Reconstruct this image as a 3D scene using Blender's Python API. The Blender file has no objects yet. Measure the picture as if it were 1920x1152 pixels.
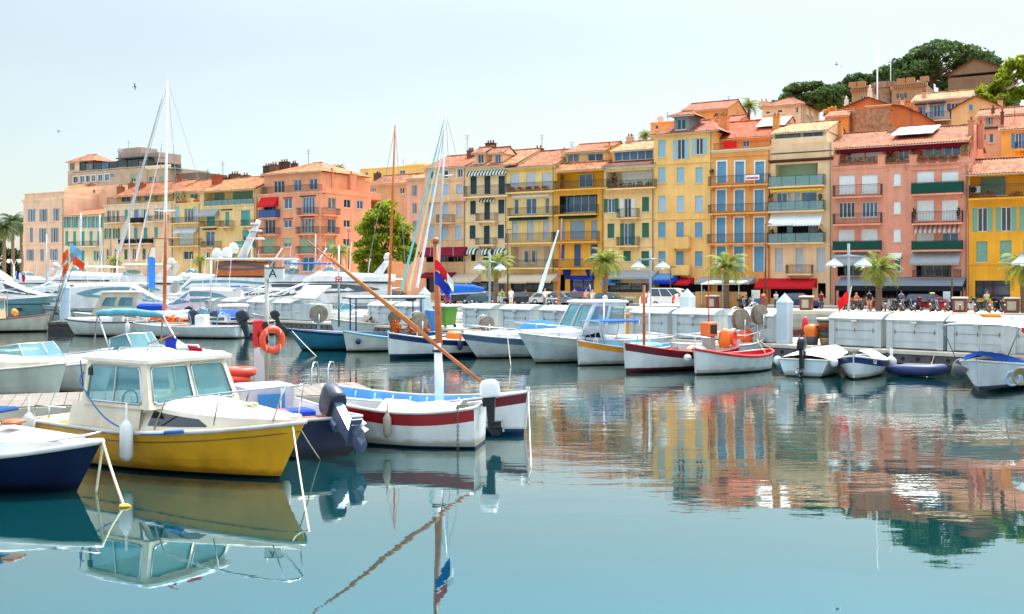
import bpy, math, random
from mathutils import Vector, Matrix
R = math.radians
SC = bpy.context.scene
COL = SC.collection
rnd = random.Random(7)
# ---------------------------------------------------------------- camera, sky, sun, exposure
F, HZ, EYE = 2000.0, 525.0, 3.4           # focal length in photo pixels, horizon row, eye height above the water
cd = bpy.data.cameras.new('camera'); cam = bpy.data.objects.new('camera', cd); COL.objects.link(cam)
cam.location = (0, 0, EYE); cam.rotation_euler = (R(90), 0, 0)
cd.sensor_width = 36; cd.lens = 36 * F / 1920; cd.shift_y = -(576 - HZ) / 1920
cd.clip_start = .5; cd.clip_end = 4000
SC.camera = cam
SUN_EL, SUN_AZ = 60, 28                    # sun high, behind the quay houses and to the right (azimuth from +Y)
sun_dir = Vector((math.sin(R(SUN_AZ)) * math.cos(R(SUN_EL)), math.cos(R(SUN_AZ)) * math.cos(R(SUN_EL)), math.sin(R(SUN_EL))))
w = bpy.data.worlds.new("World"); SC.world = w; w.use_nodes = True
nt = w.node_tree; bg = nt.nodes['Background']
sky = nt.nodes.new('ShaderNodeTexSky'); sky.sky_type = 'NISHITA'; sky.sun_disc = False
sky.sun_elevation = R(SUN_EL); sky.sun_rotation = R(SUN_AZ)
sky.altitude = 0; sky.air_density = 1.0; sky.dust_density = 1.0; sky.ozone_density = 1.0
# extra sky brightness added overhead, dimmed at the horizon, to lift the shaded facades
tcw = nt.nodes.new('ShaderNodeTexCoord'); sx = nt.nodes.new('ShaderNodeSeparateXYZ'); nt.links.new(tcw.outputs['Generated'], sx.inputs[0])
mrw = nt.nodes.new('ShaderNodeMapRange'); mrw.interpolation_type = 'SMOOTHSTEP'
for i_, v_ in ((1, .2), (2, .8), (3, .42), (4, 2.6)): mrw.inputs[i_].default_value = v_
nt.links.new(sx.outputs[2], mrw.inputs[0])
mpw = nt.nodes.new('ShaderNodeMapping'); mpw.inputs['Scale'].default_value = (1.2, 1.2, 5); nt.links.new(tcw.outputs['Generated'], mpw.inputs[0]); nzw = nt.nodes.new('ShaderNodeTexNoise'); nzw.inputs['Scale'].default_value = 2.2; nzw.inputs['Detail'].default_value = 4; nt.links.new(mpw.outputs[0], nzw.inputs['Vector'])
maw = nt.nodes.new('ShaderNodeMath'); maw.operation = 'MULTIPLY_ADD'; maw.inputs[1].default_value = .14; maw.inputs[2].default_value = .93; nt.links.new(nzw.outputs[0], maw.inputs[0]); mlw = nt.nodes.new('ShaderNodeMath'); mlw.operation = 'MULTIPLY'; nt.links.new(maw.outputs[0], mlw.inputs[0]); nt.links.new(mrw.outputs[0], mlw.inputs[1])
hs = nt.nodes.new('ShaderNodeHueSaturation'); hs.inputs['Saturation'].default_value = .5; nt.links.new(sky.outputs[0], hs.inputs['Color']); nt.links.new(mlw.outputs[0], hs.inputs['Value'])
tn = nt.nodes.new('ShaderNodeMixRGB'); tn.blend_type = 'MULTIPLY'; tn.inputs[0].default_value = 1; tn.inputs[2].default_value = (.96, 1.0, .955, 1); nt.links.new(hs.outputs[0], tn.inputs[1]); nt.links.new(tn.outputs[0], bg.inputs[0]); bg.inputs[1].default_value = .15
sd = bpy.data.lights.new('sun', 'SUN'); sd.energy = 2.9; sd.angle = R(.53); sd.color = (1, .95, .87)
so = bpy.data.objects.new('sun', sd); COL.objects.link(so); so.location = (40, 100, 90)
so.rotation_euler = (-sun_dir).to_track_quat('-Z', 'Y').to_euler()
SC.view_settings.view_transform = 'Standard'; SC.view_settings.look = 'None'
SC.view_settings.exposure = 1.32; SC.view_settings.gamma = 1
# ---------------------------------------------------------------- placing
def P(px, py, d): return Vector(((px - 960) / F * d, d, EYE + (HZ - py) / F * d))
def W(px, py, z=0.): return P(px, py, F * (EYE - z) / (py - HZ))
# ---------------------------------------------------------------- materials
def lin(c):
    return tuple(((x / 255 / 12.92) if x / 255 <= .04045 else ((x / 255 + .055) / 1.055) ** 2.4) for x in c)
_M = {}
def node(nt, t, **k):
    n = nt.nodes.new('ShaderNode' + t)
    for a, b in k.items():
        if isinstance(a, str) and a.startswith('i_'): n.inputs[a[2:]].default_value = b
        else: setattr(n, a, b)
    return n
def base(name):
    m = bpy.data.materials.new(name); m.use_nodes = True
    return m, m.node_tree, m.node_tree.nodes['Principled BSDF']
def M(name, rgb, rough=.6, metal=0., var=.1, vs=2., bump=0., bs=30., spec=.5, streak=0., isl=0., coat=0.):
    """plain worn surface: base colour with noise variation, optional vertical weather streaks, per-island tint, bump"""
    if name in _M: return _M[name]
    m, nt, b = base(name); L = nt.links.new
    c = lin(rgb)
    b.inputs['Roughness'].default_value = rough; b.inputs['Metallic'].default_value = metal
    b.inputs['Specular IOR Level'].default_value = spec; b.inputs['Coat Weight'].default_value = coat
    tc = node(nt, 'TexCoord')
    nz = node(nt, 'TexNoise'); nz.inputs['Scale'].default_value = vs; nz.inputs['Detail'].default_value = 5
    L(tc.outputs['Object'], nz.inputs['Vector'])
    rp = node(nt, 'ValToRGB'); rp.color_ramp.elements[0].position = .3; rp.color_ramp.elements[1].position = .7
    rp.color_ramp.elements[0].color = tuple(x * (1 - var) for x in c) + (1,)
    rp.color_ramp.elements[1].color = tuple(min(1, x * (1 + var)) for x in c) + (1,)
    L(nz.outputs[0], rp.inputs[0]); out = rp.outputs[0]
    if streak:
        mp = node(nt, 'Mapping'); mp.inputs['Scale'].default_value = (1.6, 1.6, .12); L(tc.outputs['Object'], mp.inputs[0])
        n2 = node(nt, 'TexNoise'); n2.inputs['Scale'].default_value = 1.3; n2.inputs['Detail'].default_value = 6; L(mp.outputs[0], n2.inputs['Vector'])
        r2 = node(nt, 'ValToRGB'); r2.color_ramp.elements[0].position = .36; r2.color_ramp.elements[1].position = .6
        k = 1 - streak; r2.color_ramp.elements[0].color = (k, k * .98, k * .95, 1); r2.color_ramp.elements[1].color = (1, 1, 1, 1)
        L(n2.outputs[0], r2.inputs[0])
        mx = node(nt, 'MixRGB', blend_type='MULTIPLY'); mx.inputs[0].default_value = 1; L(out, mx.inputs[1]); L(r2.outputs[0], mx.inputs[2]); out = mx.outputs[0]
    if isl:
        g = node(nt, 'NewGeometry'); mr = node(nt, 'MapRange'); mr.inputs[3].default_value = 1 - isl; mr.inputs[4].default_value = 1 + isl
        L(g.outputs['Random Per Island'], mr.inputs[0])
        mx = node(nt, 'MixRGB', blend_type='MULTIPLY'); mx.inputs[0].default_value = 1; L(out, mx.inputs[1]); L(mr.outputs[0], mx.inputs[2]); out = mx.outputs[0]
    L(out, b.inputs['Base Color'])
    if bump:
        n3 = node(nt, 'TexNoise'); n3.inputs['Scale'].default_value = bs; n3.inputs['Detail'].default_value = 4; L(tc.outputs['Object'], n3.inputs['Vector'])
        bp = node(nt, 'Bump'); bp.inputs['Strength'].default_value = bump; bp.inputs['Distance'].default_value = .02; L(n3.outputs[0], bp.inputs['Height']); L(bp.outputs[0], b.inputs['Normal'])
    _M[name] = m; return m
def plaster(rgb):
    g_ = sum(rgb) / 3; rgb = tuple(v * .86 + g_ * .14 for v in rgb); rgb = (min(250, int(rgb[0] * 1.055)), int(rgb[1] * .985), int(rgb[2] * .88)); return M('plaster_%d_%d_%d' % rgb, rgb, .9, var=.12, vs=.45, bump=.3, bs=8, spec=.2, streak=.09)
def paint(rgb, rough=.5): return M('paint_%d_%d_%d' % rgb, rgb, rough, var=.06, vs=3)
def hullmat(rgb):
    n_ = 'hull_%d_%d_%d' % rgb
    if n_ in _M: return _M[n_]
    m = M(n_, tuple(int(v * (.93 if min(rgb) > 150 else 1)) for v in rgb), .32, var=.1, vs=1.6, spec=.5, streak=.16, bump=.08, bs=2.5); nt = m.node_tree; L = nt.links.new; b = nt.nodes['Principled BSDF']; src = b.inputs['Base Color'].links[0].from_socket
    tc = node(nt, 'TexCoord'); sp = node(nt, 'SeparateXYZ'); L(tc.outputs['Object'], sp.inputs[0]); nz = node(nt, 'TexNoise'); nz.inputs['Scale'].default_value = 3.; nz.inputs['Detail'].default_value = 6; L(tc.outputs['Object'], nz.inputs['Vector'])
    ad = node(nt, 'Math', operation='MULTIPLY_ADD'); ad.inputs[1].default_value = -.22; L(nz.outputs[0], ad.inputs[0]); L(sp.outputs[2], ad.inputs[2])      # scum line: height above the water broken up by noise
    rp = node(nt, 'ValToRGB'); rp.color_ramp.elements[0].position = .0; rp.color_ramp.elements[0].color = (.5, .48, .38, 1); rp.color_ramp.elements[1].position = .09; rp.color_ramp.elements[1].color = (1, 1, 1, 1); L(ad.outputs[0], rp.inputs[0])
    mx = node(nt, 'MixRGB', blend_type='MULTIPLY'); mx.inputs[0].default_value = 1; L(src, mx.inputs[1]); L(rp.outputs[0], mx.inputs[2]); L(mx.outputs[0], b.inputs['Base Color']); return m
def cloth(rgb): return M('cloth_%d_%d_%d' % rgb, rgb, .9, var=.09, vs=4, bump=.3, bs=12, spec=.15)
def gel(rgb):
    rgb = tuple(int(v * (.88 if min(rgb) > 150 else 1)) for v in rgb); return M('gelcoat_%d_%d_%d' % rgb, rgb, .3, var=.09, vs=2.2, spec=.5, streak=.14)
def tiles(rgb, name):
    """pantile roof: tile-sized random tints from a brick pattern laid in the slope (object x across, y up)"""
    if name in _M: return _M[name]
    m, nt, b = base(name); L = nt.links.new; c = lin(rgb); g_ = sum(c) / 3; c = tuple((v * .84 + g_ * .16) * q for v, q in zip(c, (.64, .62, .5)))
    b.inputs['Roughness'].default_value = .85; b.inputs['Specular IOR Level'].default_value = .2
    tc = node(nt, 'TexCoord'); bk = node(nt, 'TexBrick'); bk.offset = 0
    bk.inputs['Color1'].default_value = tuple(x * .66 for x in c) + (1,); bk.inputs['Color2'].default_value = tuple(min(1, x * 1.4) for x in c) + (1,)
    bk.inputs['Mortar'].default_value = tuple(x * .4 for x in c) + (1,)
    bk.inputs['Scale'].default_value = 1; bk.inputs['Mortar Size'].default_value = .02; bk.inputs['Brick Width'].default_value = .28; bk.inputs['Row Height'].default_value = .4
    L(tc.outputs['Object'], bk.inputs['Vector'])
    nz = node(nt, 'TexNoise'); nz.inputs['Scale'].default_value = .9; nz.inputs['Detail'].default_value = 6; L(tc.outputs['Object'], nz.inputs['Vector'])
    rp = node(nt, 'ValToRGB'); rp.color_ramp.elements[0].position = .32; rp.color_ramp.elements[1].position = .6
    rp.color_ramp.elements[0].color = (.62, .58, .55, 1); rp.color_ramp.elements[1].color = (1.05, 1.03, 1, 1); L(nz.outputs[0], rp.inputs[0])
    mx = node(nt, 'MixRGB', blend_type='MULTIPLY'); mx.inputs[0].default_value = 1; L(bk.outputs[0], mx.inputs[1]); L(rp.outputs[0], mx.inputs[2]); L(mx.outputs[0], b.inputs['Base Color'])
    _M[name] = m; return m
def striped(a, c, name, sc=2.2, ax=0):
    if name in _M: return _M[name]
    m, nt, b = base(name); L = nt.links.new; b.inputs['Roughness'].default_value = .9
    tc = node(nt, 'TexCoord'); sp = node(nt, 'SeparateXYZ'); L(tc.outputs['Object'], sp.inputs[0])
    k = node(nt, 'Math', operation='MULTIPLY'); k.inputs[1].default_value = sc; L(sp.outputs[ax], k.inputs[0])
    fr = node(nt, 'Math', operation='FRACT'); L(k.outputs[0], fr.inputs[0]); gt = node(nt, 'Math', operation='GREATER_THAN'); gt.inputs[1].default_value = .5; L(fr.outputs[0], gt.inputs[0])
    mx = node(nt, 'MixRGB'); mx.inputs[1].default_value = lin(a) + (1,); mx.inputs[2].default_value = lin(c) + (1,); L(gt.outputs[0], mx.inputs[0]); L(mx.outputs[0], b.inputs['Base Color'])
    _M[name] = m; return m
def leafmat(rgb, name, tr=.35):
    if name in _M: return _M[name]
    m, nt, b = base(name); L = nt.links.new; c = lin(rgb)
    g = node(nt, 'NewGeometry'); rp = node(nt, 'ValToRGB')
    rp.color_ramp.elements[0].color = tuple(x * .5 for x in c) + (1,); rp.color_ramp.elements[1].color = (min(1, c[0] * 1.75), min(1, c[1] * 1.5), c[2] * 1.1, 1)
    L(g.outputs['Random Per Island'], rp.inputs[0]); L(rp.outputs[0], b.inputs['Base Color'])
    b.inputs['Roughness'].default_value = .6; b.inputs['Specular IOR Level'].default_value = .25
    t = node(nt, 'BsdfTranslucent'); L(rp.outputs[0], t.inputs[0]); ms = node(nt, 'MixShader'); ms.inputs[0].default_value = tr
    L(b.outputs[0], ms.inputs[1]); L(t.outputs[0], ms.inputs[2]); L(ms.outputs[0], nt.nodes['Material Output'].inputs[0])
    _M[name] = m; return m
def glassmat(name, tint, clear):
    """window glass one can see through: fresnel mirror over tinted transparency"""
    m, nt, b = base(name); L = nt.links.new
    b.inputs['Base Color'].default_value = lin(tint) + (1,); b.inputs['Roughness'].default_value = .03; b.inputs['Specular IOR Level'].default_value = .8
    t = node(nt, 'BsdfTransparent'); t.inputs[0].default_value = tuple(min(1, .35 + x) for x in lin(tint)) + (1,)
    ms = node(nt, 'MixShader'); ms.inputs[0].default_value = clear; L(b.outputs[0], ms.inputs[1]); L(t.outputs[0], ms.inputs[2]); L(ms.outputs[0], nt.nodes['Material Output'].inputs[0])
    _M[name] = m; return m
GLASS = M('window_glass', (26, 44, 62), .06, var=.5, vs=.7, spec=.9)
GLASSK = M('curtained_window_glass', (96, 104, 108), .12, var=.6, vs=1.3, spec=.9)
GLASSB = M('blue_window_glass', (46, 92, 128), .06, var=.35, vs=.6, spec=.9)
BOATGLASS = glassmat('boat_glass', (96, 156, 164), .5)
DARKGLASS = M('dark_boat_glass', (14, 18, 26), .05, var=.2, spec=.9)
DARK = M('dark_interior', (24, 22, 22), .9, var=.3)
IRON = M('black_iron', (40, 42, 46), .6, var=.2)
STEEL = M('stainless_steel', (200, 202, 205), .28, 1., var=.05)
ALU = M('aluminium', (190, 193, 196), .4, .9, var=.05)
WHITE = gel((236, 236, 232)); CREAM = gel((238, 226, 200))
WOODV = M('varnished_wood', (178, 92, 26), .32, var=.22, vs=6, spec=.5, streak=.2)
WOODG = M('grey_teak', (116, 108, 98), .8, var=.18, vs=5, streak=.2)
RUBBER = M('black_rubber', (24, 24, 26), .6, var=.1)
ROPE = M('rope', (196, 182, 150), .9, var=.2, vs=20)
SKIN = M('skin', (205, 150, 120), .6, var=.05)
CONC = M('concrete', (186, 176, 160), .9, var=.15, vs=.8, bump=.3, bs=6, streak=.25)
# ---------------------------------------------------------------- meshes
class MB:
    def __init__(s): s.v = []; s.f = []; s.m = []; s.s = []
    def add(s, vs, fs, m=0, sm=False):
        o = len(s.v); s.v += [tuple(v) for v in vs]
        for f in fs: s.f.append(tuple(i + o for i in f)); s.m.append(m); s.s.append(sm)
    def quad(s, a, b, c, d, m=0): s.add([a, b, c, d], [(0, 1, 2, 3)], m)
    def tri(s, a, b, c, m=0): s.add([a, b, c], [(0, 1, 2)], m)
    def hexa(s, p, m=0): s.add(p, [(3, 2, 1, 0), (4, 5, 6, 7), (0, 1, 5, 4), (1, 2, 6, 5), (2, 3, 7, 6), (3, 0, 4, 7)], m)
    def box(s, x0, y0, z0, x1, y1, z1, m=0): s.hexa([(x0, y0, z0), (x1, y0, z0), (x1, y1, z0), (x0, y1, z0), (x0, y0, z1), (x1, y0, z1), (x1, y1, z1), (x0, y1, z1)], m)
    def bbox(s, x0, y0, z0, x1, y1, z1, m=0, c=.03):
        """box with chamfered vertical and top edges"""
        c = min(c, (x1 - x0) / 3, (y1 - y0) / 3, (z1 - z0) / 2)
        def ring(i, z): return [(x0 + i + c, y0 + i, z), (x1 - i - c, y0 + i, z), (x1 - i, y0 + i + c, z), (x1 - i, y1 - i - c, z), (x1 - i - c, y1 - i, z), (x0 + i + c, y1 - i, z), (x0 + i, y1 - i - c, z), (x0 + i, y0 + i + c, z)]
        s.loft([ring(0, z0), ring(0, z1 - c), ring(c, z1)], m, caps=True)
    def loft(s, rings, m=0, closed=True, caps=False, sm=False):
        n = len(rings[0]); vs = [p for r in rings for p in r]; fs = []
        for i in range(len(rings) - 1):
            for j in range(n if closed else n - 1):
                k = (j + 1) % n; fs.append((i * n + j, i * n + k, (i + 1) * n + k, (i + 1) * n + j))
        if caps: fs.append(tuple(range(n))[::-1]); fs.append(tuple((len(rings) - 1) * n + j for j in range(n)))
        s.add(vs, fs, m, sm)
    def tube(s, pts, r, n=6, m=0, sm=True, flat=1.):
        pts = [Vector(p) for p in pts]; rings = []
        for i, p in enumerate(pts):
            d = (pts[min(i + 1, len(pts) - 1)] - pts[max(i - 1, 0)]).normalized()
            a = d.cross(Vector((0, 0, 1)) if abs(d.z) < .95 else Vector((1, 0, 0))).normalized(); b = d.cross(a)
            q = r[i] if isinstance(r, (list, tuple)) else r
            rings.append([p + a * (q * math.cos(2 * math.pi * j / n)) + b * (q * flat * math.sin(2 * math.pi * j / n)) for j in range(n)])
        s.loft(rings, m, caps=True, sm=sm and n > 4)
    def lathe(s, prof, n=12, m=0, o=(0, 0, 0), ax='z', sm=True):
        rings = []
        for r, h in prof:
            rg = []
            for j in range(n):
                a = 2 * math.pi * j / n; x, y = r * math.cos(a), r * math.sin(a)
                q = (x, y, h) if ax == 'z' else ((h, x, y) if ax == 'x' else (y, h, x))
                rg.append((q[0] + o[0], q[1] + o[1], q[2] + o[2]))
            rings.append(rg)
        s.loft(rings, m, caps=True, sm=sm)
    def prism(s, poly, y0, y1, m=0, ax='y'):
        """extrude an (a, z) outline along y (or x)"""
        f = (lambda a, z, t: (a, t, z)) if ax == 'y' else ((lambda a, z, t: (t, a, z)) if ax == 'x' else (lambda a, z, t: (a, z, t)))
        s.loft([[f(a, z, y0) for a, z in poly], [f(a, z, y1) for a, z in poly]], m, caps=True)
    def ball(s, c, r, m=0, n=8, k=(1, 1, 1)):
        rings = [[(c[0] + r * k[0] * math.sin(math.pi * (i + .02) / 6.04) * math.cos(2 * math.pi * j / n), c[1] + r * k[1] * math.sin(math.pi * (i + .02) / 6.04) * math.sin(2 * math.pi * j / n), c[2] - r * k[2] * math.cos(math.pi * (i + .02) / 6.04)) for j in range(n)] for i in range(7)]
        s.loft(rings, m, caps=True, sm=True)
    def torus(s, c, R_, r, m=0, n=20, k=6, ax='y', a0=0., a1=6.2832):
        pts = []; full = a1 - a0 > 6.28
        for i in range(n + 1):
            a = a0 + (a1 - a0) * i / n; x, y = R_ * math.cos(a), R_ * math.sin(a)
            q = (x, 0, y) if ax == 'y' else ((0, x, y) if ax == 'x' else (x, y, 0)); pts.append((q[0] + c[0], q[1] + c[1], q[2] + c[2]))
        if full:
            rings = []
            for i in range(n):
                a = 2 * math.pi * i / n; rg = []
                for j in range(k):
                    b = 2 * math.pi * j / k; q = R_ + r * math.cos(b); x, y, h = q * math.cos(a), q * math.sin(a), r * math.sin(b)
                    p = (x, h, y) if ax == 'y' else ((h, x, y) if ax == 'x' else (x, y, h)); rg.append((p[0] + c[0], p[1] + c[1], p[2] + c[2]))
                rings.append(rg)
            rings.append(rings[0]); s.loft(rings, m, sm=True)
        else: s.tube(pts, r, k, m)
    def build(s, name, mats, parent=None, loc=None, rz=0.):
        me = bpy.data.meshes.new(name); me.from_pydata(s.v, [], s.f)
        if not isinstance(mats, (list, tuple)): mats = [mats]
        for m in mats: me.materials.append(m)
        me.polygons.foreach_set('material_index', [min(i, len(mats) - 1) for i in s.m]); me.polygons.foreach_set('use_smooth', s.s); me.update()
        o = bpy.data.objects.new(name, me); COL.objects.link(o)
        if parent: o.parent = parent
        if loc is not None: o.location = loc
        o.rotation_euler.z = rz
        return o
def tag(o, label=None, cat=None, group=None, kind=None):
    if label: o['label'] = label
    if cat: o['category'] = cat
    if group: o['group'] = group
    if kind: o['kind'] = kind
    return o
def thing(name, label, cat, loc, rz=0., group=None):
    o = bpy.data.objects.new(name, None); COL.objects.link(o); o.location = loc; o.rotation_euler.z = rz; o.empty_display_size = .3
    return tag(o, label, cat, group)
_kids = {}
def copy_tree(o, parent=None):
    c = o.copy(); COL.objects.link(c)
    if parent: c.parent = parent
    for ch in list(o.children): copy_tree(ch, c)
    return c
def ordw(i): return ['first', 'second', 'third', 'fourth', 'fifth', 'sixth', 'seventh', 'eighth', 'ninth', 'tenth', 'eleventh', 'twelfth', 'thirteenth', 'fourteenth', 'fifteenth', 'sixteenth', 'seventeenth', 'eighteenth', 'nineteenth', 'twentieth'][i]
# ---------------------------------------------------------------- the setting: water, quay, hill
QZ = .75
U = Vector((1, -.6, 0)).normalized(); N = Vector((.6, 1, 0)).normalized()      # along the quay (to the right), away from the water
FRZ = math.atan2(U.y, U.x)
def line(px, c=133.):
    k = (px - 960) / F; y = c / (1 + .6 * k); return Vector((k * y, y, 0))
def watermat():
    m, nt, b = base('harbour_water'); L = nt.links.new
    b.inputs['Base Color'].default_value = (.022, .115, .135, 1); b.inputs['Roughness'].default_value = .012
    b.inputs['IOR'].default_value = 1.42; b.inputs['Specular IOR Level'].default_value = .5
    tc = node(nt, 'TexCoord')
    def wave(scale, sx, sy, det):
        mp = node(nt, 'Mapping'); mp.inputs['Scale'].default_value = (sx, sy, 1); L(tc.outputs['Object'], mp.inputs[0])
        n = node(nt, 'TexNoise'); n.inputs['Scale'].default_value = scale; n.inputs['Detail'].default_value = det; n.inputs['Roughness'].default_value = .5; L(mp.outputs[0], n.inputs['Vector']); return n.outputs[0]
    def mul(a, k):
        n = node(nt, 'Math', operation='MULTIPLY'); L(a, n.inputs[0])
        if isinstance(k, float): n.inputs[1].default_value = k
        else: L(k, n.inputs[1])
        return n.outputs[0]
    def add(a, c): n = node(nt, 'Math', operation='ADD'); L(a, n.inputs[0]); L(c, n.inputs[1]); return n.outputs[0]
    # small breeze ripples live further out, the water near the moorings lies almost still
    sp = node(nt, 'SeparateXYZ'); L(tc.outputs['Object'], sp.inputs[0])
    mr = node(nt, 'MapRange'); mr.interpolation_type = 'SMOOTHSTEP'; mr.inputs[1].default_value = 13; mr.inputs[2].default_value = 27; mr.inputs[3].default_value = .11; mr.inputs[4].default_value = 1.; L(sp.outputs[1], mr.inputs[0])
    pn = wave(.09, 1, 1, 2); pr = node(nt, 'MapRange'); pr.inputs[1].default_value = .35; pr.inputs[2].default_value = .65; pr.inputs[3].default_value = .35; pr.inputs[4].default_value = 1.; L(pn, pr.inputs[0])
    amp = mul(mr.outputs[0], pr.outputs[0])
    h = add(mul(wave(1.0, .5, 1.3, 3.), .020), mul(wave(4.6, .6, 1.2, 3.), .0045))
    h = mul(h, amp)
    h = add(h, mul(wave(.35, .7, 1.3, 1.), .010))
    bp = node(nt, 'Bump'); bp.inputs['Strength'].default_value = 1; bp.inputs['Distance'].default_value = 1.; L(h, bp.inputs['Height'])
    # still water: teal body below, mirror above that takes over towards grazing angles
    b.inputs['Base Color'].default_value = (.001, .032, .036, 1); b.inputs['Specular IOR Level'].default_value = 0; b.inputs['Roughness'].default_value = 1
    gl = node(nt, 'BsdfGlossy'); gl.inputs['Roughness'].default_value = .012; gl.inputs['Color'].default_value = (.76, .96, 1.0, 1); L(bp.outputs[0], gl.inputs['Normal'])
    lw = node(nt, 'LayerWeight'); lw.inputs[0].default_value = .5; L(bp.outputs[0], lw.inputs['Normal'])
    pw = node(nt, 'Math', operation='POWER'); pw.inputs[1].default_value = 2.5; L(lw.outputs['Facing'], pw.inputs[0])
    cr = node(nt, 'ValToRGB'); cr.color_ramp.elements[0].position = .68; cr.color_ramp.elements[0].color = (.56, .93, 1, 1); cr.color_ramp.elements[1].position = .86; cr.color_ramp.elements[1].color = (.93, .88, .79, 1); L(lw.outputs['Facing'], cr.inputs[0]); L(cr.outputs[0], gl.inputs['Color'])
    ms = node(nt, 'MixShader'); L(pw.outputs[0], ms.inputs[0]); L(b.outputs[0], ms.inputs[1]); L(gl.outputs[0], ms.inputs[2]); L(ms.outputs[0], nt.nodes['Material Output'].inputs[0])
    return m
g = MB(); g.quad((-900, -60, 0), (900, -60, 0), (900, 900, 0), (-900, 900, 0)); tag(g.build('water', watermat()), 'calm teal harbour water with rippled reflections', 'water', kind='structure')
PAVE = M('quay_paving', (196, 180, 158), .9, var=.12, vs=.6, bump=.2, bs=5)
ASPH = M('asphalt', (92, 90, 90), .9, var=.12, vs=1.2, bump=.3, bs=14)
def strip(name, c0, c1, z0, z1, mat, label, cat, x0=-900, x1=400):
    a = MB(); pts = []
    def pt(x, c): return (x, c - .6 * x)
    p = [pt(x0, c0), pt(x1, c0), pt(x1, c1), pt(x0, c1)]
    a.hexa([(x, y, z0) for x, y in p] + [(x, y, z1) for x, y in p]); return tag(a.build(name, mat), label, cat, kind='structure')
strip('quay', 107, 113.5, -2, QZ, [PAVE], 'beige stone quay with paved edge', 'quay')
strip('quay_wall', 106.55, 107, -2, QZ - .25, CONC, 'pale concrete quay wall above the water', 'quay wall')
strip('road', 113.5, 125, -2, QZ - .11, ASPH, 'asphalt quayside road', 'road')
strip('pavement', 125, 175, -2, QZ, PAVE, 'paved pavement in front of the houses', 'pavement')
a = MB()
for i in range(60):
    x = -200 + i * 6
    for c in (119.2,):
        q = [(x, c - .6 * x), (x + 3, c - .6 * (x + 3)), (x + 3, c + .16 - .6 * (x + 3)), (x, c + .16 - .6 * x)]; a.quad(*[(u_, v_, QZ - .106) for u_, v_ in q])
tag(a.build('road_markings', paint((225, 225, 220))), 'white dashed centre line on the road', 'road marking', kind='structure')
# hill: a height field behind the houses that climbs to the right
def hill_z(s, t):      # s metres along U from x=0 on the facade line, t metres behind the facade
    ss = lambda a, b, v: (lambda q: q * q * (3 - 2 * q))(max(0., min(1., (v - a) / (b - a))))
    return QZ + ss(8, 75, t) * (3 + 27 * ss(-6, 62, s)) + 2.5 * math.sin(s * .11) * math.sin(t * .09) * ss(20, 60, t)
a = MB(); O0 = Vector((0, 133, 0)); ns, nt_ = 60, 26
rings = []
for j in range(nt_):
    t = 6 + 10 * j; rings.append([tuple(O0 + U * (-260 + 8 * i) + N * t + Vector((0, 0, hill_z(-260 + 8 * i, t) - 1.2))) for i in range(ns + 1)])
a.loft(rings, closed=False, sm=True)
tag(a.build('hill', M('hill_ground', (112, 104, 66), .95, var=.3, vs=.3, bump=.6, bs=2)), 'dry green hillside behind the quay houses', 'hill', kind='structure')
# ---------------------------------------------------------------- houses
CR = {'A': (0, 230, 3.973), 'B': (360, 130, 2.954), 'C': (780, 240, 3.6), 'D': (1200, 180, 3.0316), 'E': (1540, 60, 2.305), 'X': (0, 0, 1.)}
CN = dict(teal=(70, 158, 150), dteal=(24, 62, 66), pblue=(150, 190, 205), blue=(104, 156, 186), lblue=(168, 196, 214), dblue=(62, 92, 140), dgreen=(42, 104, 80), green=(50, 128, 84), sage=(120, 166, 142),
          white=(226, 228, 224), grey=(150, 152, 150), pgrey=(186, 192, 196), gblue=(128, 148, 162), dgrey=(84, 86, 90), red=(186, 30, 36), maroon=(128, 26, 46), yellow=(238, 190, 40), black=(34, 36, 40), beige=(196, 178, 150),
          groller=(150, 176, 140), dkroll=(96, 130, 104), royal=(36, 50, 160), peach=(226, 176, 140), sblue=(90, 140, 190), bgreen=(28, 74, 62), wwall=(222, 210, 190), dwood=(92, 62, 44))
LEAF = leafmat((72, 98, 40), 'leaf_green'); LEAFD = leafmat((44, 68, 34), 'leaf_dark'); FLOWER = leafmat((196, 66, 40), 'flower_red')
def leaves(mb, c, r, n, size, m=0, rg=rnd, hollow=.0):
    for _ in range(n):
        while True:
            p = Vector((rg.uniform(-1, 1), rg.uniform(-1, 1), rg.uniform(-1, 1)))
            if hollow < p.length < 1: break
        q = Vector((c[0] + p.x * r[0], c[1] + p.y * r[1], c[2] + p.z * r[2]))
        a = Vector((rg.gauss(0, 1), rg.gauss(0, 1), rg.gauss(0, 1))).normalized(); b = a.cross(Vector((rg.gauss(0, 1), rg.gauss(0, 1), rg.gauss(0, 1)))).normalized()
        s = size * rg.uniform(.6, 1.35); a *= s; b *= s * .55
        mb.add([q - a, q + b, q + a, q - b], [(0, 1, 2, 3)], m)
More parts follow.
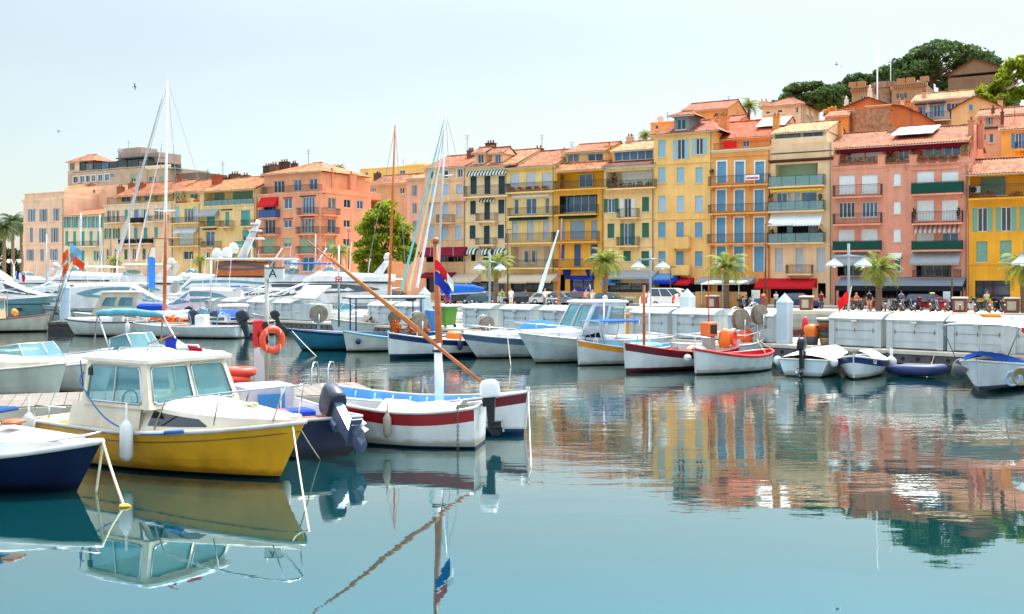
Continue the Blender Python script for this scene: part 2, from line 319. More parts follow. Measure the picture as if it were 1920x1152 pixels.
class House:
    def __init__(s, name, label, px0, px1, crop='X', wall=(220, 190, 160), c=133., A=None, B=None, z0=QZ, cat='house', group=None, u=None):
        s.cr = CR[crop]; s.A = line(px0, c) if A is None else A; Bp = line(px1, c) if B is None else B
        s.A = Vector((s.A.x, s.A.y, 0)); Bp = Vector((Bp.x, Bp.y, 0))
        s.u = (Bp - s.A).normalized() if u is None else u; s.n = Vector((-s.u.y, s.u.x, 0)); s.width = (Bp - s.A).length
        s.z0 = z0; s.col = wall; s.root = thing(name, label, cat, (s.A.x, s.A.y, z0), math.atan2(s.u.y, s.u.x), group)
        s.blocks = []; s.loc = Vector((0, 0, 0)); s.rot = 0.; s.fr = (s.A, s.u, s.n); s.roofo = None
    def side(s, right=True):
        """switch to the end wall: local x then runs away from the water"""
        s.loc = Vector((s.width, 0, 0)); s.rot = R(90); s.fr = (s.A + s.u * s.width, s.n, -s.u)
    def px(s, x): return s.cr[0] + x / s.cr[2]
    def py(s, y): return s.cr[1] + y / s.cr[2]
    def sz(s, x, y, d=0.):
        A, u, n = s.fr; k = (s.px(x) - 960) / F
        q = (k * (A.y + d * n.y) - A.x - d * n.x) / (u.x - k * u.y); Y = A.y + q * u.y + d * n.y
        return q, EYE + (HZ - s.py(y)) / F * Y - s.z0
    def rect(s, x0, y0, x1, y1, d=0.):
        xm = (x0 + x1) / 2
        return s.sz(x0, y0, d)[0], s.sz(xm, y1, d)[1], s.sz(x1, y1, d)[0], s.sz(xm, y0, d)[1]
    def part(s, mb, name, mats, parent=None, label=None):
        o = mb.build(name, mats, parent or s.root)
        if parent is None: o.location = s.loc; o.rotation_euler.z = s.rot
        if label: o['label'] = label
        return o
    def block(s, x0, x1, ytop, ybot=None, d=0., depth=10., wall=None, sides=True, xm=None):
        q0 = s.sz(x0, 0, d)[0]; q1 = s.sz(x1, 0, d)[0]; xm = (x0 + x1) / 2 if xm is None else xm
        z1 = s.sz(xm, ytop, d)[1]; z0 = 0 if ybot is None else s.sz(xm, ybot, d)[1]
        s.b = dict(q0=q0, q1=q1, z0=z0, z1=z1, d=d, depth=depth, wall=wall or s.col, op=[], sides=sides); s.blocks.append(s.b); return s
    def build_walls(s):
        for b in s.blocks:
            m = MB(); y = b['d']; q0, q1, z0, z1 = b['q0'], b['q1'], b['z0'], b['z1']; op = []
            for o in b['op']:
                o = (max(o[0], q0 + .02), max(o[1], z0 + .01), min(o[2], q1 - .02), min(o[3], z1 - .02)) + tuple(o[4:])
                if o[2] - o[0] > .05 and o[3] - o[1] > .05: op.append(o)
            xs = sorted({q0, q1} | {v for o in op for v in (o[0], o[2])}); zs = sorted({z0, z1} | {v for o in op for v in (o[1], o[3])})
            for i in range(len(xs) - 1):
                run = None
                for j in range(len(zs) - 1):
                    cx, cz = (xs[i] + xs[i + 1]) / 2, (zs[j] + zs[j + 1]) / 2
                    if any(o[0] < cx < o[2] and o[1] < cz < o[3] for o in op): continue
                    m.quad((xs[i], y, zs[j]), (xs[i + 1], y, zs[j]), (xs[i + 1], y, zs[j + 1]), (xs[i], y, zs[j + 1]))
            mats = [plaster(b['wall'])]
            for o in op:
                a0, c0, a1, c1, dp = o[:5]; y2 = y + dp; mi = 0
                if len(o) > 5 and o[5]:
                    mats.append(o[5]); mi = len(mats) - 1
                m.quad((a0, y, c0), (a1, y, c0), (a1, y2, c0), (a0, y2, c0), mi); m.quad((a0, y2, c1), (a1, y2, c1), (a1, y, c1), (a0, y, c1), mi)
                m.quad((a0, y, c0), (a0, y2, c0), (a0, y2, c1), (a0, y, c1), mi); m.quad((a1, y2, c0), (a1, y, c0), (a1, y, c1), (a1, y2, c1), mi)
                m.quad((a0, y2, c0), (a1, y2, c0), (a1, y2, c1), (a0, y2, c1), mi)
            if b['sides']:
                e = y + b['depth']
                m.quad((q0, e, z0), (q0, y, z0), (q0, y, z1), (q0, e, z1)); m.quad((q1, y, z0), (q1, e, z0), (q1, e, z1), (q1, y, z1))
                m.quad((q1, e, z0), (q0, e, z0), (q0, e, z1), (q1, e, z1)); m.quad((q0, y, z1), (q1, y, z1), (q1, e, z1), (q0, e, z1))
            keep = s.loc, s.rot
            s.loc, s.rot = b.get('loc', s.loc), b.get('rot', s.rot); s.part(m, 'wall', mats); s.loc, s.rot = keep
            if b['sides'] and b['d'] < .5 and b['z0'] == 0 and q1 - q0 > 4:      # rainwater pipe down the joint with the next house
                m = MB(); m.tube([(q1 - .16, y - .09, .1), (q1 - .16, y - .09, z1 - .3), (q1 - .3, y - .03, z1 - .05)], .05, 6); s.part(m, 'drainpipe', paint((150, 128, 108)))
    # ---- openings
    def w(s, x0, y0, x1, y1, *opt):
        o = {}; off = 0.
        for t in opt:
            if t[0] == '@': off = float(t[1:])
            else: a, _, c = t.partition(':'); o[a] = c
        d = s.b['d']; a0, c0, a1, c1 = s.rect(x0, y0, x1, y1, d + off); y = d + off
        if 'O' in o:      # rectangle given with its open shutters
            wd = (a1 - a0) / 4; a0, a1 = a0 + wd, a1 - wd; o['o'] = o['O']
        W_, H_ = a1 - a0, c1 - c0
        if off == 0: s.b['op'].append((a0, c0, a1, c1, .3))
        else: y -= .3
        m = MB(); f = .07; fc = CN[o['f']] if o.get('f') else (214, 214, 208)
        if 'r' not in o and 'c' not in o:
            for (p, q, r_, t) in ((a0, c0, a0 + f, c1), (a1 - f, c0, a1, c1), (a0 + f, c0, a1 - f, c0 + f), (a0 + f, c1 - f, a1 - f, c1)): m.box(p, y + .1, q, r_, y + .17, t)
            nb = int(o.get('n') or (2 if W_ > .75 else 1))
            for i in range(1, nb): xx = a0 + W_ * i / nb; m.box(xx - .04, y + .105, c0 + f, xx + .04, y + .165, c1 - f)
        else: m.box(a0, y + .17, c0, a1, y + .2, c1)
        if 't' in o:
            tc = .16
            for (p, q, r_, t) in ((a0 - tc, c0, a0, c1 + tc), (a1, c0, a1 + tc, c1 + tc), (a0, c1, a1, c1 + tc)): m.box(p, y - .035, q, r_, y + .01, t, 1)
        if 'ns' not in o and H_ < 2.2: m.box(a0 - .12, y - .09, c0 - .1, a1 + .12, y + .02, c0, 1)
        win = s.part(m, 'window', [paint(fc), paint(CN[o['t']] if o.get('t') else (206, 196, 178))])
        if 'r' not in o and 'c' not in o:
            g = MB(); g.quad((a0 + f, y + .145, c0 + f), (a1 - f, y + .145, c0 + f), (a1 - f, y + .145, c1 - f), (a0 + f, y + .145, c1 - f)); g.build('pane', rnd.choice([GLASSB, GLASSB, GLASS, GLASSK]) if 'b' in o else rnd.choice([GLASS, GLASS, GLASSB, GLASSK]), win)
        def shutter(p, q, yy, col):
            k = MB(); b_ = .05; z = c0 + .03; zt = c1 - .02
            for (e0, g0, e1, g1) in ((p, z, p + b_, zt), (q - b_, z, q, zt), (p + b_, z, q - b_, z + b_), (p + b_, zt - b_, q - b_, zt), (p + b_, (z + zt) / 2 - .04, q - b_, (z + zt) / 2 + .04)): k.box(e0, yy - .045, g0, e1, yy, g1)
            n = max(6, int((zt - z) / .11))
            for i in range(n):
                u0, u1 = z + b_ + (zt - z - 2 * b_) * i / n, z + b_ + (zt - z - 2 * b_) * (i + 1) / n
                k.quad((p + b_, yy - .036, u0), (q - b_, yy - .036, u0), (q - b_, yy - .01, u1), (p + b_, yy - .01, u1))
            k.build('shutter', paint(CN[col], .6), win)
        if 'o' in o and o['o']:
            h = W_ / 2; shutter(a0 - h - .02, a0 - .02, y - .012, o['o']); shutter(a1 + .02, a1 + h + .02, y - .012, o['o'])
        if 'c' in o: xm = (a0 + a1) / 2; shutter(a0 + .01, xm - .006, y + .14, o['c']); shutter(xm + .006, a1 - .01, y + .14, o['c'])
        if 'r' in o or 'h' in o:
            k = MB(); col = o.get('r') or o.get('h'); zb = c0 if 'r' in o else c0 + H_ * .42; n = max(5, int((c1 - zb) / .13))
            for i in range(n):
                u0, u1 = zb + (c1 - zb) * i / n, zb + (c1 - zb) * (i + 1) / n; k.quad((a0 + .01, y + .075, u0), (a1 - .01, y + .075, u0), (a1 - .01, y + .09, u1), (a0 + .01, y + .09, u1))
            k.build('roller_blind', paint(CN[col], .7), win)
        return win
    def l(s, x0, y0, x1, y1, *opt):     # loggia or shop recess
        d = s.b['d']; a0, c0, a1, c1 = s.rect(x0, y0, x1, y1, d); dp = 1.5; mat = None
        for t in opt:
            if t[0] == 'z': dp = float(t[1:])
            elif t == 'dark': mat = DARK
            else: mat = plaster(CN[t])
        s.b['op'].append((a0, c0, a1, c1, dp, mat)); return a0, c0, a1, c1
    def s_(s, x0, y0, x1, y1, *opt):     # shopfront: glazed recess
        s.l(x0, y0, x1, y1, 'z.9', 'dark'); d = s.b['d']; a0, c0, a1, c1 = s.rect(x0, y0, x1, y1, d); m = MB(); n = max(2, round((a1 - a0) / 1.5))
        for i in range(n + 1): x = a0 + .03 + (a1 - a0 - .06) * i / n; m.box(x - .05, d + .3, c0, x + .05, d + .4, c1)
        m.box(a0, d + .3, c1 - .5, a1, d + .39, c1 - .4); m.box(a0, d + .29, c0, a1, d + .39, c0 + .35)
        o = s.part(m, 'shopfront', paint(CN[opt[0]] if opt else (60, 56, 52))); g = MB(); g.quad((a0, d + .35, c0), (a1, d + .35, c0), (a1, d + .35, c1), (a0, d + .35, c1)); g.build('pane', GLASS, o)
    def b_(s, x0, y0, x1, y1, *opt):
        """balcony: slab and railing; the rail rectangle is y0..y1, the slab hangs under y1"""
        pr = .85; st = 'i'; col = None; cor = False
        for t in opt:
            if t[0] == 'p' and t[1:2] in '0123456789.': pr = float(t[1:])
            elif t == 'cor': cor = True
            else: st, _, col = t.partition(':')
        d = s.b['d']; a0, c0, a1, c1 = s.rect(x0, y0, x1, y1, d - pr); y = d - pr; H_ = max(.75, c1 - c0); c1 = c0 + H_
        m = MB(); m.bbox(a0 - .04, y - .05, c0 - .16, a1 + .04, d + .01, c0 - .005, c=.03)
        if cor or a1 - a0 < 3.2:
            for xx in ([a0 + .2, a1 - .35] if a1 - a0 < 3.5 else [a0 + .2 + (a1 - a0 - .5) * i / 3 for i in range(4)]): m.prism([(d, c0 - .16), (d, c0 - .6), (d - .15, c0 - .58), (y + .12, c0 - .16)], xx, xx + .14, ax='x')
        o = s.part(m, 'balcony', plaster(tuple(min(255, int(v * 1.02)) for v in s.b['wall']))); k = MB()
        segs = [((a0, y), (a1, y)), ((a0, d), (a0, y)), ((a1, y), (a1, d))]
        for (p, q) in segs:
            p = Vector((p[0], p[1], 0)); q = Vector((q[0], q[1], 0)); L_ = (q - p).length; e = (q - p) / L_; nn = Vector((-e.y, e.x, 0))
            def bar(f0, f1, z0, z1, t=.02, mm=0):
                aa, bb = p + e * f0, p + e * f1; k.hexa([aa - nn * t + Vector((0, 0, z0)), bb - nn * t + Vector((0, 0, z0)), bb + nn * t + Vector((0, 0, z0)), aa + nn * t + Vector((0, 0, z0)), aa - nn * t + Vector((0, 0, z1)), bb - nn * t + Vector((0, 0, z1)), bb + nn * t + Vector((0, 0, z1)), aa + nn * t + Vector((0, 0, z1))], mm)
            if st == 'w': bar(-.05, L_ + .05, c0, c1, .06); continue
            bar(0, L_, c1 - .045, c1, .025)
            if st == 'i':
                bar(0, L_, c0 + .06, c0 + .09); bar(0, L_, c1 - .2, c1 - .18, .012); n = max(2, int(L_ / .14))
                for i in range(n + 1): f = (L_ - .022) * i / n; bar(f, f + .022, c0 + .09, c1 - .05, .011)
            else:
                n = max(1, int(L_ / 1.2))
                for i in range(n + 1): f = (L_ - .04) * i / n; bar(f, f + .04, c0, c1 - .05, .02)
                bar(.03, L_ - .03, c0 + .05, c1 - .07, .008, 1)
        m2 = GLASSRAIL if st == 'g' else (cloth(CN[col]) if st == 's' else IRON)
        k.build('railing', [plaster(s.b['wall']) if st == 'w' else IRON, m2], o)
        return o
    def a(s, x0, y0, x1, y1, col='beige', pr='1.3', arms='1'):
        pr = float(pr); d = s.b['d']; q0, _ = s.sz(x0, y0, d - pr * .6); q1, _ = s.sz(x1, y0, d - pr * .6); xm = (x0 + x1) / 2
        zt = s.sz(xm, y0, d)[1]; zb = s.sz(xm, y1, d - pr)[1]; zb = min(zb, zt - .12); m = MB(); y = d - pr
        m.hexa([(q0, y, zb), (q1, y, zb), (q1, d, zt), (q0, d, zt), (q0, y, zb + .04), (q1, y, zb + .04), (q1, d, zt + .05), (q0, d, zt + .05)])
        n = max(4, int((q1 - q0) / .3))        # scalloped valance
        for i in range(n):
            e0, e1 = q0 + (q1 - q0) * i / n, q0 + (q1 - q0) * (i + 1) / n; em = (e0 + e1) / 2
            m.add([(e0, y, zb + .01), (e1, y, zb + .01), (e1, y - .012, zb - .14), (em, y - .012, zb - .22), (e0, y - .012, zb - .14)], [(0, 1, 2, 3, 4)])
        m.tri((q0, d, zt), (q0, y, zb), (q0, d, zb - .05)); m.tri((q1, d, zt), (q1, y, zb), (q1, d, zb - .05))
        mat = col if not isinstance(col, str) else (striped((40, 78, 74), (214, 214, 204), 'green_white_stripes') if col == 'gstripe' else (striped((150, 96, 90), (196, 176, 160), 'red_beige_stripes') if col == 'rstripe' else cloth(CN[col])))
        return s.part(m, 'awning', mat)
    def D(s, x0, y0, x1, y1):
        d = s.b['d']; a0, c0, a1, c1 = s.rect(x0, y0, x1, y1, d - .4); r = (a1 - a0) / 2; xm = (a0 + a1) / 2; H_ = c1 - c0; m = MB(); rings = []
        for i in range(6):
            t = math.pi / 2 * i / 5; rings.append([(xm - r * .98 * math.cos(math.pi * j / 12), d - .02 - r * .95 * math.sin(math.pi * j / 12) * math.cos(t), c0 + H_ * math.sin(t) * (.35 + .65 * math.sin(math.pi * j / 12)) ) for j in range(13)])
        m.loft(rings, closed=False); s.part(m, 'awning', striped((40, 78, 74), (214, 214, 204), 'green_white_stripes'))
    def k(s, x0, y0, x1, y1, col=None, pr='.12'):
        pr = float(pr); d = s.b['d']; a0, c0, a1, c1 = s.rect(x0, y0, x1, y1, d); m = MB(); h = c1 - c0
        m.loft([[(a0 - pr * f * .5, d + .01, z), (a0 - pr * f * .5, d - pr * f, z), (a1 + pr * f * .5, d - pr * f, z), (a1 + pr * f * .5, d + .01, z)] for f, z in ((.35, c0), (.6, c0 + h * .45), (1, c0 + h * .55), (1, c1))], caps=True)
        s.part(m, 'cornice', plaster(CN[col] if col else tuple(min(255, v + 8) for v in s.b['wall'])))
    def p(s, x0, y0, x1, y1, kind='g', pr='.6'):
        """planted boxes or climbing plants"""
        pr = float(pr); d = s.b['d']; a0, c0, a1, c1 = s.rect(x0, y0, x1, y1, d - pr); m = MB(); n = max(1, round((a1 - a0) / 1.1)); g = MB()
        for i in range(n):
            e0 = a0 + (a1 - a0) * (i + .1) / n; e1 = a0 + (a1 - a0) * (i + .9) / n; m.bbox(e0, d - pr - .14, c0, e1, d - pr + .14, c0 + min(.28, (c1 - c0) * .45))
            leaves(g, ((e0 + e1) / 2, d - pr, (c0 + c1) / 2 + .1), ((e1 - e0) / 2 + .05, .25, (c1 - c0) / 2), int(30 + 50 * (c1 - c0)), .1, 0)
            if kind == 'r': leaves(g, ((e0 + e1) / 2, d - pr - .05, c1 - .1), ((e1 - e0) / 2, .22, .16), 46, .07, 1)
        o = s.part(m, 'planter', M('terracotta', (150, 84, 58), .85, var=.15)); g.build('foliage', [LEAFD if kind == 'd' else LEAF, FLOWER], o)
    def roof(s, x0, x1, ye, yr, dr=5., col=(206, 122, 80), d=0., oh=.45, hip=0., drop=True, xm=None, name='roof'):
        q0 = s.sz(x0, ye, d)[0] - (.15 if not hip else .35); q1 = s.sz(x1, ye, d)[0] + (.15 if not hip else .35); xm = (x0 + x1) / 2 if xm is None else xm
        ze = s.sz(xm, ye, d - oh)[1]; zr = s.sz(xm, yr, d + dr)[1]; zr = max(zr, ze + .3); m = MB(); yf, yr_ = d - oh, d + dr; n = int((q1 - q0) / .07)
        # corrugated front and back slopes
        def slope(y0, z0, y1, z1, hp):
            lo, hi = [], []
            for i in range(n + 1):
                f = i / n; x = q0 + (q1 - q0) * f; wv = .05 * math.cos(2 * math.pi * i / 4)
                lo.append((x, y0, z0 + wv)); xx = q0 + hp + (q1 - q0 - 2 * hp) * f; hi.append((xx, y1, z1 + wv))
            r = 5; m.loft([[tuple(Vector(a) + (Vector(b) - Vector(a)) * (j / r)) for a, b in zip(lo, hi)] for j in range(r + 1)], closed=False, sm=True)
        slope(yf, ze, yr_, zr, hip); yb = d + 2 * dr + oh if not isinstance(drop, float) else drop
        slope(yb, ze, yr_, zr, hip)
        if hip:
            for (e, sg) in ((q0, 1), (q1, -1)): m.tri((e, yf, ze), (e, yb, ze), (e + sg * hip, yr_, zr)) if sg < 0 else m.tri((e, yb, ze), (e, yf, ze), (e + sg * hip, yr_, zr))
        m.box(q0 + .02, yf + .03, ze - .16, q1 - .02, yf + .12, ze - .06, 1); m.quad((q0, yf + .05, ze - .08), (q1, yf + .05, ze - .08), (q1, d + .02, ze - .02), (q0, d + .02, ze - .02), 1)
        m.tube([(q0 + hip, yr_, zr + .04), (q1 - hip, yr_, zr + .04)], .11, 8)
        o = s.part(m, name, [tiles(col, 'pantiles_%d_%d_%d' % col), paint((196, 176, 150))]); s.roofo = o
        if not hip:       # gable ends
            g = MB()
            for x in (q0 + .15, q1 - .15): g.add([(x - .01, d, ze - .05), (x - .01, d + 2 * dr, ze - .05), (x - .01, yr_, zr - .08), (x + .01, d, ze - .05), (x + .01, d + 2 * dr, ze - .05), (x + .01, yr_, zr - .08)], [(0, 1, 2), (5, 4, 3)])
            s.part(g, 'gable', plaster(s.col))
        return o
    def chim(s, x, yt, yb, wpx, d=5., col=(150, 92, 70), pots=2):
        q0, zt = s.sz(x - wpx / 2, yt, d); q1 = s.sz(x + wpx / 2, yt, d)[0]; zb = s.sz(x, yb, d)[1] - .6; m = MB(); h = min(.45, (q1 - q0) / 2)
        m.box(q0, d - h, zb, q1, d + h, zt - .3); m.box(q0 - .06, d - h - .06, zt - .3, q1 + .06, d + h + .06, zt - .2)
        for i in range(pots): xx = q0 + (q1 - q0) * (i + .5) / pots; m.lathe([(.11, zt - .2), (.09, zt + .1), (.13, zt + .12), (.13, zt + .18)], 8, 1, (xx, d, 0))
        s.part(m, 'chimney', [plaster(col), M('terracotta', (150, 84, 58), .85, var=.15)], s.roofo if s.roofo and s.rot == 0 else None)
    def ant(s, x, yt, yb, d=5.):
        q, zt = s.sz(x, yt, d); zb = s.sz(x, yb, d)[1] - .5; m = MB(); m.tube([(q, d, zb), (q, d, zt)], .035, 5)
        for i, (l, z) in enumerate(((.7, zt - .1), (.5, zt - .35), (.6, zt - .6))): m.tube([(q - l * .5, d - l * .3, z), (q + l * .5, d + l * .3, z)], .018, 4)
        s.part(m, 'aerial', IRON, s.roofo if s.rot == 0 else None)
    def spec(s, txt):
        for ln in txt.strip().splitlines():
            for it in ln.split(';'):
                t = it.split()
                if not t: continue
                f = {'w': s.w, 'l': s.l, 's': s.s_, 'b': s.b_, 'a': s.a, 'D': s.D, 'k': s.k, 'p': s.p}[t[0]]; f(*[float(v) for v in t[1:5]], *t[5:])
        return s
GLASSRAIL = glassmat('balcony_glass', (150, 180, 180), .6)
# ---------------------------------------------------------------- the row of houses along the quay, left to right
def row(xs, ys, y0, y1, opt): return ';'.join('w %g %g %g %g %s' % (a, y0, b, y1, opt) for a, b in zip(xs, ys))
h = House('townhouse', 'pale pink corner house with grey shutters, at the left end of the row', 44, 119, 'A', (224, 194, 180))
h.block(175, 475, 560).spec('''w 210 645 262 740 O:gblue; w 296 645 352 740 O:gblue; w 400 640 440 738 O:gblue
w 222 785 246 892 c:gblue; w 293 787 345 895 O:gblue; w 382 785 435 892 O:gblue
w 200 945 252 1030 O:gblue; w 300 945 328 1030 c:gblue; w 375 942 430 1026 O:gblue
k 170 738 478 748; k 170 898 478 910; k 165 565 482 588''')
h.block(185, 480, 528, 562, .3, 9.5); h.spec('k 182 522 482 531'); h.build_walls(); h.roofo = None
h = House('townhouse', 'blank pink house with a flat top, standing back over the teal shuttered house', 119, 222, 'A', (224, 186, 164), c=141.)
h.block(478, 885, 478, depth=12).spec('w 690 498 708 528 x; w 765 502 778 515 x; k 470 474 590 482'); h.build_walls(); h.ant(735, 425, 470, 2.); h.chim(600, 455, 480, 26, 2., (214, 170, 140)); h.chim(680, 452, 480, 30, 3., (120, 100, 90))
h = House('townhouse', 'narrow cream house with rows of teal shutters', 119, 195, 'A', (226, 216, 196))
h.block(473, 775, 690, depth=8).spec(row([478, 535, 598, 655, 715], [527, 584, 646, 706, 768], 700, 786, 'O:teal') + '\n' + row([486, 544, 606, 666, 725], [508, 567, 630, 690, 748], 810, 918, 'c:teal') + '''
w 486 955 510 1030 c:teal; w 545 955 570 1030 c:teal; w 606 955 630 1030 c:teal; w 700 955 755 1030 O:teal; b 505 885 710 922; k 470 690 776 699''')
h.roof(473, 775, 688, 655, 4., (206, 130, 92)); h.build_walls()
h = House('townhouse', 'pinkish house with terrace storey, green shutters and long black balcony', 195, 324, 'A', (222, 200, 180))
h.block(775, 1290, 600).spec('''w 795 655 824 742 x;w 832 655 856 742 x; w 864 655 888 742 x; b 775 700 893 745; w 928 650 953 728 c:teal; w 998 648 1032 708 c:sblue; b 970 708 1040 748 s:black
w 1052 645 1108 722 O:pblue; w 1150 640 1178 722 x; w 1186 640 1212 722 x; b 1100 692 1225 732
w 780 788 828 868 O:green; w 843 788 893 868 O:green; w 928 786 950 868 c:teal; w 998 784 1025 868 c:teal; w 1070 782 1097 868 c:teal; w 1150 780 1176 860 c:teal
b 880 868 1110 902 s:black cor; w 790 945 815 1020 x; w 852 945 876 1020 x; w 925 945 950 1020 c:dgreen; w 985 940 1012 1020 x; w 1060 940 1085 1020 c:dgreen
k 772 600 1292 612 wwall; k 772 752 1292 760; k 772 922 1292 930''')
h.block(870, 1290, 540, 602, 1.2, 8, (228, 196, 120)).spec('w 902 552 970 592 b; w 1020 548 1050 588 b; w 1075 545 1115 585 b; p 1135 545 1175 590 g; b 800 545 1288 600 p0.1'); h.roof(868, 1292, 538, 452, 5., d=1.2); h.build_walls()
h.chim(900, 470, 520, 28, 4.); h.chim(980, 445, 500, 24, 5.); h.chim(1055, 450, 505, 34, 4.); h.chim(1330, 400, 430, 30, 6.)
h = House('townhouse', 'slim yellow house with a leafy roof terrace and pale blue shutters', 324, 375, 'A', (224, 200, 142))
h.block(1290, 1490, 600).spec('''w 1300 630 1336 740 c:pblue; w 1372 640 1440 742 n:3; w 1442 628 1470 738 c:lblue; b 1265 705 1475 747
w 1335 822 1440 908 r:white; a 1300 782 1460 818 pgrey .9; b 1255 868 1475 918; w 1365 958 1440 1020 x; k 1288 600 1492 612''')
h.block(1290, 1490, 520, 602, 1.6, 6, (222, 190, 140)).spec('w 1310 545 1330 590 b; w 1415 530 1470 592 b; p 1300 510 1390 598 g .9; p 1440 530 1490 590 d 1.0; b 1292 580 1488 600 p0.2 w'); h.roof(1288, 1496, 514, 440, 5., d=1.6); h.build_walls(); h.ant(1545, 350, 400, 5.)
h = House('townhouse', 'yellow house with deep green shuttered loggia under a tiled roof', 375, 483, 'A', (224, 200, 148))
h.block(1490, 1905, 505).spec('''l 1520 512 1885 612 z1.6; w 1605 528 1672 606 r:dkroll @1.6; w 1742 515 1882 604 r:dkroll @1.6; b 1520 572 1886 615 g p.05
a 1480 648 1612 692 grey 1.; w 1540 690 1600 770 c:teal; b 1490 735 1612 775; w 1678 665 1708 770 c:teal; b 1635 730 1712 777; w 1796 655 1862 765 c:teal; b 1790 725 1872 772
w 1532 810 1600 922 b; b 1495 885 1615 932; w 1806 803 1855 882 h:teal; b 1745 885 1872 932 s:teal; w 1532 965 1562 1030 x; w 1790 960 1860 1020 r:grey
k 1650 645 1730 655 dwood; k 1768 640 1875 650 wwall; k 1512 790 1612 800 dwood''')
h.roof(1488, 1907, 502, 420, 5.5, (214, 134, 84)); h.build_walls(); h.chim(1617, 392, 470, 50, 3., (176, 84, 60)); h.chim(1695, 402, 440, 40, 5.5, (110, 84, 66)); h.chim(1750, 376, 420, 56, 6., (96, 84, 78), 3); h.chim(1830, 385, 420, 40, 6., (96, 84, 78)); h.ant(1660, 290, 400, 5.)
# corner house
h = House('corner_house', 'large coral pink corner house with hipped tile roof by the tree', 483, 602, 'B', (222, 158, 134))
h.block(365, 715, 690, depth=13.8, sides=False).spec('''l 400 757 461 808 dark z1.; w 402 758 460 806 b @1.; a 367 712 463 757 red 1.; b 368 778 465 822 s:dblue; w 510 714 553 773 b; w 612 708 678 800 n:4 b; b 578 766 680 806 cor
w 402 833 460 912 n:3 b; b 366 878 465 916; w 508 834 552 878 b; w 605 827 675 908 n:4 b; b 573 872 680 912 cor
w 390 936 460 1020 r:groller; b 365 982 462 1024; w 506 936 552 985 h:groller; w 597 936 675 1020 r:groller; b 573 980 675 1022 cor
w 402 1042 460 1120 n:3 b; w 505 1040 550 1085 h:groller; w 610 1040 675 1120 x; k 362 684 722 696; k 600 700 684 707 dwood; k 505 709 558 715 red; k 600 815 684 822 red; k 505 826 558 832 red; k 366 820 466 828 maroon''')
h.block(400, 712, 578, 690, 1.5, 10, (222, 158, 128)).spec('w 452 618 512 684 b n:3; w 563 612 606 676 b; w 650 606 694 668 b; b 378 645 684 690 p1.4'); h.b['loc'] = h.loc
h.roof(398, 716, 572, 530, 5.5, (218, 138, 92), d=1.5, hip=5.); h.chim(424, 530, 575, 40, 6., (84, 70, 66), 3); h.chim(457, 522, 575, 30, 5., (110, 84, 78)); h.chim(512, 508, 545, 42, 8., (84, 70, 66), 3); h.chim(567, 515, 540, 22, 8., (84, 70, 66)); h.ant(645, 445, 530, 6.)
h.build_walls(); h.blocks = []
h.side(); h.block(715, 992, 690, depth=0, sides=False, xm=715).spec('''w 755 712 798 775 n:2; b 745 770 824 808 cor; w 842 722 880 768 x; w 915 728 950 774 x; w 752 830 796 908 n:2; b 742 874 821 913 cor; w 840 835 877 876 x; w 748 936 795 1018 r:groller; b 741 982 820 1020 cor
w 838 938 878 980 x; k 714 688 992 699''')
h.build_walls(); h.blocks = []; h.block(740, 985, 590, 690, 1.6, 6, (224, 164, 132), xm=740); h.b['sides'] = False; h.build_walls()
m = MB(); W0 = h.width
m.box(W0 - .18, 1.0, h.sz(715, 690)[1], W0, 13.8, h.sz(715, 690)[1] + .95); m.box(.3, 13.6, 0, W0, 13.8, h.sz(715, 690)[1]); m.box(0, .05, 0, .1, 13.8, h.sz(715, 690)[1]); m.box(.1, .3, h.sz(715, 690)[1] - .1, W0 - .2, 13.6, h.sz(715, 690)[1])
o = m.build('parapet', plaster((220, 158, 124)), h.root)
h.chim(775, 555, 640, 12, 1.5, (222, 160, 130), 1); h.chim(882, 570, 660, 36, 1.4, (222, 150, 122), 1); h.loc = Vector((0, 0, 0)); h.rot = 0.
# two set-back houses past the corner, a low link behind the tree
h = House('townhouse', 'pale pink gabled house behind the plane tree with grey shutters', 763, 800, 'B', (230, 176, 164), c=137.)
h.block(1190, 1310, 610, depth=12).spec('w 1220 642 1246 704 O:grey; w 1222 742 1244 800 O:grey; w 1222 840 1244 900 c:grey; k 1188 604 1312 614 wwall'); h.roof(1188, 1312, 604, 580, 5., (214, 140, 110)); h.build_walls()
h = House('townhouse', 'brown stone house with a low tiled roof right of the coral corner house', 690, 764, 'B', (180, 150, 128), c=168.)
h.block(985, 1200, 640, depth=10).spec('w 990 655 1018 680 n:3; w 1150 655 1175 690 b; w 1030 700 1055 740 x'); h.roof(985, 1200, 635, 590, 4., (196, 120, 86)); h.build_walls(); h.chim(1027, 572, 640, 26, 3., (92, 70, 62), 1)
h = House('apartment_block', 'flat roofed yellow block on the hill behind the plane tree', 676, 790, 'B', (226, 194, 120), c=225.)
h.block(932, 1290, 545, depth=12).spec('w 1018 568 1042 592 b; w 960 570 975 590 x; w 1150 560 1180 585 b; k 930 541 1292 548'); h.block(1180, 1290, 525, 546, 2., 6); h.build_walls(); h.ant(1170, 500, 540, 4.); h.ant(1240, 512, 540, 4.)
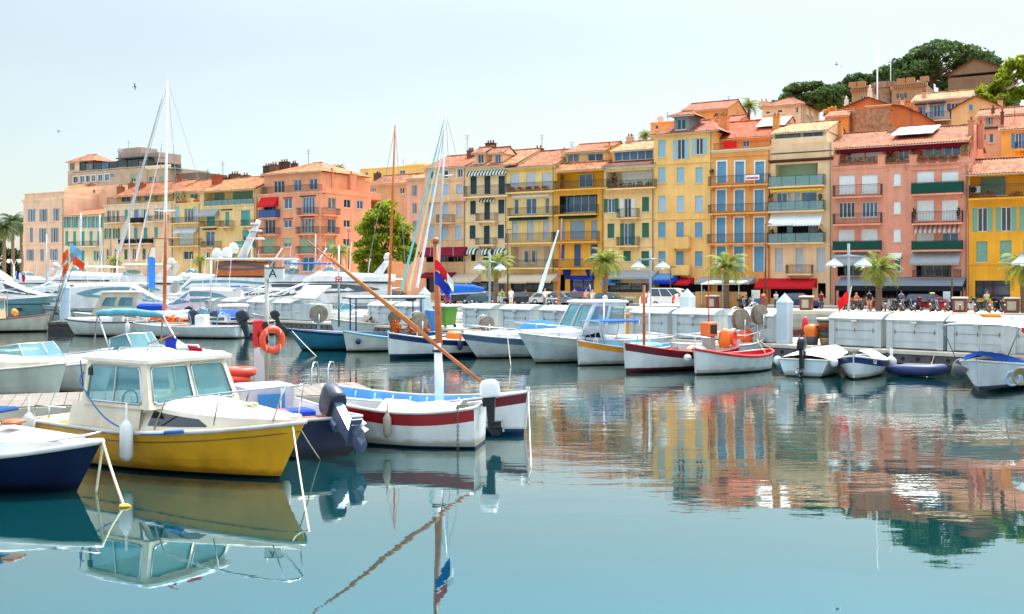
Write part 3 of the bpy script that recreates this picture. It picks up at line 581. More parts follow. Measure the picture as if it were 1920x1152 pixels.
# ---- crop C
h = House('townhouse', 'peach house with pale lilac shutters and a maroon awning', 797, 873, 'C', (224, 188, 158))
h.block(60, 335, 268, depth=11).spec('w 186 286 218 340 b t:wwall; w 280 278 315 334 b t:wwall; w 92 292 120 345 b t:wwall\n' + row([90, 180, 272], [130, 216, 314], 382, 488, 'c:lblue') + '\n' + row([86, 176, 270], [126, 216, 308], 510, 600, 'c:pgrey') + '\n' + row([84, 173, 265], [125, 212, 305], 660, 752, 'c:lblue') + '''
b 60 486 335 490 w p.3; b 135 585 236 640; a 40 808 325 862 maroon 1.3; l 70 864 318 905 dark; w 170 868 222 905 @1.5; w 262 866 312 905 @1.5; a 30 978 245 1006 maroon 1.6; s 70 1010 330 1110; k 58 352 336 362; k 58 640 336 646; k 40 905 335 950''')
h.roof(58, 338, 264, 195, 5.5, (204, 112, 82)); h.build_walls(); h.chim(372, 145, 225, 36, 4., (110, 80, 70), 3); h.ant(345, 45, 190, 5.)
h = House('townhouse', 'cream house with dark green doors, two dormers and striped dome awnings', 873, 951, 'C', (228, 210, 180))
h.block(335, 615, 256, depth=11).spec(row([367, 461, 556], [410, 502, 600], 324, 448, 'c:dteal ns') + '\n' + 'b 320 388 615 460;w 365 492 404 585 c:dteal; w 460 485 499 620 c:dteal; w 554 484 597 580 c:dteal; b 402 575 530 630 cor\nw 361 658 402 750 c:dteal; w 457 660 497 785 c:dteal; w 551 653 594 748 c:dteal; b 400 742 522 790 cor' + '''
a 345 288 606 312 gstripe .5; a 430 476 530 492 gstripe .4; D 330 808 425 856; D 421 808 518 856; D 515 808 612 856; l 372 852 402 900 dark z.4; l 455 850 497 900 dark z.4; l 550 848 592 895 dark z.4
a 205 985 400 1040 beige 2.2; s 345 1036 600 1110; k 333 255 617 270; k 333 628 617 634''')
h.roof(335, 680, 252, 165, 6., (214, 130, 92)); h.build_walls()
for x0, x1 in ((395, 468), (512, 582)):
    h.blocks = []; h.block(x0, x1, 168, 245, .6, 4., (228, 190, 160)); h.spec('w %g 180 %g 238 b f:lblue' % (x0 + 22, x1 - 12)); h.build_walls(); h.roof(x0 - 6, x1 + 8, 168, 135, 1.6, (206, 118, 84), d=.6, name='dormer_roof')
h.chim(505, 95, 150, 52, 6., (84, 72, 70), 3)
h = House('townhouse', 'pale yellow house with potted geraniums and a rolled green awning', 951, 1039, 'C', (228, 206, 146))
h.block(615, 935, 262, depth=11).spec('w 637 306 697 420 r:pgrey; w 745 303 805 418 r:pgrey; w 850 300 912 416 r:pgrey; b 606 368 930 430; p 622 400 900 424 r .75\nw 662 480 692 585 b; w 742 476 813 582 b n:2; w 870 472 900 578 b; b 616 536 916 592\nw 648 626 691 760 c:pgrey; w 750 624 794 758 c:pgrey; w 858 620 901 755 c:pgrey; b 602 710 926 775' + '''
a 630 600 890 614 bgreen .4; a 650 448 900 458 white .3; l 640 800 905 938 z1.1 wwall; w 735 830 765 912 b @1.1; w 785 828 812 912 b @1.1; w 655 812 690 930 c:beige @1.1; w 868 806 902 925 c:beige @1.1; b 612 890 916 945
a 555 985 770 1040 beige 2.4; a 770 980 935 1036 beige 2.4; s 640 1030 925 1110; k 613 262 937 276; k 613 285 937 296 yellow .03; k 613 462 937 470; k 613 600 937 608''')
h.roof(615, 940, 258, 165, 6., (196, 116, 80)); h.build_walls(); h.chim(830, 130, 175, 46, 7., (150, 70, 50), 2); h.chim(1000, 145, 200, 30, 3., (220, 190, 140), 1); h.ant(850, 45, 140, 7.)
h = House('townhouse', 'golden yellow house with glass penthouse and slate blue shutters', 1039, 1132, 'C', (232, 178, 66))
h.block(935, 1270, 280, depth=11).spec('''l 950 298 1268 406 z1.7 yellow; w 1105 312 1198 402 b n:2 @1.7; p 950 300 1005 400 g -1.; b 930 355 1292 410; l 970 455 1224 575 z1.4 dark; w 975 458 1220 572 b n:5 @1.4; b 934 520 1212 582
a 966 588 1216 604 bgreen .4; w 963 628 1004 756 r:gblue; w 1042 626 1140 754 r:gblue; w 1181 624 1225 752 r:gblue; b 914 700 1218 768; w 964 786 1003 884 c:dblue; w 1068 785 1112 935 c:dblue; w 1178 783 1226 892 c:dblue; b 934 885 1240 946
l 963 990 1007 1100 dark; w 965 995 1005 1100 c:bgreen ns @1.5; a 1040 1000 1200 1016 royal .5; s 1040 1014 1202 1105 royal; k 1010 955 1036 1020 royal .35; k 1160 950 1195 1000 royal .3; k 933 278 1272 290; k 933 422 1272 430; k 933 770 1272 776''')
h.block(1010, 1275, 162, 282, 2.4, 7, (220, 190, 140)).spec('w 1158 172 1262 232 b n:2; w 1018 175 1100 232 b'); h.roof(955, 1278, 282, 234, 1.4, (222, 134, 84), oh=.6, drop=2.7, name='eave_roof'); h.roof(1010, 1285, 158, 112, 4., (214, 124, 80), d=2.4); h.build_walls(); h.chim(1305, 110, 180, 46, 4., (222, 184, 126), 1); h.ant(1052, 95, 150, 5.)
h = House('townhouse', 'cream house with green shutters and a glazed penthouse, left of the tower house', 1132, 1226, 'C', (230, 204, 150))
h.block(1270, 1608, 275, depth=11).spec('''l 1282 290 1602 402 z1.7 wwall; w 1398 292 1600 388 r:white @1.7; p 1320 295 1360 400 d -1.; p 1365 368 1600 398 g .6; b 1284 352 1606 405; w 1270 478 1366 572 O:dgreen; w 1380 476 1476 604 O:white; b 1354 545 1488 606 cor; w 1525 466 1573 566 c:dgreen
w 1292 646 1338 745 c:dgreen; w 1380 644 1476 792 O:dgreen; b 1350 736 1490 796 cor; w 1525 641 1573 742 c:dgreen; w 1290 832 1338 900 c:dgreen; w 1400 830 1450 900 c:dgreen; w 1520 832 1573 936 c:dgreen
a 1290 965 1610 1012 grey 2.; a 1255 1020 1360 1050 sblue 1.5; s 1290 1048 1600 1110; k 1268 250 1610 274 white; k 1268 446 1610 454; k 1268 612 1610 618; k 1268 800 1610 806''')
h.block(1330, 1606, 150, 252, 2., 7, (224, 200, 160)).spec('w 1338 156 1600 218 b n:5'); h.roof(1268, 1610, 252, 228, 1., (150, 84, 70), oh=.5, drop=2.2, name='eave_roof'); h.roof(1328, 1612, 148, 94, 4., (216, 160, 120), d=2.); h.build_walls(); h.chim(1445, 52, 100, 36, 6., (214, 170, 140), 2); h.ant(1462, 45, 90, 6.)
# ---- crop D
h = House('tower_house', 'tall straw yellow house with blue grey dormer, the tallest of the row', 1226, 1336, 'D', (236, 196, 124))
h.block(78, 412, 208, depth=10.5).spec('w 104 250 146 348 c:pblue; w 211 246 255 362 o:pblue; w 317 240 358 334 o:pblue\n' + row([105, 209, 316], [145, 250, 357], 407, 494, 'c:pblue') + '\n' + row([104, 209, 313], [146, 250, 357], 568, 655, 'c:lblue') + '\n' + row([103, 207, 312], [145, 248, 355], 719, 806, 'c:blue') + '\n' + row([105, 205, 312], [145, 247, 355], 883, 970, 'c:blue') + '''
b 176 803 274 860 w cor; b 185 962 275 1012 w; a -5 1012 190 1040 sblue 1.9; a 90 1020 205 1060 royal 2.2; a 200 1035 290 1068 red 1.6; l 80 1060 400 1140 dark; k 76 380 414 388; k 76 700 414 705''')
h.roof(74, 440, 205, 150, 5., (206, 108, 76), hip=3.); h.build_walls(); h.blocks = []; h.block(194, 278, 106, 200, .3, 4., (128, 142, 156)).spec('w 208 130 260 192 b f:pblue'); h.build_walls(); h.roof(180, 300, 108, 92, 1.6, (190, 104, 76), d=.3, hip=1., name='dormer_roof')
h.chim(478, 110, 210, 46, 5., (228, 150, 96), 2)
h = House('townhouse', 'orange house with blue shutters framed in white and a tiled roof terrace', 1336, 1444, 'D', (232, 164, 92))
h.block(412, 742, 312, depth=10.5).spec(row([440, 542, 656], [490, 592, 706], 374, 495, 'c:blue t:white ns') + '\n' + row([438, 540, 653], [487, 590, 703], 536, 656, 'c:blue t:white ns') + '\n' + row([437, 538, 652], [485, 588, 705], 692, 835, 'c:blue t:white ns') + '\n' + row([437, 536, 650], [487, 588, 704], 856, 1000, 'c:blue t:white ns') + '''
b 388 450 728 506 cor; p 395 420 420 445 g .2; b 388 613 728 664 cor; b 380 783 722 838 cor; a 325 1032 636 1062 grey 2.2; l 440 1070 700 1150 dark; k 410 300 744 318 wwall .2; k 410 338 744 345''')
m = MB(); a0, c0, a1, c1 = h.rect(600, 450, 678, 478, -.95); m.box(a0, -.97, c0, a1, -.95, c1); m.box(a0 + .1, -.985, c0 + .12, a1 - .1, -.97, c0 + .3, 1); m.build('banner', [paint((236, 236, 236)), paint((190, 40, 60))], h.root)
h.block(415, 745, 236, 302, 2.6, 7).spec('w 582 252 622 290 b; b 416 278 742 300 p2.2'); h.roof(412, 800, 234, 145, 4.6, (222, 96, 48), d=2.6)
m = MB(); a0, c0, a1, c1 = h.rect(475, 258, 551, 297, .4); m.box(a0, .38, c0, a1, .42, c1); m.build('red_cloth', cloth((220, 30, 30)), h.root)
h.build_walls(); h.chim(776, 110, 200, 36, 4.2, (226, 156, 84), 2)
m = MB(); q0 = h.sz(670, 170, 5.)[0]; q1 = h.sz(850, 150, 6.)[0]; zz = h.sz(760, 172, 4.4)[1]; z2 = h.sz(760, 126, 6.9)[1]; m.hexa([(q0, 4.2, zz), (q1, 4.2, zz), (q1, 7.0, z2), (q0, 7.0, z2), (q0, 4.2, zz + .08), (q1, 4.2, zz + .08), (q1, 7.0, z2 + .08), (q0, 7.0, z2 + .08)]); m.build('roof_sheet', paint((232, 226, 216)), h.roofo)
h = House('townhouse', 'pale house with glazed balconies, white and yellow awnings and a red cafe awning', 1444, 1560, 'D', (226, 200, 170))
h.block(742, 1092, 268, depth=10.5).spec('''l 770 386 1010 500 z1.5; w 775 390 1006 498 r:groller @1.5; b 730 452 1042 512 g; a 745 520 1036 532 yellow .7
w 775 550 836 640 n:2 b; w 842 550 862 640 c:lblue; w 878 550 908 640 c:lblue; w 916 546 1006 640 n:1; b 725 597 1042 652 g; p 725 555 760 600 d .4; p 1012 560 1038 605 d .4; a 735 670 882 728 white 1.2; a 878 670 1030 728 white 1.2; l 780 738 1012 822 z1.2 dark; w 838 742 870 820 c:lblue @1.2; w 960 742 1010 820 b @1.2
b 728 778 1042 834 g; p 735 760 762 800 d .4; p 1012 755 1036 800 d .4; w 768 866 812 1002 c:pgrey; w 885 864 928 1000 c:pgrey; w 1005 864 1052 1002 c:pgrey; b 828 960 972 1012 cor; a 660 1040 992 1088 red 1.7; l 700 1088 980 1150 dark; l 1012 1065 1056 1150 dark; k 740 358 1094 374 dwood .3; k 740 318 1094 324 dgrey .08; k 740 845 1094 856''')
h.block(752, 1060, 205, 270, 1.2, 7, (222, 206, 184)).spec('w 765 210 915 278 b n:1 f:pblue; w 925 205 1042 270 b n:2 f:pblue; b 750 268 1060 276 p.6 w'); h.roof(755, 1065, 202, 156, 4.6, (216, 168, 124), d=1.2); h.build_walls(); h.chim(1130, 150, 260, 40, 6., (226, 166, 96), 1)
# ---- crop E
h = House('apartment_house', 'wide pink apartment house with green balconies and flowered roof terrace', 1560, 1816, 'E', (222, 154, 140))
h.block(45, 635, 580, depth=12).spec('''w 76 620 145 700 r:white; w 173 618 243 698 r:white; w 311 612 343 664 r:white; w 413 604 487 692 r:white; w 519 603 592 690 r:white; b 50 660 256 710; b 389 648 609 698 s:bgreen
w 76 737 145 803 n:4 b; w 175 735 243 801 n:4 b; w 311 733 343 786 r:white; w 413 729 487 815 r:white; w 520 728 592 814 r:white; b 50 783 255 830; b 390 775 607 826; p 395 760 408 815 d .5; p 586 758 598 812 d .5
a 400 834 598 862 rstripe .8; w 73 855 143 912 r:white; w 172 853 243 910 r:white; w 311 853 343 907 r:white; w 412 869 487 912 r:white; w 522 868 592 910 b; b 50 903 253 944 s:bgreen; b 390 902 606 942 s:bgreen
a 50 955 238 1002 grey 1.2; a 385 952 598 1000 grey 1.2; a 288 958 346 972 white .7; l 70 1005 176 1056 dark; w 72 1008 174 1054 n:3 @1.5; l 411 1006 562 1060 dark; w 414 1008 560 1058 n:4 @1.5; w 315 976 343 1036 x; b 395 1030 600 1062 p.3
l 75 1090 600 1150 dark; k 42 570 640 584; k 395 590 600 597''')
m = MB(); d = -2.4; a0, c0, a1, c1 = h.rect(65, 1066, 612, 1100, -2.0); zt = h.sz(330, 1062, 0)[1]
m.hexa([(a0, d, c0), (a1, d, c0), (a1, -.02, zt), (a0, -.02, zt), (a0, d, c0 + .06), (a1, d, c0 + .06), (a1, -.02, zt + .06), (a0, -.02, zt + .06)]); m.box(a0, d - .03, c0 - .45, a1, d, c0 + .05, 1)
for i in range(5): x = a0 + (a1 - a0) * i / 4; m.box(x - .05, d - .02, 0, x + .05, d + .08, c0, 1)
for x in (a0, a1): m.tri((x, -.02, zt), (x, d, c0), (x, -.02, c0 - .3), 1)
m.build('awning', [cloth((120, 124, 128)), cloth((36, 40, 48))], h.root)
h.block(45, 635, 488, 582, 2.2, 9, (206, 132, 118)).spec('w 105 512 186 556 r:white; w 192 510 266 554 r:white; w 330 505 381 552 b; w 445 498 523 538 b; w 529 495 602 535 b; p 110 500 130 560 d -.1; p 275 510 320 560 d .1; p 385 495 440 545 d .1')
h.b['d'] = 0.
for x0, x1 in ((45, 76), (242, 275), (378, 414), (595, 636)):
    m = MB(); a0, c0, a1, c1 = h.rect(x0, 534, x1, 582, 0); m.box(a0, -.05, c0, a1, .5, c1); m.box(a0 - .05, -.1, c1, a1 + .05, .55, c1 + .06); h.part(m, 'terrace_pier', plaster((222, 150, 132)))
h.spec('p 78 545 240 575 r .0; p 280 548 372 572 g .0; p 416 536 592 566 r .0; b 76 548 242 574 p.08; b 276 546 378 572 p.08; b 414 540 594 568 p.08; p 598 488 640 536 g .0'); h.b['d'] = 2.2
m = MB(); a0, c0, a1, c1 = h.rect(80, 491, 632, 508, 1.2); m.box(a0, 1.2, c0, a1, 2.18, c1); h.part(m, 'awning', cloth((128, 20, 40)))
h.roof(40, 640, 486, 424, 5.2, (200, 120, 82), d=2.2, oh=1.4); h.build_walls()
m = MB(); q0 = h.sz(310, 440, 4)[0]; q1 = h.sz(495, 440, 5)[0]; z2 = h.sz(400, 444, 3.2)[1]; z3 = h.sz(400, 414, 6.8)[1]; m.hexa([(q0, 3.0, z2), (q1, 3.0, z2), (q1 + .2, 6.8, z3), (q0 + .2, 6.8, z3), (q0, 3.0, z2 + .1), (q1, 3.0, z2 + .1), (q1 + .2, 6.8, z3 + .1), (q0 + .2, 6.8, z3 + .1)]); m.build('roof_sheet', paint((232, 232, 230)), h.roofo)
m = MB(); W0 = h.width; zt = h.sz(640, 400, 5.)[1]; zb = h.sz(640, 600, 0)[1]; m.prism([(0, zb - 4), (0, zb), (2., zb + 1.), (5.5, zt), (7.5, zt), (13., zb + 1.2), (13, zb - 4)], W0 - .25, W0 + .02, ax='x'); h.part(m, 'gable', plaster((222, 146, 126))); h.chim(648, 375, 480, 24, 3.6, (206, 136, 118), 1); h.chim(690, 392, 480, 26, 6., (206, 136, 118), 1); h.chim(300, 405, 430, 22, 7., (180, 150, 130), 1)
h = House('townhouse', 'deep yellow house with sage shutters at the right edge', 1816, 1996, 'E', (234, 172, 42))
h.block(637, 1050, 612, depth=11).spec('''l 642 618 1040 712 z1.6; w 690 622 796 708 r:dkroll @1.6; b 638 655 1044 713; p 690 690 760 711 r .6; p 800 692 880 711 r .6; w 675 760 718 864 x o:sage; w 777 757 821 862 x o:sage; w 880 754 922 860 x o:sage; w 670 906 718 994 c:sage; w 772 902 822 994 c:sage; w 872 900 922 992 c:sage
s 665 1075 816 1152 black; s 860 1075 1000 1152 black; k 635 716 1050 726; k 635 1000 1050 1008; k 635 608 1050 616''')
m = MB(); a0, c0, a1, c1 = h.rect(646, 668, 688, 696, .4); m.bbox(a0, .3, c0, a1, .75, c1); m.lathe([(.32, 0), (.32, .04), (.05, .06)], 12, 1, (((a0 + a1) / 2 - .2), .28, (c0 + c1) / 2), 'y'); h.part(m, 'air_conditioner', [WHITE, DARK])
h.roof(632, 1055, 606, 545, 4.5, (206, 128, 96)); h.build_walls()
# ---------------------------------------------------------------- houses on the hill and behind
def hz(px, c):
    p = line(px, c) - Vector((0, 133, 0)); return hill_z(p.dot(U), p.dot(N)) - 1.5
def behind(name, label, a, b, crop, wall, c, z0=None, cat='house'):
    q = CR[crop]; return House(name, label, q[0] + a / q[2], q[0] + b / q[2], crop, wall, c=c, z0=hz(q[0] + (a + b) / 2 / q[2], c) if z0 is None else z0, cat=cat)
def gable_front(h, pts, depth, col, d=0.):
    """front wall that ends in a gable outline, with two tiled slopes running back"""
    q = [h.sz(x, y, d) for x, y in pts]; zb = min(a[1] for a in q); m = MB(); m.prism([(q[0][0], zb - .05)] + q + [(q[-1][0], zb - .05)], d - .01, d + depth); h.part(m, 'gable', plaster(h.col))
    m = MB()
    for (a, b) in zip(q[:-1], q[1:]):
        dx, dz = b[0] - a[0], b[1] - a[1]; L_ = math.hypot(dx, dz)
        if L_ < .5: continue
        e = (dx / L_ * .35, dz / L_ * .35); nx, nz = -dz / L_ * .12, dx / L_ * .12
        m.prism([(a[0] - e[0], a[1] - e[1]), (b[0], b[1]), (b[0] + nx, b[1] + nz), (a[0] - e[0] + nx, a[1] - e[1] + nz)] if dz > 0 else [(a[0], a[1]), (b[0] + e[0], b[1] + e[1]), (b[0] + e[0] + nx, b[1] + e[1] + nz), (a[0] + nx, a[1] + nz)], d - .4, d + depth)
    h.roofo = h.part(m, 'roof', tiles(col, 'pantiles_%d_%d_%d' % col))
h = behind('villa', 'white villa with a hipped red roof below the pines', 1429, 1505, 'X', (222, 206, 190), 180)
h.block(1429, 1505, 195, depth=8.5, sides=True, xm=1490).spec('w 1436 209 1443.5 214 x; w 1458 206 1467 211.5 x; w 1492 201 1497 211.6 x; k 1429 213.5 1470 216 white .3')
h.roof(1427, 1507, 195, 184, 4.2, (206, 112, 84), hip=3., xm=1490); h.build_walls(); h.blocks = []; h.side(); h.block(1505, 1537, 195, depth=0, sides=False, xm=1505).spec('w 1512 202 1517 216 x; w 1521 204 1525.5 218 x'); h.build_walls(); h.loc = Vector((0, 0, 0)); h.rot = 0; h.chim(1453, 181, 190, 5, 2., (214, 200, 186)); h.chim(1478, 178, 188, 5, 2., (214, 200, 186))
h = behind('villa', 'ochre house with two stepped tile roofs behind the tower house', 240, 500, 'D', (222, 164, 104), 160)
h.block(240, 500, 80, depth=8).spec('w 300 110 330 135 x; w 420 95 445 120 x'); h.roof(236, 500, 78, 40, 4., (200, 108, 78)); h.build_walls(); h.ant(505, 0, 60, 4.); h.chim(480, 30, 60, 30, 5., (214, 160, 110), 1)
h = behind('villa', 'flat orange house with a satellite dish left of the tower house dormer', 60, 190, 'D', (226, 160, 100), 158)
h.block(60, 190, 148, depth=6).spec('w 85 165 105 190 x; k 58 148 192 156'); h.build_walls(); h.ant(155, 92, 150, 3.)
m = MB(); q, z = h.sz(112, 128, 2.); m.lathe([(.05, 0), (.45, .12), (.55, .22), (.5, .2), (.02, .04)], 12, 0, (q, 2., z), 'y'); m.tube([(q, 2.1, z), (q, 2.3, z - 1)], .04); h.part(m, 'satellite_dish', paint((196, 186, 180)))
h = behind('villa', 'low orange house with chimney right of the tower house roof', 420, 560, 'D', (226, 150, 84), 152)
h.block(430, 545, 150, depth=6); h.roof(425, 560, 150, 118, 3., (206, 110, 76)); h.build_walls(); h.chim(430, 118, 160, 36, 1., (222, 150, 96), 2); h.p(440, 95, 500, 125, 'g', '0')
h = behind('villa', 'small orange house with arched dormer left of the wide pink house roof', 1060, 1190, 'D', (224, 150, 84), 156)
h.block(1065, 1185, 110, depth=6).spec('w 1110 160 1140 200 o:pblue'); h.roof(1060, 1190, 112, 84, 3., (212, 124, 82)); h.build_walls(); h.chim(1150, 130, 220, 20, .5, (226, 150, 84), 1)
h = behind('villa', 'rust orange villa with a broad gable, statues on its corners and tile eaves', 10, 400, 'E', (214, 126, 76), 172)
h.block(15, 395, 330, depth=9).spec('w 378 395 392 420 x; w 352 388 360 418 x; k 200 318 300 326 wwall .5')
gable_front(h, [(20, 360), (205, 285), (300, 318), (345, 322), (420, 352), (515, 405)], 8, (206, 118, 78)); h.build_walls()
for x, y0, y1 in ((108, 280, 338), (210, 232, 285)):
    m = MB(); q, zt = h.sz(x, y0, .5); zb = h.sz(x, y1, .5)[1]; H_ = zt - zb; m.lathe([(.36, zb - .5), (.36, zb), (.3, zb + .1), (.34, zb + H_ * .35), (.26, zb + H_ * .6), (.3, zb + H_ * .72), (.12, zb + H_ * .82), (.17, zb + H_ * .9), (.1, zt), (.02, zt + .1)], 10, 0, (q, .5, 0)); h.part(m, 'statue', paint((222, 204, 184)))
h.chim(228, 268, 320, 16, 1., (214, 190, 160), 0); h.chim(375, 305, 340, 26, 4., (226, 130, 60), 2)
h = behind('retaining_wall', 'rough curved stone wall in front of the rust orange villa', 98, 298, 'E', (168, 128, 96), 158, cat='wall')
m = MB(); rg = random.Random(3); q0, zt = h.sz(98, 345); q1, z2 = h.sz(298, 365); ztop = h.sz(200, 340)[1]
m.loft([[(q0 + (q1 - q0) * i / 16, -1.6 * math.sin(math.pi * i / 16), z) for i in range(17)] for z in (0, ztop)] + [[(q0 + (q1 - q0) * i / 16, 2., ztop) for i in range(17)]], closed=False); m.build('stone_facing', M('rubble_stone', (160, 118, 88), .95, var=.4, vs=2.6, bump=1., bs=3), h.root)
# castle
h = behind('castle', 'brown stone castle villa with a round battlemented tower', 1597, 1738, 'X', (168, 140, 116), 205, cat='castle')
h.block(1597, 1640, 166, depth=9).spec('w 1613.5 180 1623 191 b; k 1595 167 1640 172'); h.block(1672, 1736, 160, depth=9).spec('w 1686 175 1695 185 o:dgrey; k 1670 160 1738 166'); h.build_walls()
m = MB(); q0 = h.sz(1637, 0, 1)[0]; q1 = h.sz(1674.5, 0, 1)[0]; r = (q1 - q0) / 2; zt = h.sz(1655, 152, -1)[1]; o_ = ((q0 + q1) / 2, 1.8, 0)
m.lathe([(r * .98, 0), (r * .98, zt - 2.0), (r * 1.1, zt - 1.5), (r * 1.1, zt - .8), (r * .9, zt - .8)], 24, 0, o_, sm=False)
for i in range(14): a = 2 * math.pi * i / 14; x, y = o_[0] + r * 1.02 * math.cos(a), o_[1] + r * 1.02 * math.sin(a); m.box(x - .4, y - .4, zt - .82, x + .4, y + .4, zt + .1)
h.part(m, 'tower', M('castle_stone', (150, 124, 102), .95, var=.3, vs=2., bump=.8, bs=3))
for x0, x1, y, ms in ((1597, 1638, 165.5, (1600, 1616)), (1675, 1737, 160, (1690, 1708, 1734))):
    m = MB(); q0, z = h.sz(x0, y, 0); q1 = h.sz(x1, y, 0)[0]; m.box(q0, -.5, z - .15, q1, .2, z + .12)
    for x in range(x0, x1, 4): q = h.sz(x, y, 0)[0]; m.box(q, -.42, z - .6, q + .22, .01, z - .149)
    for x in ms: q = h.sz(x, y, .2)[0]; m.box(q - .6, -.45, z + .119, q + .6, .5, z + .9)
    h.part(m, 'battlement', plaster((170, 132, 102)))
m = MB(); p0 = h.sz(1645, 244, -9); p1 = h.sz(1645, 80, -9); m.tube([(p0[0], -9, p0[1] - 6), (p1[0], -9, p1[1])], [.16, .08], 8); o = m.build('flagpole', paint((236, 236, 236)), loc=h.root.location, rz=h.root.rotation_euler.z); tag(o, 'tall white bare flagpole in front of the castle tower', 'flagpole')
m = MB(); p0 = h.sz(1670, 152, 2); p1 = h.sz(1670, 98, 2); m.tube([(p0[0], 2, p0[1] - 1), (p1[0], 2, p1[1])], [.09, .05], 8); o = m.build('flagpole', paint((236, 236, 236)), loc=h.root.location, rz=h.root.rotation_euler.z); tag(o, 'shorter thin pole standing on top of the castle tower', 'flagpole')
h = behind('villa', 'white villa with bright blue windows and a pale tile roof under the big pine', 395, 640, 'E', (216, 204, 196), 178)
h.block(397, 640, 296, depth=8, xm=400).spec('w 405 322 450 362 O:blue b; w 470 314 530 368 O:blue b; w 560 308 592 338 o:dblue b; k 470 306 530 312 dblue .5; k 412 312 448 318 dblue .5; b 452 345 556 380')
h.roof(393, 642, 292, 264, 4., (220, 160, 118), xm=500); h.build_walls(); h.chim(444, 258, 290, 18, 2., (214, 190, 164)); h.chim(350, 290, 320, 14, 1., (222, 196, 160))
h = behind('villa', 'cream gabled house with a blue shutter beside the white villa', 560, 790, 'E', (230, 200, 146), 168)
h.block(562, 788, 340, depth=9); gable_front(h, [(562, 338), (665, 280), (735, 305), (790, 332)], 9, (206, 134, 92)); h.spec('w 640 315 654 342 c:sblue @.12; w 700 372 716 390 x'); h.build_walls(); h.chim(773, 292, 330, 20, 3., (206, 176, 146), 2)
h = behind('chapel', 'old brown stone building with a long gabled roof beside the great pine', 545, 800, 'E', (142, 116, 100), 232, cat='building')
h.block(548, 800, 190, depth=16); gable_front(h, [(548, 188), (660, 118), (800, 160)], 16, (196, 120, 92)); h.build_walls()
h = behind('house', 'pinkish house with grey blue shutters above the yellow end house', 675, 900, 'E', (216, 176, 156), 160)
h.block(675, 900, 360, depth=8).spec('w 712 364 740 402 O:gblue; k 700 412 760 420 dgrey .3; w 690 440 712 470 x; w 725 440 745 480 x'); h.roof(672, 905, 358, 330, 3.5, (200, 122, 92)); h.build_walls(); h.chim(742, 325, 360, 14, 1., (120, 90, 80), 1)
h = behind('house', 'bright yellow house with blue shutters at the right edge of the hill', 775, 960, 'E', (232, 178, 84), 150)
h.block(778, 960, 420, depth=8).spec('w 822 437 882 503 O:sblue n:2; b 838 480 890 505'); h.roof(772, 965, 416, 362, 4., (212, 118, 80)); h.build_walls(); h.chim(782, 340, 400, 14, 1.5, (110, 80, 74), 1); h.ant(836, 300, 380, 3.)
# grey hotel behind the left houses
h = behind('hotel', 'grey modern hotel with a glazed rooftop restaurant behind the pink houses', 505, 1265, 'A', (178, 164, 158), 232, QZ, 'hotel')
h.block(505, 1100, 345, depth=16, xm=930).spec('w 545 402 580 450 b t:white; w 596 398 628 446 b t:white; w 640 394 670 444 b t:white; w 680 392 712 440 b t:white; w 730 388 764 436 b t:white; w 780 384 812 434 b t:white; w 975 385 1010 440 h:sage; w 820 382 846 408 b; k 520 372 800 384; k 503 345 1102 352')
h.block(1100, 1268, 340, depth=14, xm=1180).spec('w 1105 402 1162 442 b; w 1186 404 1215 450 c:sage; k 1100 320 1270 345 white .6')
h.block(572, 1096, 282, 352, .6, 12, (70, 92, 104), xm=930).spec(row([575, 635, 693, 752, 810], [630, 690, 748, 806, 866], 300, 362, 'b f:dteal n:1') + '\nw 874 278 935 332 b f:dteal n:1; w 945 278 1025 336 b f:dteal n:2; w 1030 282 1092 340 b f:dteal n:1')
h.block(508, 590, 296, 372, .4, 6, (206, 190, 176), xm=510).spec('w 522 305 556 355 b f:dteal'); h.block(890, 1045, 190, 262, 4., 6, (168, 150, 150)); h.block(1040, 1180, 226, 300, 3., 8, (150, 146, 152)); h.block(880, 1040, 228, 275, 3.5, 6, (150, 146, 152)); h.block(1265, 1485, 378, 450, 2., 10, (112, 104, 104))
h.build_walls(); h.roof(500, 694, 290, 252, 4., (214, 128, 98), d=.4, hip=4., xm=560); h.ant(958, 138, 185, 7.)
m = MB(); q, z = h.sz(895, 212, 4.); m.lathe([(.05, 0), (1., .25), (1.2, .45), (1.1, .42), (.02, .1)], 14, 0, (q, 3.6, z), 'y'); h.part(m, 'satellite_dish', paint((176, 176, 180)))
m = MB(); q0, z0 = h.sz(870, 265, -.5); q1 = h.sz(1105, 262, -.5)[0]; z1 = h.sz(990, 262, -.5)[1]; m.box(q0, -1., z1, q1, 6., z1 + .25); h.part(m, 'roof_slab', paint((90, 92, 98)))
m = MB(); q, z = h.sz(1300, 345, 2.); m.lathe([(2.2, z - .35), (.1, z + .4), (.05, z + .6)], 10, 0, (q, 2., 0)); m.tube([(q, 2, z - 3), (q, 2, z)], .08); o = m.build('parasol', cloth((92, 92, 100)), loc=h.root.location, rz=h.root.rotation_euler.z); tag(o, 'dark open parasol on the grey hotel terrace', 'parasol')
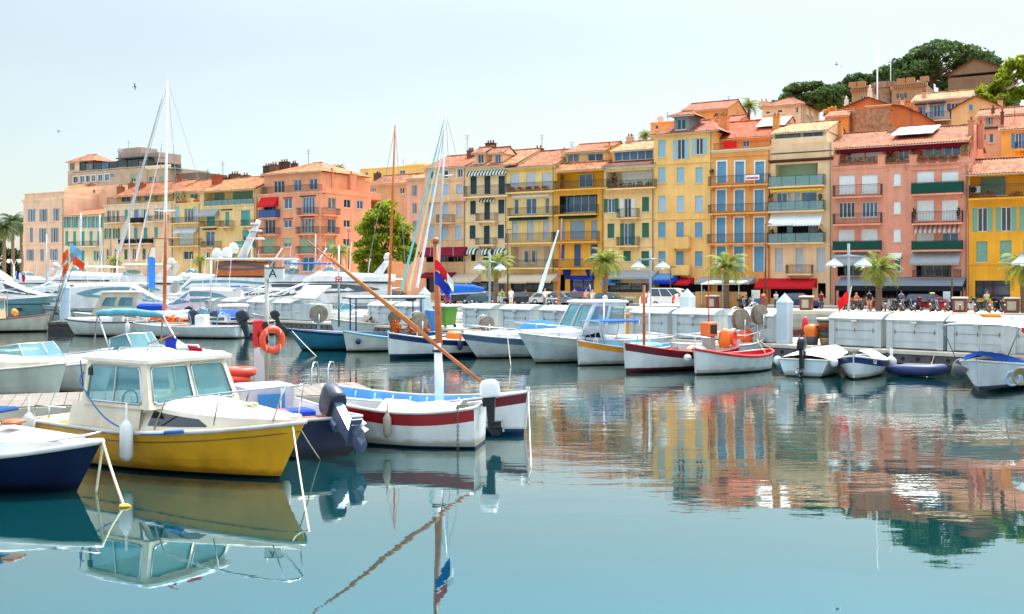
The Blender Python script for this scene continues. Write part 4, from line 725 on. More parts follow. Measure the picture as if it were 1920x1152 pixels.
# ---------------------------------------------------------------- trees and palms
PINE = leafmat((80, 108, 66), 'pine_needles', .2); PLANE = leafmat((128, 148, 42), 'plane_leaves', .5); LIME = leafmat((128, 146, 36), 'lime_leaves', .5); OLIVE = leafmat((70, 92, 58), 'shrub_leaves', .3)
BARK = M('bark', (104, 84, 68), .95, var=.25, vs=4, bump=.6, bs=10)
def tree(name, label, base, top, clumps, mat, lsize, per, tr=.3, cl=1., group=None, trunk_to=.6, seed=1, limbs=6, lean=0.):
    """trunk with limbs, and a crown of many leaf clumps spread over the given ellipsoids (centre, radii, number of clumps)"""
    rg = random.Random(seed); r = thing(name, label, 'tree', base, group=group); t = MB(); hgt = top - base.z; tp = Vector((lean, 0, hgt * trunk_to))
    t.tube([(0, 0, -.5), (lean * .2, .1, hgt * trunk_to * .4), (lean * .6, 0, hgt * trunk_to * .75), tp], [tr * 1.2, tr, tr * .8, tr * .55], 8)
    l = MB(); cs = []
    for c, rad, n in clumps:
        for _ in range(n):
            a, z = rg.uniform(0, 6.283), rg.uniform(-.55, 1); q = math.sqrt(max(0, 1 - z * z)) * rg.uniform(.6, 1.); cs.append(Vector((c[0] + rad[0] * q * math.cos(a), c[1] + rad[1] * q * math.sin(a), c[2] + rad[2] * z * rg.uniform(.75, 1.))))
    for c in cs: k = cl * rg.uniform(.6, 1.25); leaves(l, c, (k, k, k * .62), per, lsize, 0, rg)
    for i in range(limbs):
        c = cs[rg.randrange(len(cs))]; mid = tp.lerp(c, .5) + Vector((0, 0, -.08 * hgt)); t.tube([tp * .8, mid, c], [tr * .45, tr * .28, tr * .1], 6)
    t.build('trunk', BARK, r); l.build('crown', mat, r); return r
# the great stone pine and its neighbours
def pz(px, py, d): p = P(px, py, d); return p
D1 = 205; b = pz(1745, 205, D1); S = D1 / F
tree('pine_tree', 'great dark umbrella pine on the hilltop', b, b.z + 14, [((-45 * S, 0, 70 * S), (52 * S, 5, 20 * S), 36), ((20 * S, 0, 92 * S), (75 * S, 6, 30 * S), 62), ((85 * S, 0, 78 * S), (42 * S, 5, 20 * S), 28), ((-58 * S, 0, 45 * S), (30 * S, 4, 18 * S), 22), ((-25 * S, 0, 18 * S), (40 * S, 3, 10 * S), 18), ((60 * S, 0, 45 * S), (40 * S, 4, 20 * S), 24), ((65 * S, 0, 10 * S), (35 * S, 4, 16 * S), 22)], PINE, .42, 105, .7, 1.7, trunk_to=.5, seed=4, limbs=16)
b = pz(1520, 230, 200); S = .1
tree('pine_tree', 'rounded pine behind the white villa', b, b.z + 6, [((0, 0, 5.2), (6., 4, 2.), 46), ((-3, 0, 3.4), (4, 3, 1.6), 18), ((4, 0, 3), (3, 3, 2), 18)], PINE, .42, 110, .4, 1.2, seed=5)
b = pz(1612, 220, 212)
tree('pine_tree', 'spreading pine between the white villa and the castle', b, b.z + 7, [((0, 0, 6.2), (4.8, 4, 2.), 36), ((-2, 0, 4), (4.5, 3, 2), 26), ((2, 0, 3), (4, 3, 2), 16)], PINE, .42, 110, .4, 1.2, seed=6)
b = pz(1878, 245, 175)
tree('lime_tree', 'bright yellow green tree at the right edge of the hill', b, b.z + 11, [((-1.2, 0, 4.8), (4.2, 3, 3.), 34), ((2.5, 0, 7.), (3.2, 3, 4.6), 44), ((-3.2, 0, 3), (2.5, 2, 1.8), 14), ((3.6, 0, 10.4), (1.8, 1.8, 1.6), 10)], LIME, .34, 95, .3, 1.1, seed=8)
b = pz(1812, 232, 215)
tree('shrub', 'rusty brown creeper bush against the old stone building', b, b.z + 6, [((-2, 0, 4), (2.6, 1.5, 2.4), 14), ((3.2, 0, 5), (3., 1.5, 3.), 18)], leafmat((112, 84, 62), 'dry_creeper'), .34, 70, .15, 1., seed=9)
b = pz(1790, 238, 205)
tree('shrub', 'dark green hedge bush below the old stone building', b, b.z + 4, [((0, 0, 2.2), (6.5, 2, 2.), 40)], LEAFD, .36, 90, .15, 1.2, seed=10)
b = pz(1560, 232, 170)
tree('shrub', 'orange flowering bush right of the white villa', b, b.z + 2.4, [((0, 0, 1.6), (1., 1., .9), 8)], leafmat((190, 130, 50), 'orange_bloom'), .2, 60, .08, .6, seed=11)
b = pz(1521, 234, 166)
tree('cypress', 'small dark cypress against the white villa wall', b, b.z + 3.4, [((0, 0, 1.8), (.32, .32, 1.7), 16)], LEAFD, .16, 60, .08, .3, seed=12)
b = Vector(line(722, 124)) + Vector((0, 0, QZ))
tree('plane_tree', 'round green and yellow plane tree beside the coral corner house', b, b.z + 12, [((-.3, 0, 8.6), (3.1, 3., 3.0), 56), ((-1.9, 0, 6.), (2., 2, 1.9), 22), ((1.9, 0, 6.2), (2., 2, 2.2), 22), ((.4, 0, 11), (1.9, 1.8, 1.3), 16), ((-1.2, 0, 4.3), (1.6, 1.6, 1.2), 10)], PLANE, .24, 90, .32, .85, seed=13, limbs=10)
PALMG = leafmat((122, 140, 58), 'palm_green', .4); PALMY = leafmat((170, 150, 72), 'palm_yellow', .35); PTRUNK = M('palm_trunk', (120, 98, 78), .95, var=.3, vs=9, bump=.8, bs=16)
PALMD = leafmat((58, 82, 48), 'palm_dark', .25)
def palm(name, label, base, hgt, fl=2.2, n=34, seed=1, group=None, tr=.24, dry=8, nl=20, mats=None):
    rg = random.Random(seed); r = thing(name, label, 'palm tree', base, rg.uniform(0, 6), group=group); t = MB(); prof = []
    k = max(8, int(hgt / .22))
    for i in range(k): z = hgt * i / k; w_ = tr * (1.25 - .35 * i / k); prof += [(w_ * .92, z), (w_ * 1.1, z + hgt / k * .8)]
    t.lathe(prof + [(tr * 1.3, hgt), (tr * .6, hgt + .35)], 9, 0, sm=False); t.build('trunk', PTRUNK, r); l = MB()
    def frond(az, el, L_, m):
        pts = []; p = Vector((0, 0, hgt + .1)); d = el
        for i in range(nl): pts.append(p.copy()); st = L_ / nl; p = p + Vector((math.cos(az) * math.cos(d), math.sin(az) * math.cos(d), math.sin(d))) * st; d -= (1.75 + rg.uniform(-.35, .35)) / nl * (.7 + .9 * i / nl)
        sd_ = Vector((-math.sin(az), math.cos(az), 0))
        for i in range(2, nl):
            f = i / nl; ll = L_ * .26 * math.sin(math.pi * min(1, f * .82 + .18)) ** .7 * rg.uniform(.85, 1.1); fw = (pts[i] - pts[i - 1]).normalized()
            for sg in (-1, 1):
                tip = pts[i] + sd_ * sg * ll * .8 + fw * ll * .55 + Vector((0, 0, -ll * .35)); wv = fw * L_ / nl * .36
                l.add([pts[i] - wv, pts[i] + wv, tip], [(0, 1, 2)], m)
        l.tube(pts[:-3], [.035 * (1 - i / nl) + .008 for i in range(nl - 3)], 4, m)
    for i in range(n): f = (i + .5) / n; frond(i * 2.39996 + rg.uniform(-.3, .3), 1.4 - 1.55 * f + rg.uniform(-.18, .18), fl * rg.uniform(.85, 1.1), 0)
    for i in range(dry): frond(rg.uniform(0, 6.28), -.5 + rg.uniform(-.3, .2), fl * .7, 1)
    l.build('crown', mats or [PALMG, PALMY], r); return r
for i, (px, c, yc, fl, lab) in enumerate(((930, 111, 500, 2.5, 'short feathery palm in front of the cream house with dome awnings'), (1135, 111, 494, 2.5, 'full palm in front of the golden yellow house'), (1362, 111, 503, 2.6, 'arching palm in front of the orange house with blue shutters'), (1648, 110, 508, 2.5, 'yellowing palm in front of the wide pink house'), (1921, 110, 505, 2.5, 'palm half out of the picture at the right edge of the quay'))):
    q = line(px, c); z = EYE + (HZ - yc) / F * q.y; palm('palm_tree', lab, (q.x, q.y, QZ), z - QZ, fl, 40, 20 + i, 'palms along the quay')
for px, py, yc, d, fl, lab in ((1404, 232, 202, 150, 2.2, 'tall palm rising behind the tile roofs left of the white villa'), (1211, 262, 256, 138, 1.5, 'palm tuft showing left of the tower house roof'), (636, 330, 318, 175, 1.6, 'palm tuft behind the coral corner house roof')):
    b = P(px, py, d); palm('palm_tree', lab, b - Vector((0, 0, 4)), (py - yc) / F * d + 4, fl, 36, int(px), None, .2, 3)
for px, yc, c, fl, lab in ((435, 476, 116, 1.9, 'small palm by the yellow loggia house behind the yachts'), (637, 474, 113, 1.9, 'small palm in front of the coral corner house'), (215, 492, 118, 1.6, 'young palm by the pale pink corner house'), (375, 490, 117, 1.4, 'low bushy palm left of the radar mast')):
    q = line(px, c); z = EYE + (HZ - yc) / F * q.y; palm('palm_tree', lab, (q.x, q.y, QZ), max(.6, z - QZ), fl, 30, int(px), None, .2, 5)
for i, (px, yc, d) in enumerate(((8, 430, 205), (24, 418, 212), (40, 424, 220), (-14, 436, 215))):
    b = P(px, 520, d); b.z = 0; palm('palm_tree', 'bushy palm in the dark grove, %s from the pale pink corner house' % ordw(3 - [3, 2, 0, 1][i] if False else [2, 1, 0, 3][i]), b, EYE + (HZ - yc) / F * d, 3.6, 46, 50 + i, 'palm grove at the left end', .3, mats=[PALMD, PALMG])
b = P(-5, 500, 225); b.z = 0
tree('broadleaf_tree', 'dark broad tree behind the palm grove at the left edge', b, 13, [((0, 0, 6), (7, 4, 5), 60), ((5, 0, 4), (4, 3, 4), 26)], LEAFD, .4, 90, .4, 1.5, seed=15)
# ---------------------------------------------------------------- pontoon with lockers, lamps and posts
PK = 1.104
PW = lambda t, back=0.: Vector((10.71 - PK * t + .7071 * back, 44.72 + PK * t + .7071 * back, .75))     # t runs to the left along the locker fronts
PRZ = R(-45)
def pt_of(px): k = (px - 960) / F; return (9.7 - k * 40.5) / (1 + k)
r = thing('pontoon', 'long concrete mooring pontoon carrying the white lockers', 'pontoon', PW(52), PRZ); LN = 62 * 1.4142 * PK
m = MB(); m.bbox(0, -.45, -.14, LN, 4.6, 0, c=.02); m.build('deck', M('pontoon_deck', (206, 194, 174), .9, var=.12, vs=1.5, bump=.2, bs=8), r)
m = MB(); m.box(0, -.4, -.48, LN, -.1, -.141); m.box(0, .6, -1.6, LN, 1., -.3, 1)
for i in range(150): m.lathe([(.085, -.412), (.085, -.39)], 8, 2, (LN - 1 - i * .57, 0, -.31), 'y', sm=False)
m.build('fascia_beam', [M('weathered_timber', (104, 98, 96), .9, var=.25, vs=2, streak=.3), CONC, RUBBER], r)
for i in range(26):
    m = MB(); m.tube([(LN - 2.5 - i * 3.6, -.2, -3), (LN - 2.5 - i * 3.6, -.2, -.3)], .12, 8); m.build('pile', M('tarred_pile', (52, 46, 44), .8, var=.3), r)
LOCK = M('locker_paint', (182, 190, 190), .5, var=.1, vs=1.4, streak=.22)
def locker_proto():
    r = thing('dock_locker', '', 'locker', (0, 0, 0)); w_, m = 1.98, MB()
    prof = [(0, .04), (0, .98), (1.3, .98), (1.3, .04)]; m.prism(prof, 0, w_, ax='x')
    for x in (.0, w_ - .22): m.box(x, -.035, .03, x + .22, 0.01, .97)
    m.box(.22, -.02, .3, w_ - .22, .01, .33); m.box(.22, -.012, .6, w_ - .22, .01, .612, 1); m.box(.22, -.012, .05, w_ - .22, .01, .062, 1); m.box(.22, -.012, .9, w_ - .22, .01, .915, 1)
    m.build('body', [LOCK, M('seam_shadow_gap', (120, 124, 124), .8)], r); m = MB()
    m.prism([(-.06, .985), (-.06, 1.03), (.05, 1.09), (.3, 1.19), (.7, 1.24), (1.32, 1.2), (1.32, .985)], -.03, w_ + .03, ax='x'); m.build('lid', LOCK, r)
    m = MB(); m.bbox(w_ / 2 - .12, -.09, .9, w_ / 2 + .12, -.061, .96, c=.01); m.box(w_ / 2 - .02, -.06, .78, w_ / 2 + .02, -.02, .9); m.build('latch', STEEL, r)
    for x in (.3, w_ / 2, w_ - .3): m = MB(); m.box(x - .012, -.03, .54, x + .012, -.013, .68); m.build('hinge', M('rusty_steel', (150, 110, 96), .7, .3), r)
    return r
L0 = locker_proto(); place = []
for px in (1366, 1262, 1181, 1012, 938, 868): place.append((pt_of(px), 'pontoon'))
for px in (1555, 1663, 1777, 1892): place.append((pt_of(px), 'pontoon'))
for px in (690, 740, 512, 463, 415, 372): place.append((pt_of(px), 'pontoon'))
labs = ['white locker just left of the white pyramid capped pylon', 'white locker behind the orange engine box of the maroon boat', 'white locker right of the yellow bins, behind the yellow and white boat', 'white locker half hidden by the white cabin cruiser roof', 'second white locker right of the green bin', 'first white locker right of the green bin',
        'white locker right of the stacked baskets, first of the right hand group', 'white locker above the dark inflatable dinghy', 'white locker behind the sun canopy of the white fishing boat', 'last white locker at the right edge of the picture',
        'white locker behind the net drums of the navy and white boat', 'white locker left of the square white post', 'white locker behind the sign pole lettered A', 'white locker just left of the sign pole', 'white locker behind the low dory with the steering console', 'farthest white locker on the left of the row']
for i, ((t, g), lb) in enumerate(zip(place, labs)):
    o = L0 if i == 0 else copy_tree(L0); o.location = PW(t); o.rotation_euler.z = PRZ; o.scale = (PK, PK, PK); o['label'] = lb; o['group'] = 'white lockers along the pontoon'
# lid propped open on the left lockers
r = thing('dock_locker', 'white locker with its lid propped wide open behind the blue fishing boat', 'locker', PW(pt_of(545)), PRZ, 'white lockers along the pontoon'); r.scale = (PK, PK, PK); m = MB(); m.prism([(0, .04), (0, .98), (1.3, .98), (1.3, .04)], 0, 2.4, ax='x'); m.build('body', LOCK, r)
m = MB(); m.hexa([(0, .1, 1.25), (2.4, .1, 1.25), (2.4, 1.25, 2.0), (0, 1.25, 2.0), (0, .05, 1.32), (2.4, .05, 1.32), (2.4, 1.2, 2.08), (0, 1.2, 2.08)]); m.build('lid', LOCK, r)
def lamp_proto():
    r = thing('dock_lamp', '', 'lamp post', (0, 0, 0)); m = MB(); m.tube([(0, 0, 0), (0, 0, 3.75)], .05, 8); m.lathe([(.14, 0), (.14, .05), (.07, .25)], 10); m.build('pole', paint((136, 146, 148), .4), r)
    m = MB(); m.tube([(-.5, 0, 3.28), (0, 0, 3.3), (.5, 0, 3.26)], .04, 6); m.box(-.62, -.05, 3.25, .62, .05, 3.3); m.build('arm', paint((136, 146, 148), .4), r)
    for s in (-1, 1):
        m = MB(); m.lathe([(.05, 3.22), (.08, 3.16), (.3, 2.98), (.34, 2.93), (.32, 2.9), (.05, 2.95)], 14, 0, (s * .52, 0, 0)); o = m.build('lamp_shade', paint((180, 190, 192), .35), r)
        m = MB(); m.ball((s * .52, 0, 2.93), .08); m.build('bulb', paint((236, 236, 230), .3), o)
    return r
LP = lamp_proto()
for i, (px, lb) in enumerate(((878, 'white twin shade lamp beside the palm left of the yellow houses'), (1180, 'white twin shade lamp behind the mast of the maroon boat'), (1555, 'white twin shade lamp with a red flag leaning on it'), (1917, 'white twin shade lamp at the right edge of the picture'))):
    o = LP if i == 0 else copy_tree(LP); o.location = PW(pt_of(px), 1.6); o.rotation_euler.z = R(-6); o.scale = (PK, PK, PK); o['label'] = lb; o['group'] = 'twin lamps on the pontoon'
def pylon(name, label, loc, w_, h, mat, rz=PRZ, rnd_=False):
    r = thing(name, label, 'post', loc, rz); m = MB(); n = 4 if not rnd_ else 16; q = w_ / 2 * (1.414 if n == 4 else 1); a0 = R(45) if n == 4 else 0
    def ring(k, z): return [(q * k * math.cos(a0 + 6.2832 * i / n), q * k * math.sin(a0 + 6.2832 * i / n), z) for i in range(n)]
    m.loft([ring(.97, -3.), ring(.97, h * .66)], caps=True); m.loft([ring(1, h * .662), ring(1, h * .93)], caps=True); m.build('shaft', mat, r); m = MB()
    m.loft([ring(1.03, h * .93), ring(1.03, h * .96), ring(.02, h * 1.17)], caps=True); m.build('cap', mat, r)
PYL = M('pylon_paint', (180, 198, 206), .5, var=.05, vs=1.5, streak=.12)
pylon('mooring_pylon', 'tall pale square pylon with pyramid cap between the right lockers', PW(pt_of(1469), .1), .5, 1.8, PYL)
pylon('mooring_pylon', 'pale square post with pyramid cap behind the orange rigged mast', PW(pt_of(786), .4), .5, 1.92, PYL)
pylon('mooring_pylon', 'pale post whose pyramid cap shows above the lockers beside the twin lamp', PW(pt_of(1205), 3.5), .54, 1.9, PYL)
q = W(122, 622); q.z = 0
pylon('mooring_pylon', 'thick pale blue round pylon with a pointed cap by the fishing boat', q, .66, 3.0, PYL, 0, True)
# timber landing at its foot
r = thing('landing_stage', 'dark timber landing stage around the blue pylon', 'landing stage', (q.x, q.y, 0), R(8)); m = MB()
for i in range(7): m.box(-.9 + i * .62, -.7, .5, -.9 + i * .62 + .58, 2.6, .66)
m.build('deck', M('wet_timber', (92, 82, 74), .8, var=.3, vs=3, streak=.3), r); m = MB(); m.box(-.9, -.6, -1, 3.4, -.3, .499); m.build('fender_beam', M('tarred_pile', (52, 46, 44), .8, var=.3), r)
# near dock with ladder, sign pole with fire box and life ring
DK0 = Vector((-18.5, 21.6, 0)); DA = math.atan2(3.0, 7.8)
r = thing('floating_dock', 'grey wooden floating dock behind the yellow boat', 'dock', DK0, DA); LD = 16.2; m = MB()
for i in range(54): m.box(i * .3, 0, .42, i * .3 + .285, 3.0, .5)
m.build('planking', WOODG, r); m = MB(); m.box(-.02, -.06, .2, LD, -.002, .47); m.box(-.02, 3.002, .2, LD, 3.06, .47); m.box(LD, -.06, .2, LD + .06, 3.06, .47); m.build('rim', M('dock_rim', (180, 168, 150), .7, var=.15), r)
for i in range(5): m = MB(); m.bbox(.6 + i * 3.3, .2, -.5, 2.6 + i * 3.3, 2.8, .415); m.build('float', CONC, r)
m = MB()
for s in (0, .45): m.tube([(LD - 1.3 + s, 2.6, -.4), (LD - 1.3 + s, 2.6, .95), (LD - 1.2 + s, 2.75, 1.1), (LD - 1.08 + s, 2.9, 1.1), (LD - 1.0 + s, 3.12, .9), (LD - 1.0 + s, 3.12, -.4)], .025, 8)
for z in (-.1, .2): m.tube([(LD - 1.3, 3.12, z), (LD - .55, 3.12, z)], .02, 6)
m.build('ladder', STEEL, r)
def text(s, size, name, mat, parent, loc, rot, ext=.004):
    c = bpy.data.curves.new(name, 'FONT'); c.body = s; c.size = size; c.extrude = ext; c.align_x = 'CENTER'; c.align_y = 'CENTER'; t = bpy.data.objects.new(name + '_tmp', c); COL.objects.link(t); me = bpy.data.meshes.new_from_object(t.evaluated_get(bpy.context.evaluated_depsgraph_get())); bpy.data.objects.remove(t); me.materials.clear(); me.materials.append(mat); o = bpy.data.objects.new(name, me); COL.objects.link(o); o.parent = parent; o.location = loc; o.rotation_euler = rot; return o
q = P(500, 700, 27.2); q.z = .5
r = thing('sign_pole', 'steel pole carrying a white sign lettered A', 'sign', q); S = 27.2 / F; m = MB(); m.tube([(0, 0, -.3), (0, 0, (HZ - 497) * S + EYE - .5)], .055, 10); m.build('pole', M('galvanised_pole', (176, 172, 160), .5, .5, var=.15), r)
z0 = EYE - .5 + (HZ - 524) * S; z1 = EYE - .5 + (HZ - 503) * S; m = MB(); m.bbox(-.03, -.1, z0, 32 * S, .1, z1, c=.012); m.box(-.03, -.11, z1 - .015, 32 * S, .11, z1 + .02, 1); sg = m.build('sign_plate', [paint((190, 198, 196), .4), paint((70, 72, 74))], r)
text('A', .3, 'lettering', paint((24, 24, 26)), sg, (13 * S, -.106, (z0 + z1) / 2), (R(90), 0, 0))
zt = EYE - .5 + (HZ - 600) * S; zb = EYE - .5 + (HZ - 650) * S
fb = thing('fire_box', 'red fire equipment box strapped to the sign pole', 'fire box', (q.x, q.y, q.z), R(12)); m = MB(); m.bbox(-.34, -.16, zb, -.07, .12, zt, c=.03); m.build('case', paint((206, 24, 30), .35), fb); m = MB(); m.box(-.075, -.165, zb + .05, .03, .08, zt - .05)
for z in (zb + .1, zb + .3, zb + .5): m.box(-.12, -.172, z, .05, -.05, z + .07)
m.build('bracket', RUBBER, fb); m = MB(); m.prism([(-.25, zb + .3), (-.2, zb + .42), (-.15, zb + .3), (-.2, zb + .22)], -.166, -.162); m.box(-.215, -.166, zb + .12, -.185, -.162, zb + .2); m.build('emblem', paint((90, 14, 18)), fb)
rg = thing('life_ring', 'orange life ring hanging on the sign pole', 'life ring', (q.x + .17, q.y - .12, q.z + (zt + zb) / 2 - .16), R(38)); m = MB(); m.torus((0, 0, 0), .27, .085, 0, 26, 8, 'y'); m.build('ring', paint((226, 72, 34), .5), rg); m = MB()
for a in (45, 135, 225, 315): m.torus((.27 * math.cos(R(a)), 0, .27 * math.sin(R(a))), .088, .012, 0, 10, 4, 'x')
m.build('band', paint((226, 214, 190)), rg)
r = thing('notice_sign', 'small red notice sign on a grey post among the yachts', 'sign', P(635, 565, 62)); S = 62 / F; m = MB(); m.tube([(0, .05, -1.5), (0, .05, 105 * S)], .06, 8); m.build('pole', ALU, r); m = MB(); m.bbox(-6 * S, -.03, 36 * S, 6 * S, .03, 46 * S, c=.01); p_ = m.build('sign_plate', paint((196, 32, 40)), r); m = MB(); m.box(-4 * S, -.036, 37.5 * S, -1 * S, -.031, 40 * S); m.box(1 * S, -.036, 37.5 * S, 4 * S, -.031, 40 * S); m.box(-4 * S, -.036, 42 * S, 4 * S, -.031, 44 * S); m.build('marking', paint((230, 226, 220)), p_)
# ---------------------------------------------------------------- gear on the pontoon
def on_pontoon(px, back=0.): return PW(pt_of(px), back)
r = thing('basket_stack', 'stack of net baskets and tubs topped by a hoop beside the right lockers', 'fishing gear', on_pontoon(1540, .5), 0); m = MB(); z = 0
for i, (rr, hh) in enumerate(((.34, .3), (.36, .22), (.4, .16), (.42, .12), (.4, .12), (.44, .1))): m.lathe([(rr * .8, z), (rr, z + hh * .9), (rr * 1.04, z + hh), (rr * .9, z + hh)], 14, i % 4); z += hh
m.build('baskets', [M('wicker', (168, 140, 100), .9, var=.3, vs=12, bump=.8, bs=30), cloth((96, 104, 92)), cloth((84, 86, 92)), paint((214, 86, 40))], r); m = MB(); m.torus((0, 0, z + .05), .42, .03, 0, 18, 5, 'z'); m.build('hoop', paint((214, 210, 200)), r)
r = thing('oilskin_pile', 'orange oilskins draped over a tub beside the basket stack', 'oilskins', on_pontoon(1517, .2)); m = MB(); rg_ = random.Random(2)
m.loft([[(.26 * k * (1 + .22 * math.sin(5 * a + z * 9)) * math.cos(a), .24 * k * (1 + .22 * math.cos(4 * a)) * math.sin(a), z) for a in [6.2832 * i / 22 for i in range(22)]] for k, z in ((.75, .1), (1., .3), (1.1, .6), (.95, .75), (.4, .84))], caps=True, sm=True); m.build('oilskins', M('orange_oilskin', (232, 112, 20), .4, var=.15, vs=5), r); m = MB(); m.lathe([(.25, 0), (.3, .34), (.28, .34), (.1, .3)], 12); m.build('tub', paint((60, 62, 66)), r)
r = thing('hand_cart', 'small two wheeled hand cart beside the white pylon', 'cart', on_pontoon(1493, .8), R(-30)); m = MB(); m.hexa([(-.5, -.25, .3), (.5, -.25, .5), (.5, .25, .5), (-.5, .25, .3), (-.5, -.3, .55), (.55, -.3, .72), (.55, .3, .72), (-.5, .3, .55)]); m.build('tray', paint((96, 40, 40)), r); m = MB(); m.tube([(.5, -.2, .6), (1., -.2, .8)], .02); m.tube([(.5, .2, .6), (1., .2, .8)], .02); m.build('handle', STEEL, r)
for s in (-.3, .3): m = MB(); m.torus((.1, s, .25), .23, .03, 0, 18, 5, 'y'); w_ = m.build('wheel', RUBBER, r); k = MB(); [k.tube([(.1, s, .25), (.1 + .22 * math.cos(a), s, .25 + .22 * math.sin(a))], .008, 4) for a in [i * .785 for i in range(8)]]; k.build('spokes', STEEL, w_)
r = thing('hose_reel', 'green hose reel standing behind the hand cart', 'hose reel', on_pontoon(1503, 2.2)); m = MB(); m.torus((0, 0, .62), .26, .09, 0, 18, 6, 'x'); m.build('hose', paint((24, 92, 66)), r); m = MB(); m.tube([(-.12, -.3, 0), (-.12, 0, .62), (-.12, .3, 0)], .03); m.tube([(.12, -.3, 0), (.12, 0, .62), (.12, .3, 0)], .03); m.tube([(-.15, 0, .62), (.15, 0, .62)], .03); m.build('stand', STEEL, r)
m = MB(); m.lathe([(.14, 0), (.14, .85), (.09, 1.05), (.03, 1.1)], 12); o = m.build('hydrant', paint((206, 26, 52), .4), loc=on_pontoon(1482, 1.2)); tag(o, 'slim red hydrant standing right of the white pylon', 'hydrant')
r = thing('flag_staff', 'red flag on a leaning staff beside the right twin lamp', 'flag', on_pontoon(1558, .9)); S = 39 / F; m = MB(); m.tube([(0, 0, 0), (10 * S, 0, 1.2), (20 * S, 0, 2.4)], .02); m.build('staff', paint((214, 190, 160)), r)
def flag(mb, p, dx, dz, n=6, amp=.06, m=0, hang=.0, segs=None):
    """rippled cloth from p: dx along, dz down; segs = material per vertical band"""
    rows = []
    for i in range(n * 2 + 1):
        f = i / (2 * n); rows.append([(p[0] + dx * f, p[1] + amp * math.sin(f * 7 + j) * (0.3 + f), p[2] - dz * j / 4 - hang * f * f + amp * .6 * math.sin(f * 6 + 1)) for j in range(5)])
    for i in range(2 * n): mb.loft([rows[i], rows[i + 1]], (segs[min(len(segs) - 1, int(i / (2 * n) * len(segs)))] if segs else m), closed=False, sm=True)
m = MB(); flag(m, (14 * S, .02, 2.15), -.42, .5, hang=.35); flag(m, (9 * S, .05, 1.3), .28, .4, hang=.3); m.build('flag_cloth', cloth((224, 36, 34)), r)
r = thing('waste_bin', 'green wheeled waste bin beside the lockers', 'bin', on_pontoon(830, .2), PRZ); m = MB(); m.loft([[(x * k, y * k, z) for x, y in ((-.5, -.45), (.5, -.45), (.5, .45), (-.5, .45))] for k, z in ((.82, .12), (1, 1.05), (1.06, 1.06), (1.06, 1.12))], caps=True); m.build('body', paint((70, 128, 36), .5), r); m = MB(); m.bbox(-.56, -.5, 1.125, .56, .5, 1.2); m.build('lid', paint((90, 132, 120), .5), r)
for s in (-.4, .4): m = MB(); m.lathe([(.1, -.04), (.1, .04)], 12, 0, (s, .35, .1), 'x'); m.build('wheel', RUBBER, r)
for px, bk, col, lb in ((1172, .5, (224, 142, 20), 'yellow orange storage tub right of the white cabin cruiser'), (1152, .9, (216, 130, 22), 'second yellow orange tub partly hidden by the cruiser canopy')):
    r = thing('storage_tub', lb, 'tub', on_pontoon(px, bk), PRZ); m = MB(); m.loft([[(x * k, y * k, z) for x, y in ((-.5, -.4), (.5, -.4), (.5, .4), (-.5, .4))] for k, z in ((.9, .06), (1, .95), (1.07, .97), (1.07, 1.06), (.95, 1.07), (.9, .5))], caps=True); m.build('body', paint(col, .5), r)
r = thing('waste_bin', 'grey wheeled bin beside the yellow tubs', 'bin', on_pontoon(1125, 1.), PRZ); m = MB(); m.loft([[(x * k, y * k, z) for x, y in ((-.3, -.35), (.3, -.35), (.3, .35), (-.3, .35))] for k, z in ((.85, .1), (1, .98), (1.06, 1.), (1.06, 1.06))], caps=True); m.build('body', paint((128, 132, 136), .5), r); m = MB(); m.bbox(-.33, -.38, 1.07, .33, .38, 1.12); m.build('lid', paint((104, 108, 112), .5), r)
# ---------------------------------------------------------------- quayside: lamps, kiosks, signs, cars, motorbikes
def on_quay(px, c): q = line(px, c); return Vector((q.x, q.y, QZ))
def street_lamp(px, c, top, lb):
    q = on_quay(px, c); h = EYE + (HZ - top) / F * q.y - QZ; r = thing('street_lamp', lb, 'street lamp', q, FRZ, 'brown street lamps along the quay'); m = MB(); m.tube([(0, 0, 0), (0, 0, h * .5), (0, 0, h)], [.1, .08, .055], 8); m.lathe([(.2, 0), (.2, .3), (.1, .6)], 10); m.build('pole', M('brown_steel', (104, 72, 60), .6, .3), r)
    m = MB(); m.tube([(0, 0, h - .05), (.3, -.3, h + .02), (.7, -.7, h - .02)], .035); m.build('arm', M('brown_steel', (104, 72, 60), .6, .3), r); m = MB(); m.bbox(.45, -.95, h - .12, .85, -.55, h - .03, c=.03); m.build('lamp_head', M('brown_steel', (104, 72, 60), .6, .3), r)
for a in ((952, 121, 430, 'brown street lamp between the cream and pale yellow houses'), (1435, 121, 420, 'tall brown street lamp in front of the pale glazed balcony house'), (1257, 121, 500, 'short brown street lamp in front of the tower house'), (1785, 121, 503, 'brown street lamp in front of the wide pink house'), (654, 121, 433, 'brown street lamp at the side of the coral corner house'), (401, 121, 442, 'brown street lamp in front of the yellow loggia house'), (208, 121, 447, 'brown street lamp in front of the teal shuttered houses')): street_lamp(*a)
q = on_quay(26, 112); r = thing('street_lamp', 'white twin globe street lamp in front of the palm grove', 'street lamp', q); S = q.y / F; m = MB(); m.tube([(0, 0, 0), (0, 0, 60 * S)], .14, 8); m.build('pole', paint((220, 220, 216)), r); m = MB(); m.tube([(-10 * S, 0, 70 * S), (-5 * S, 0, 72 * S), (0, 0, 60 * S), (5 * S, 0, 72 * S), (10 * S, 0, 70 * S)], .06); m.build('arm', paint((220, 220, 216)), r)
for s in (-10, 10): m = MB(); m.ball((s * S, 0, 69 * S), .3); m.build('lamp_globe', paint((236, 236, 232), .3), r)
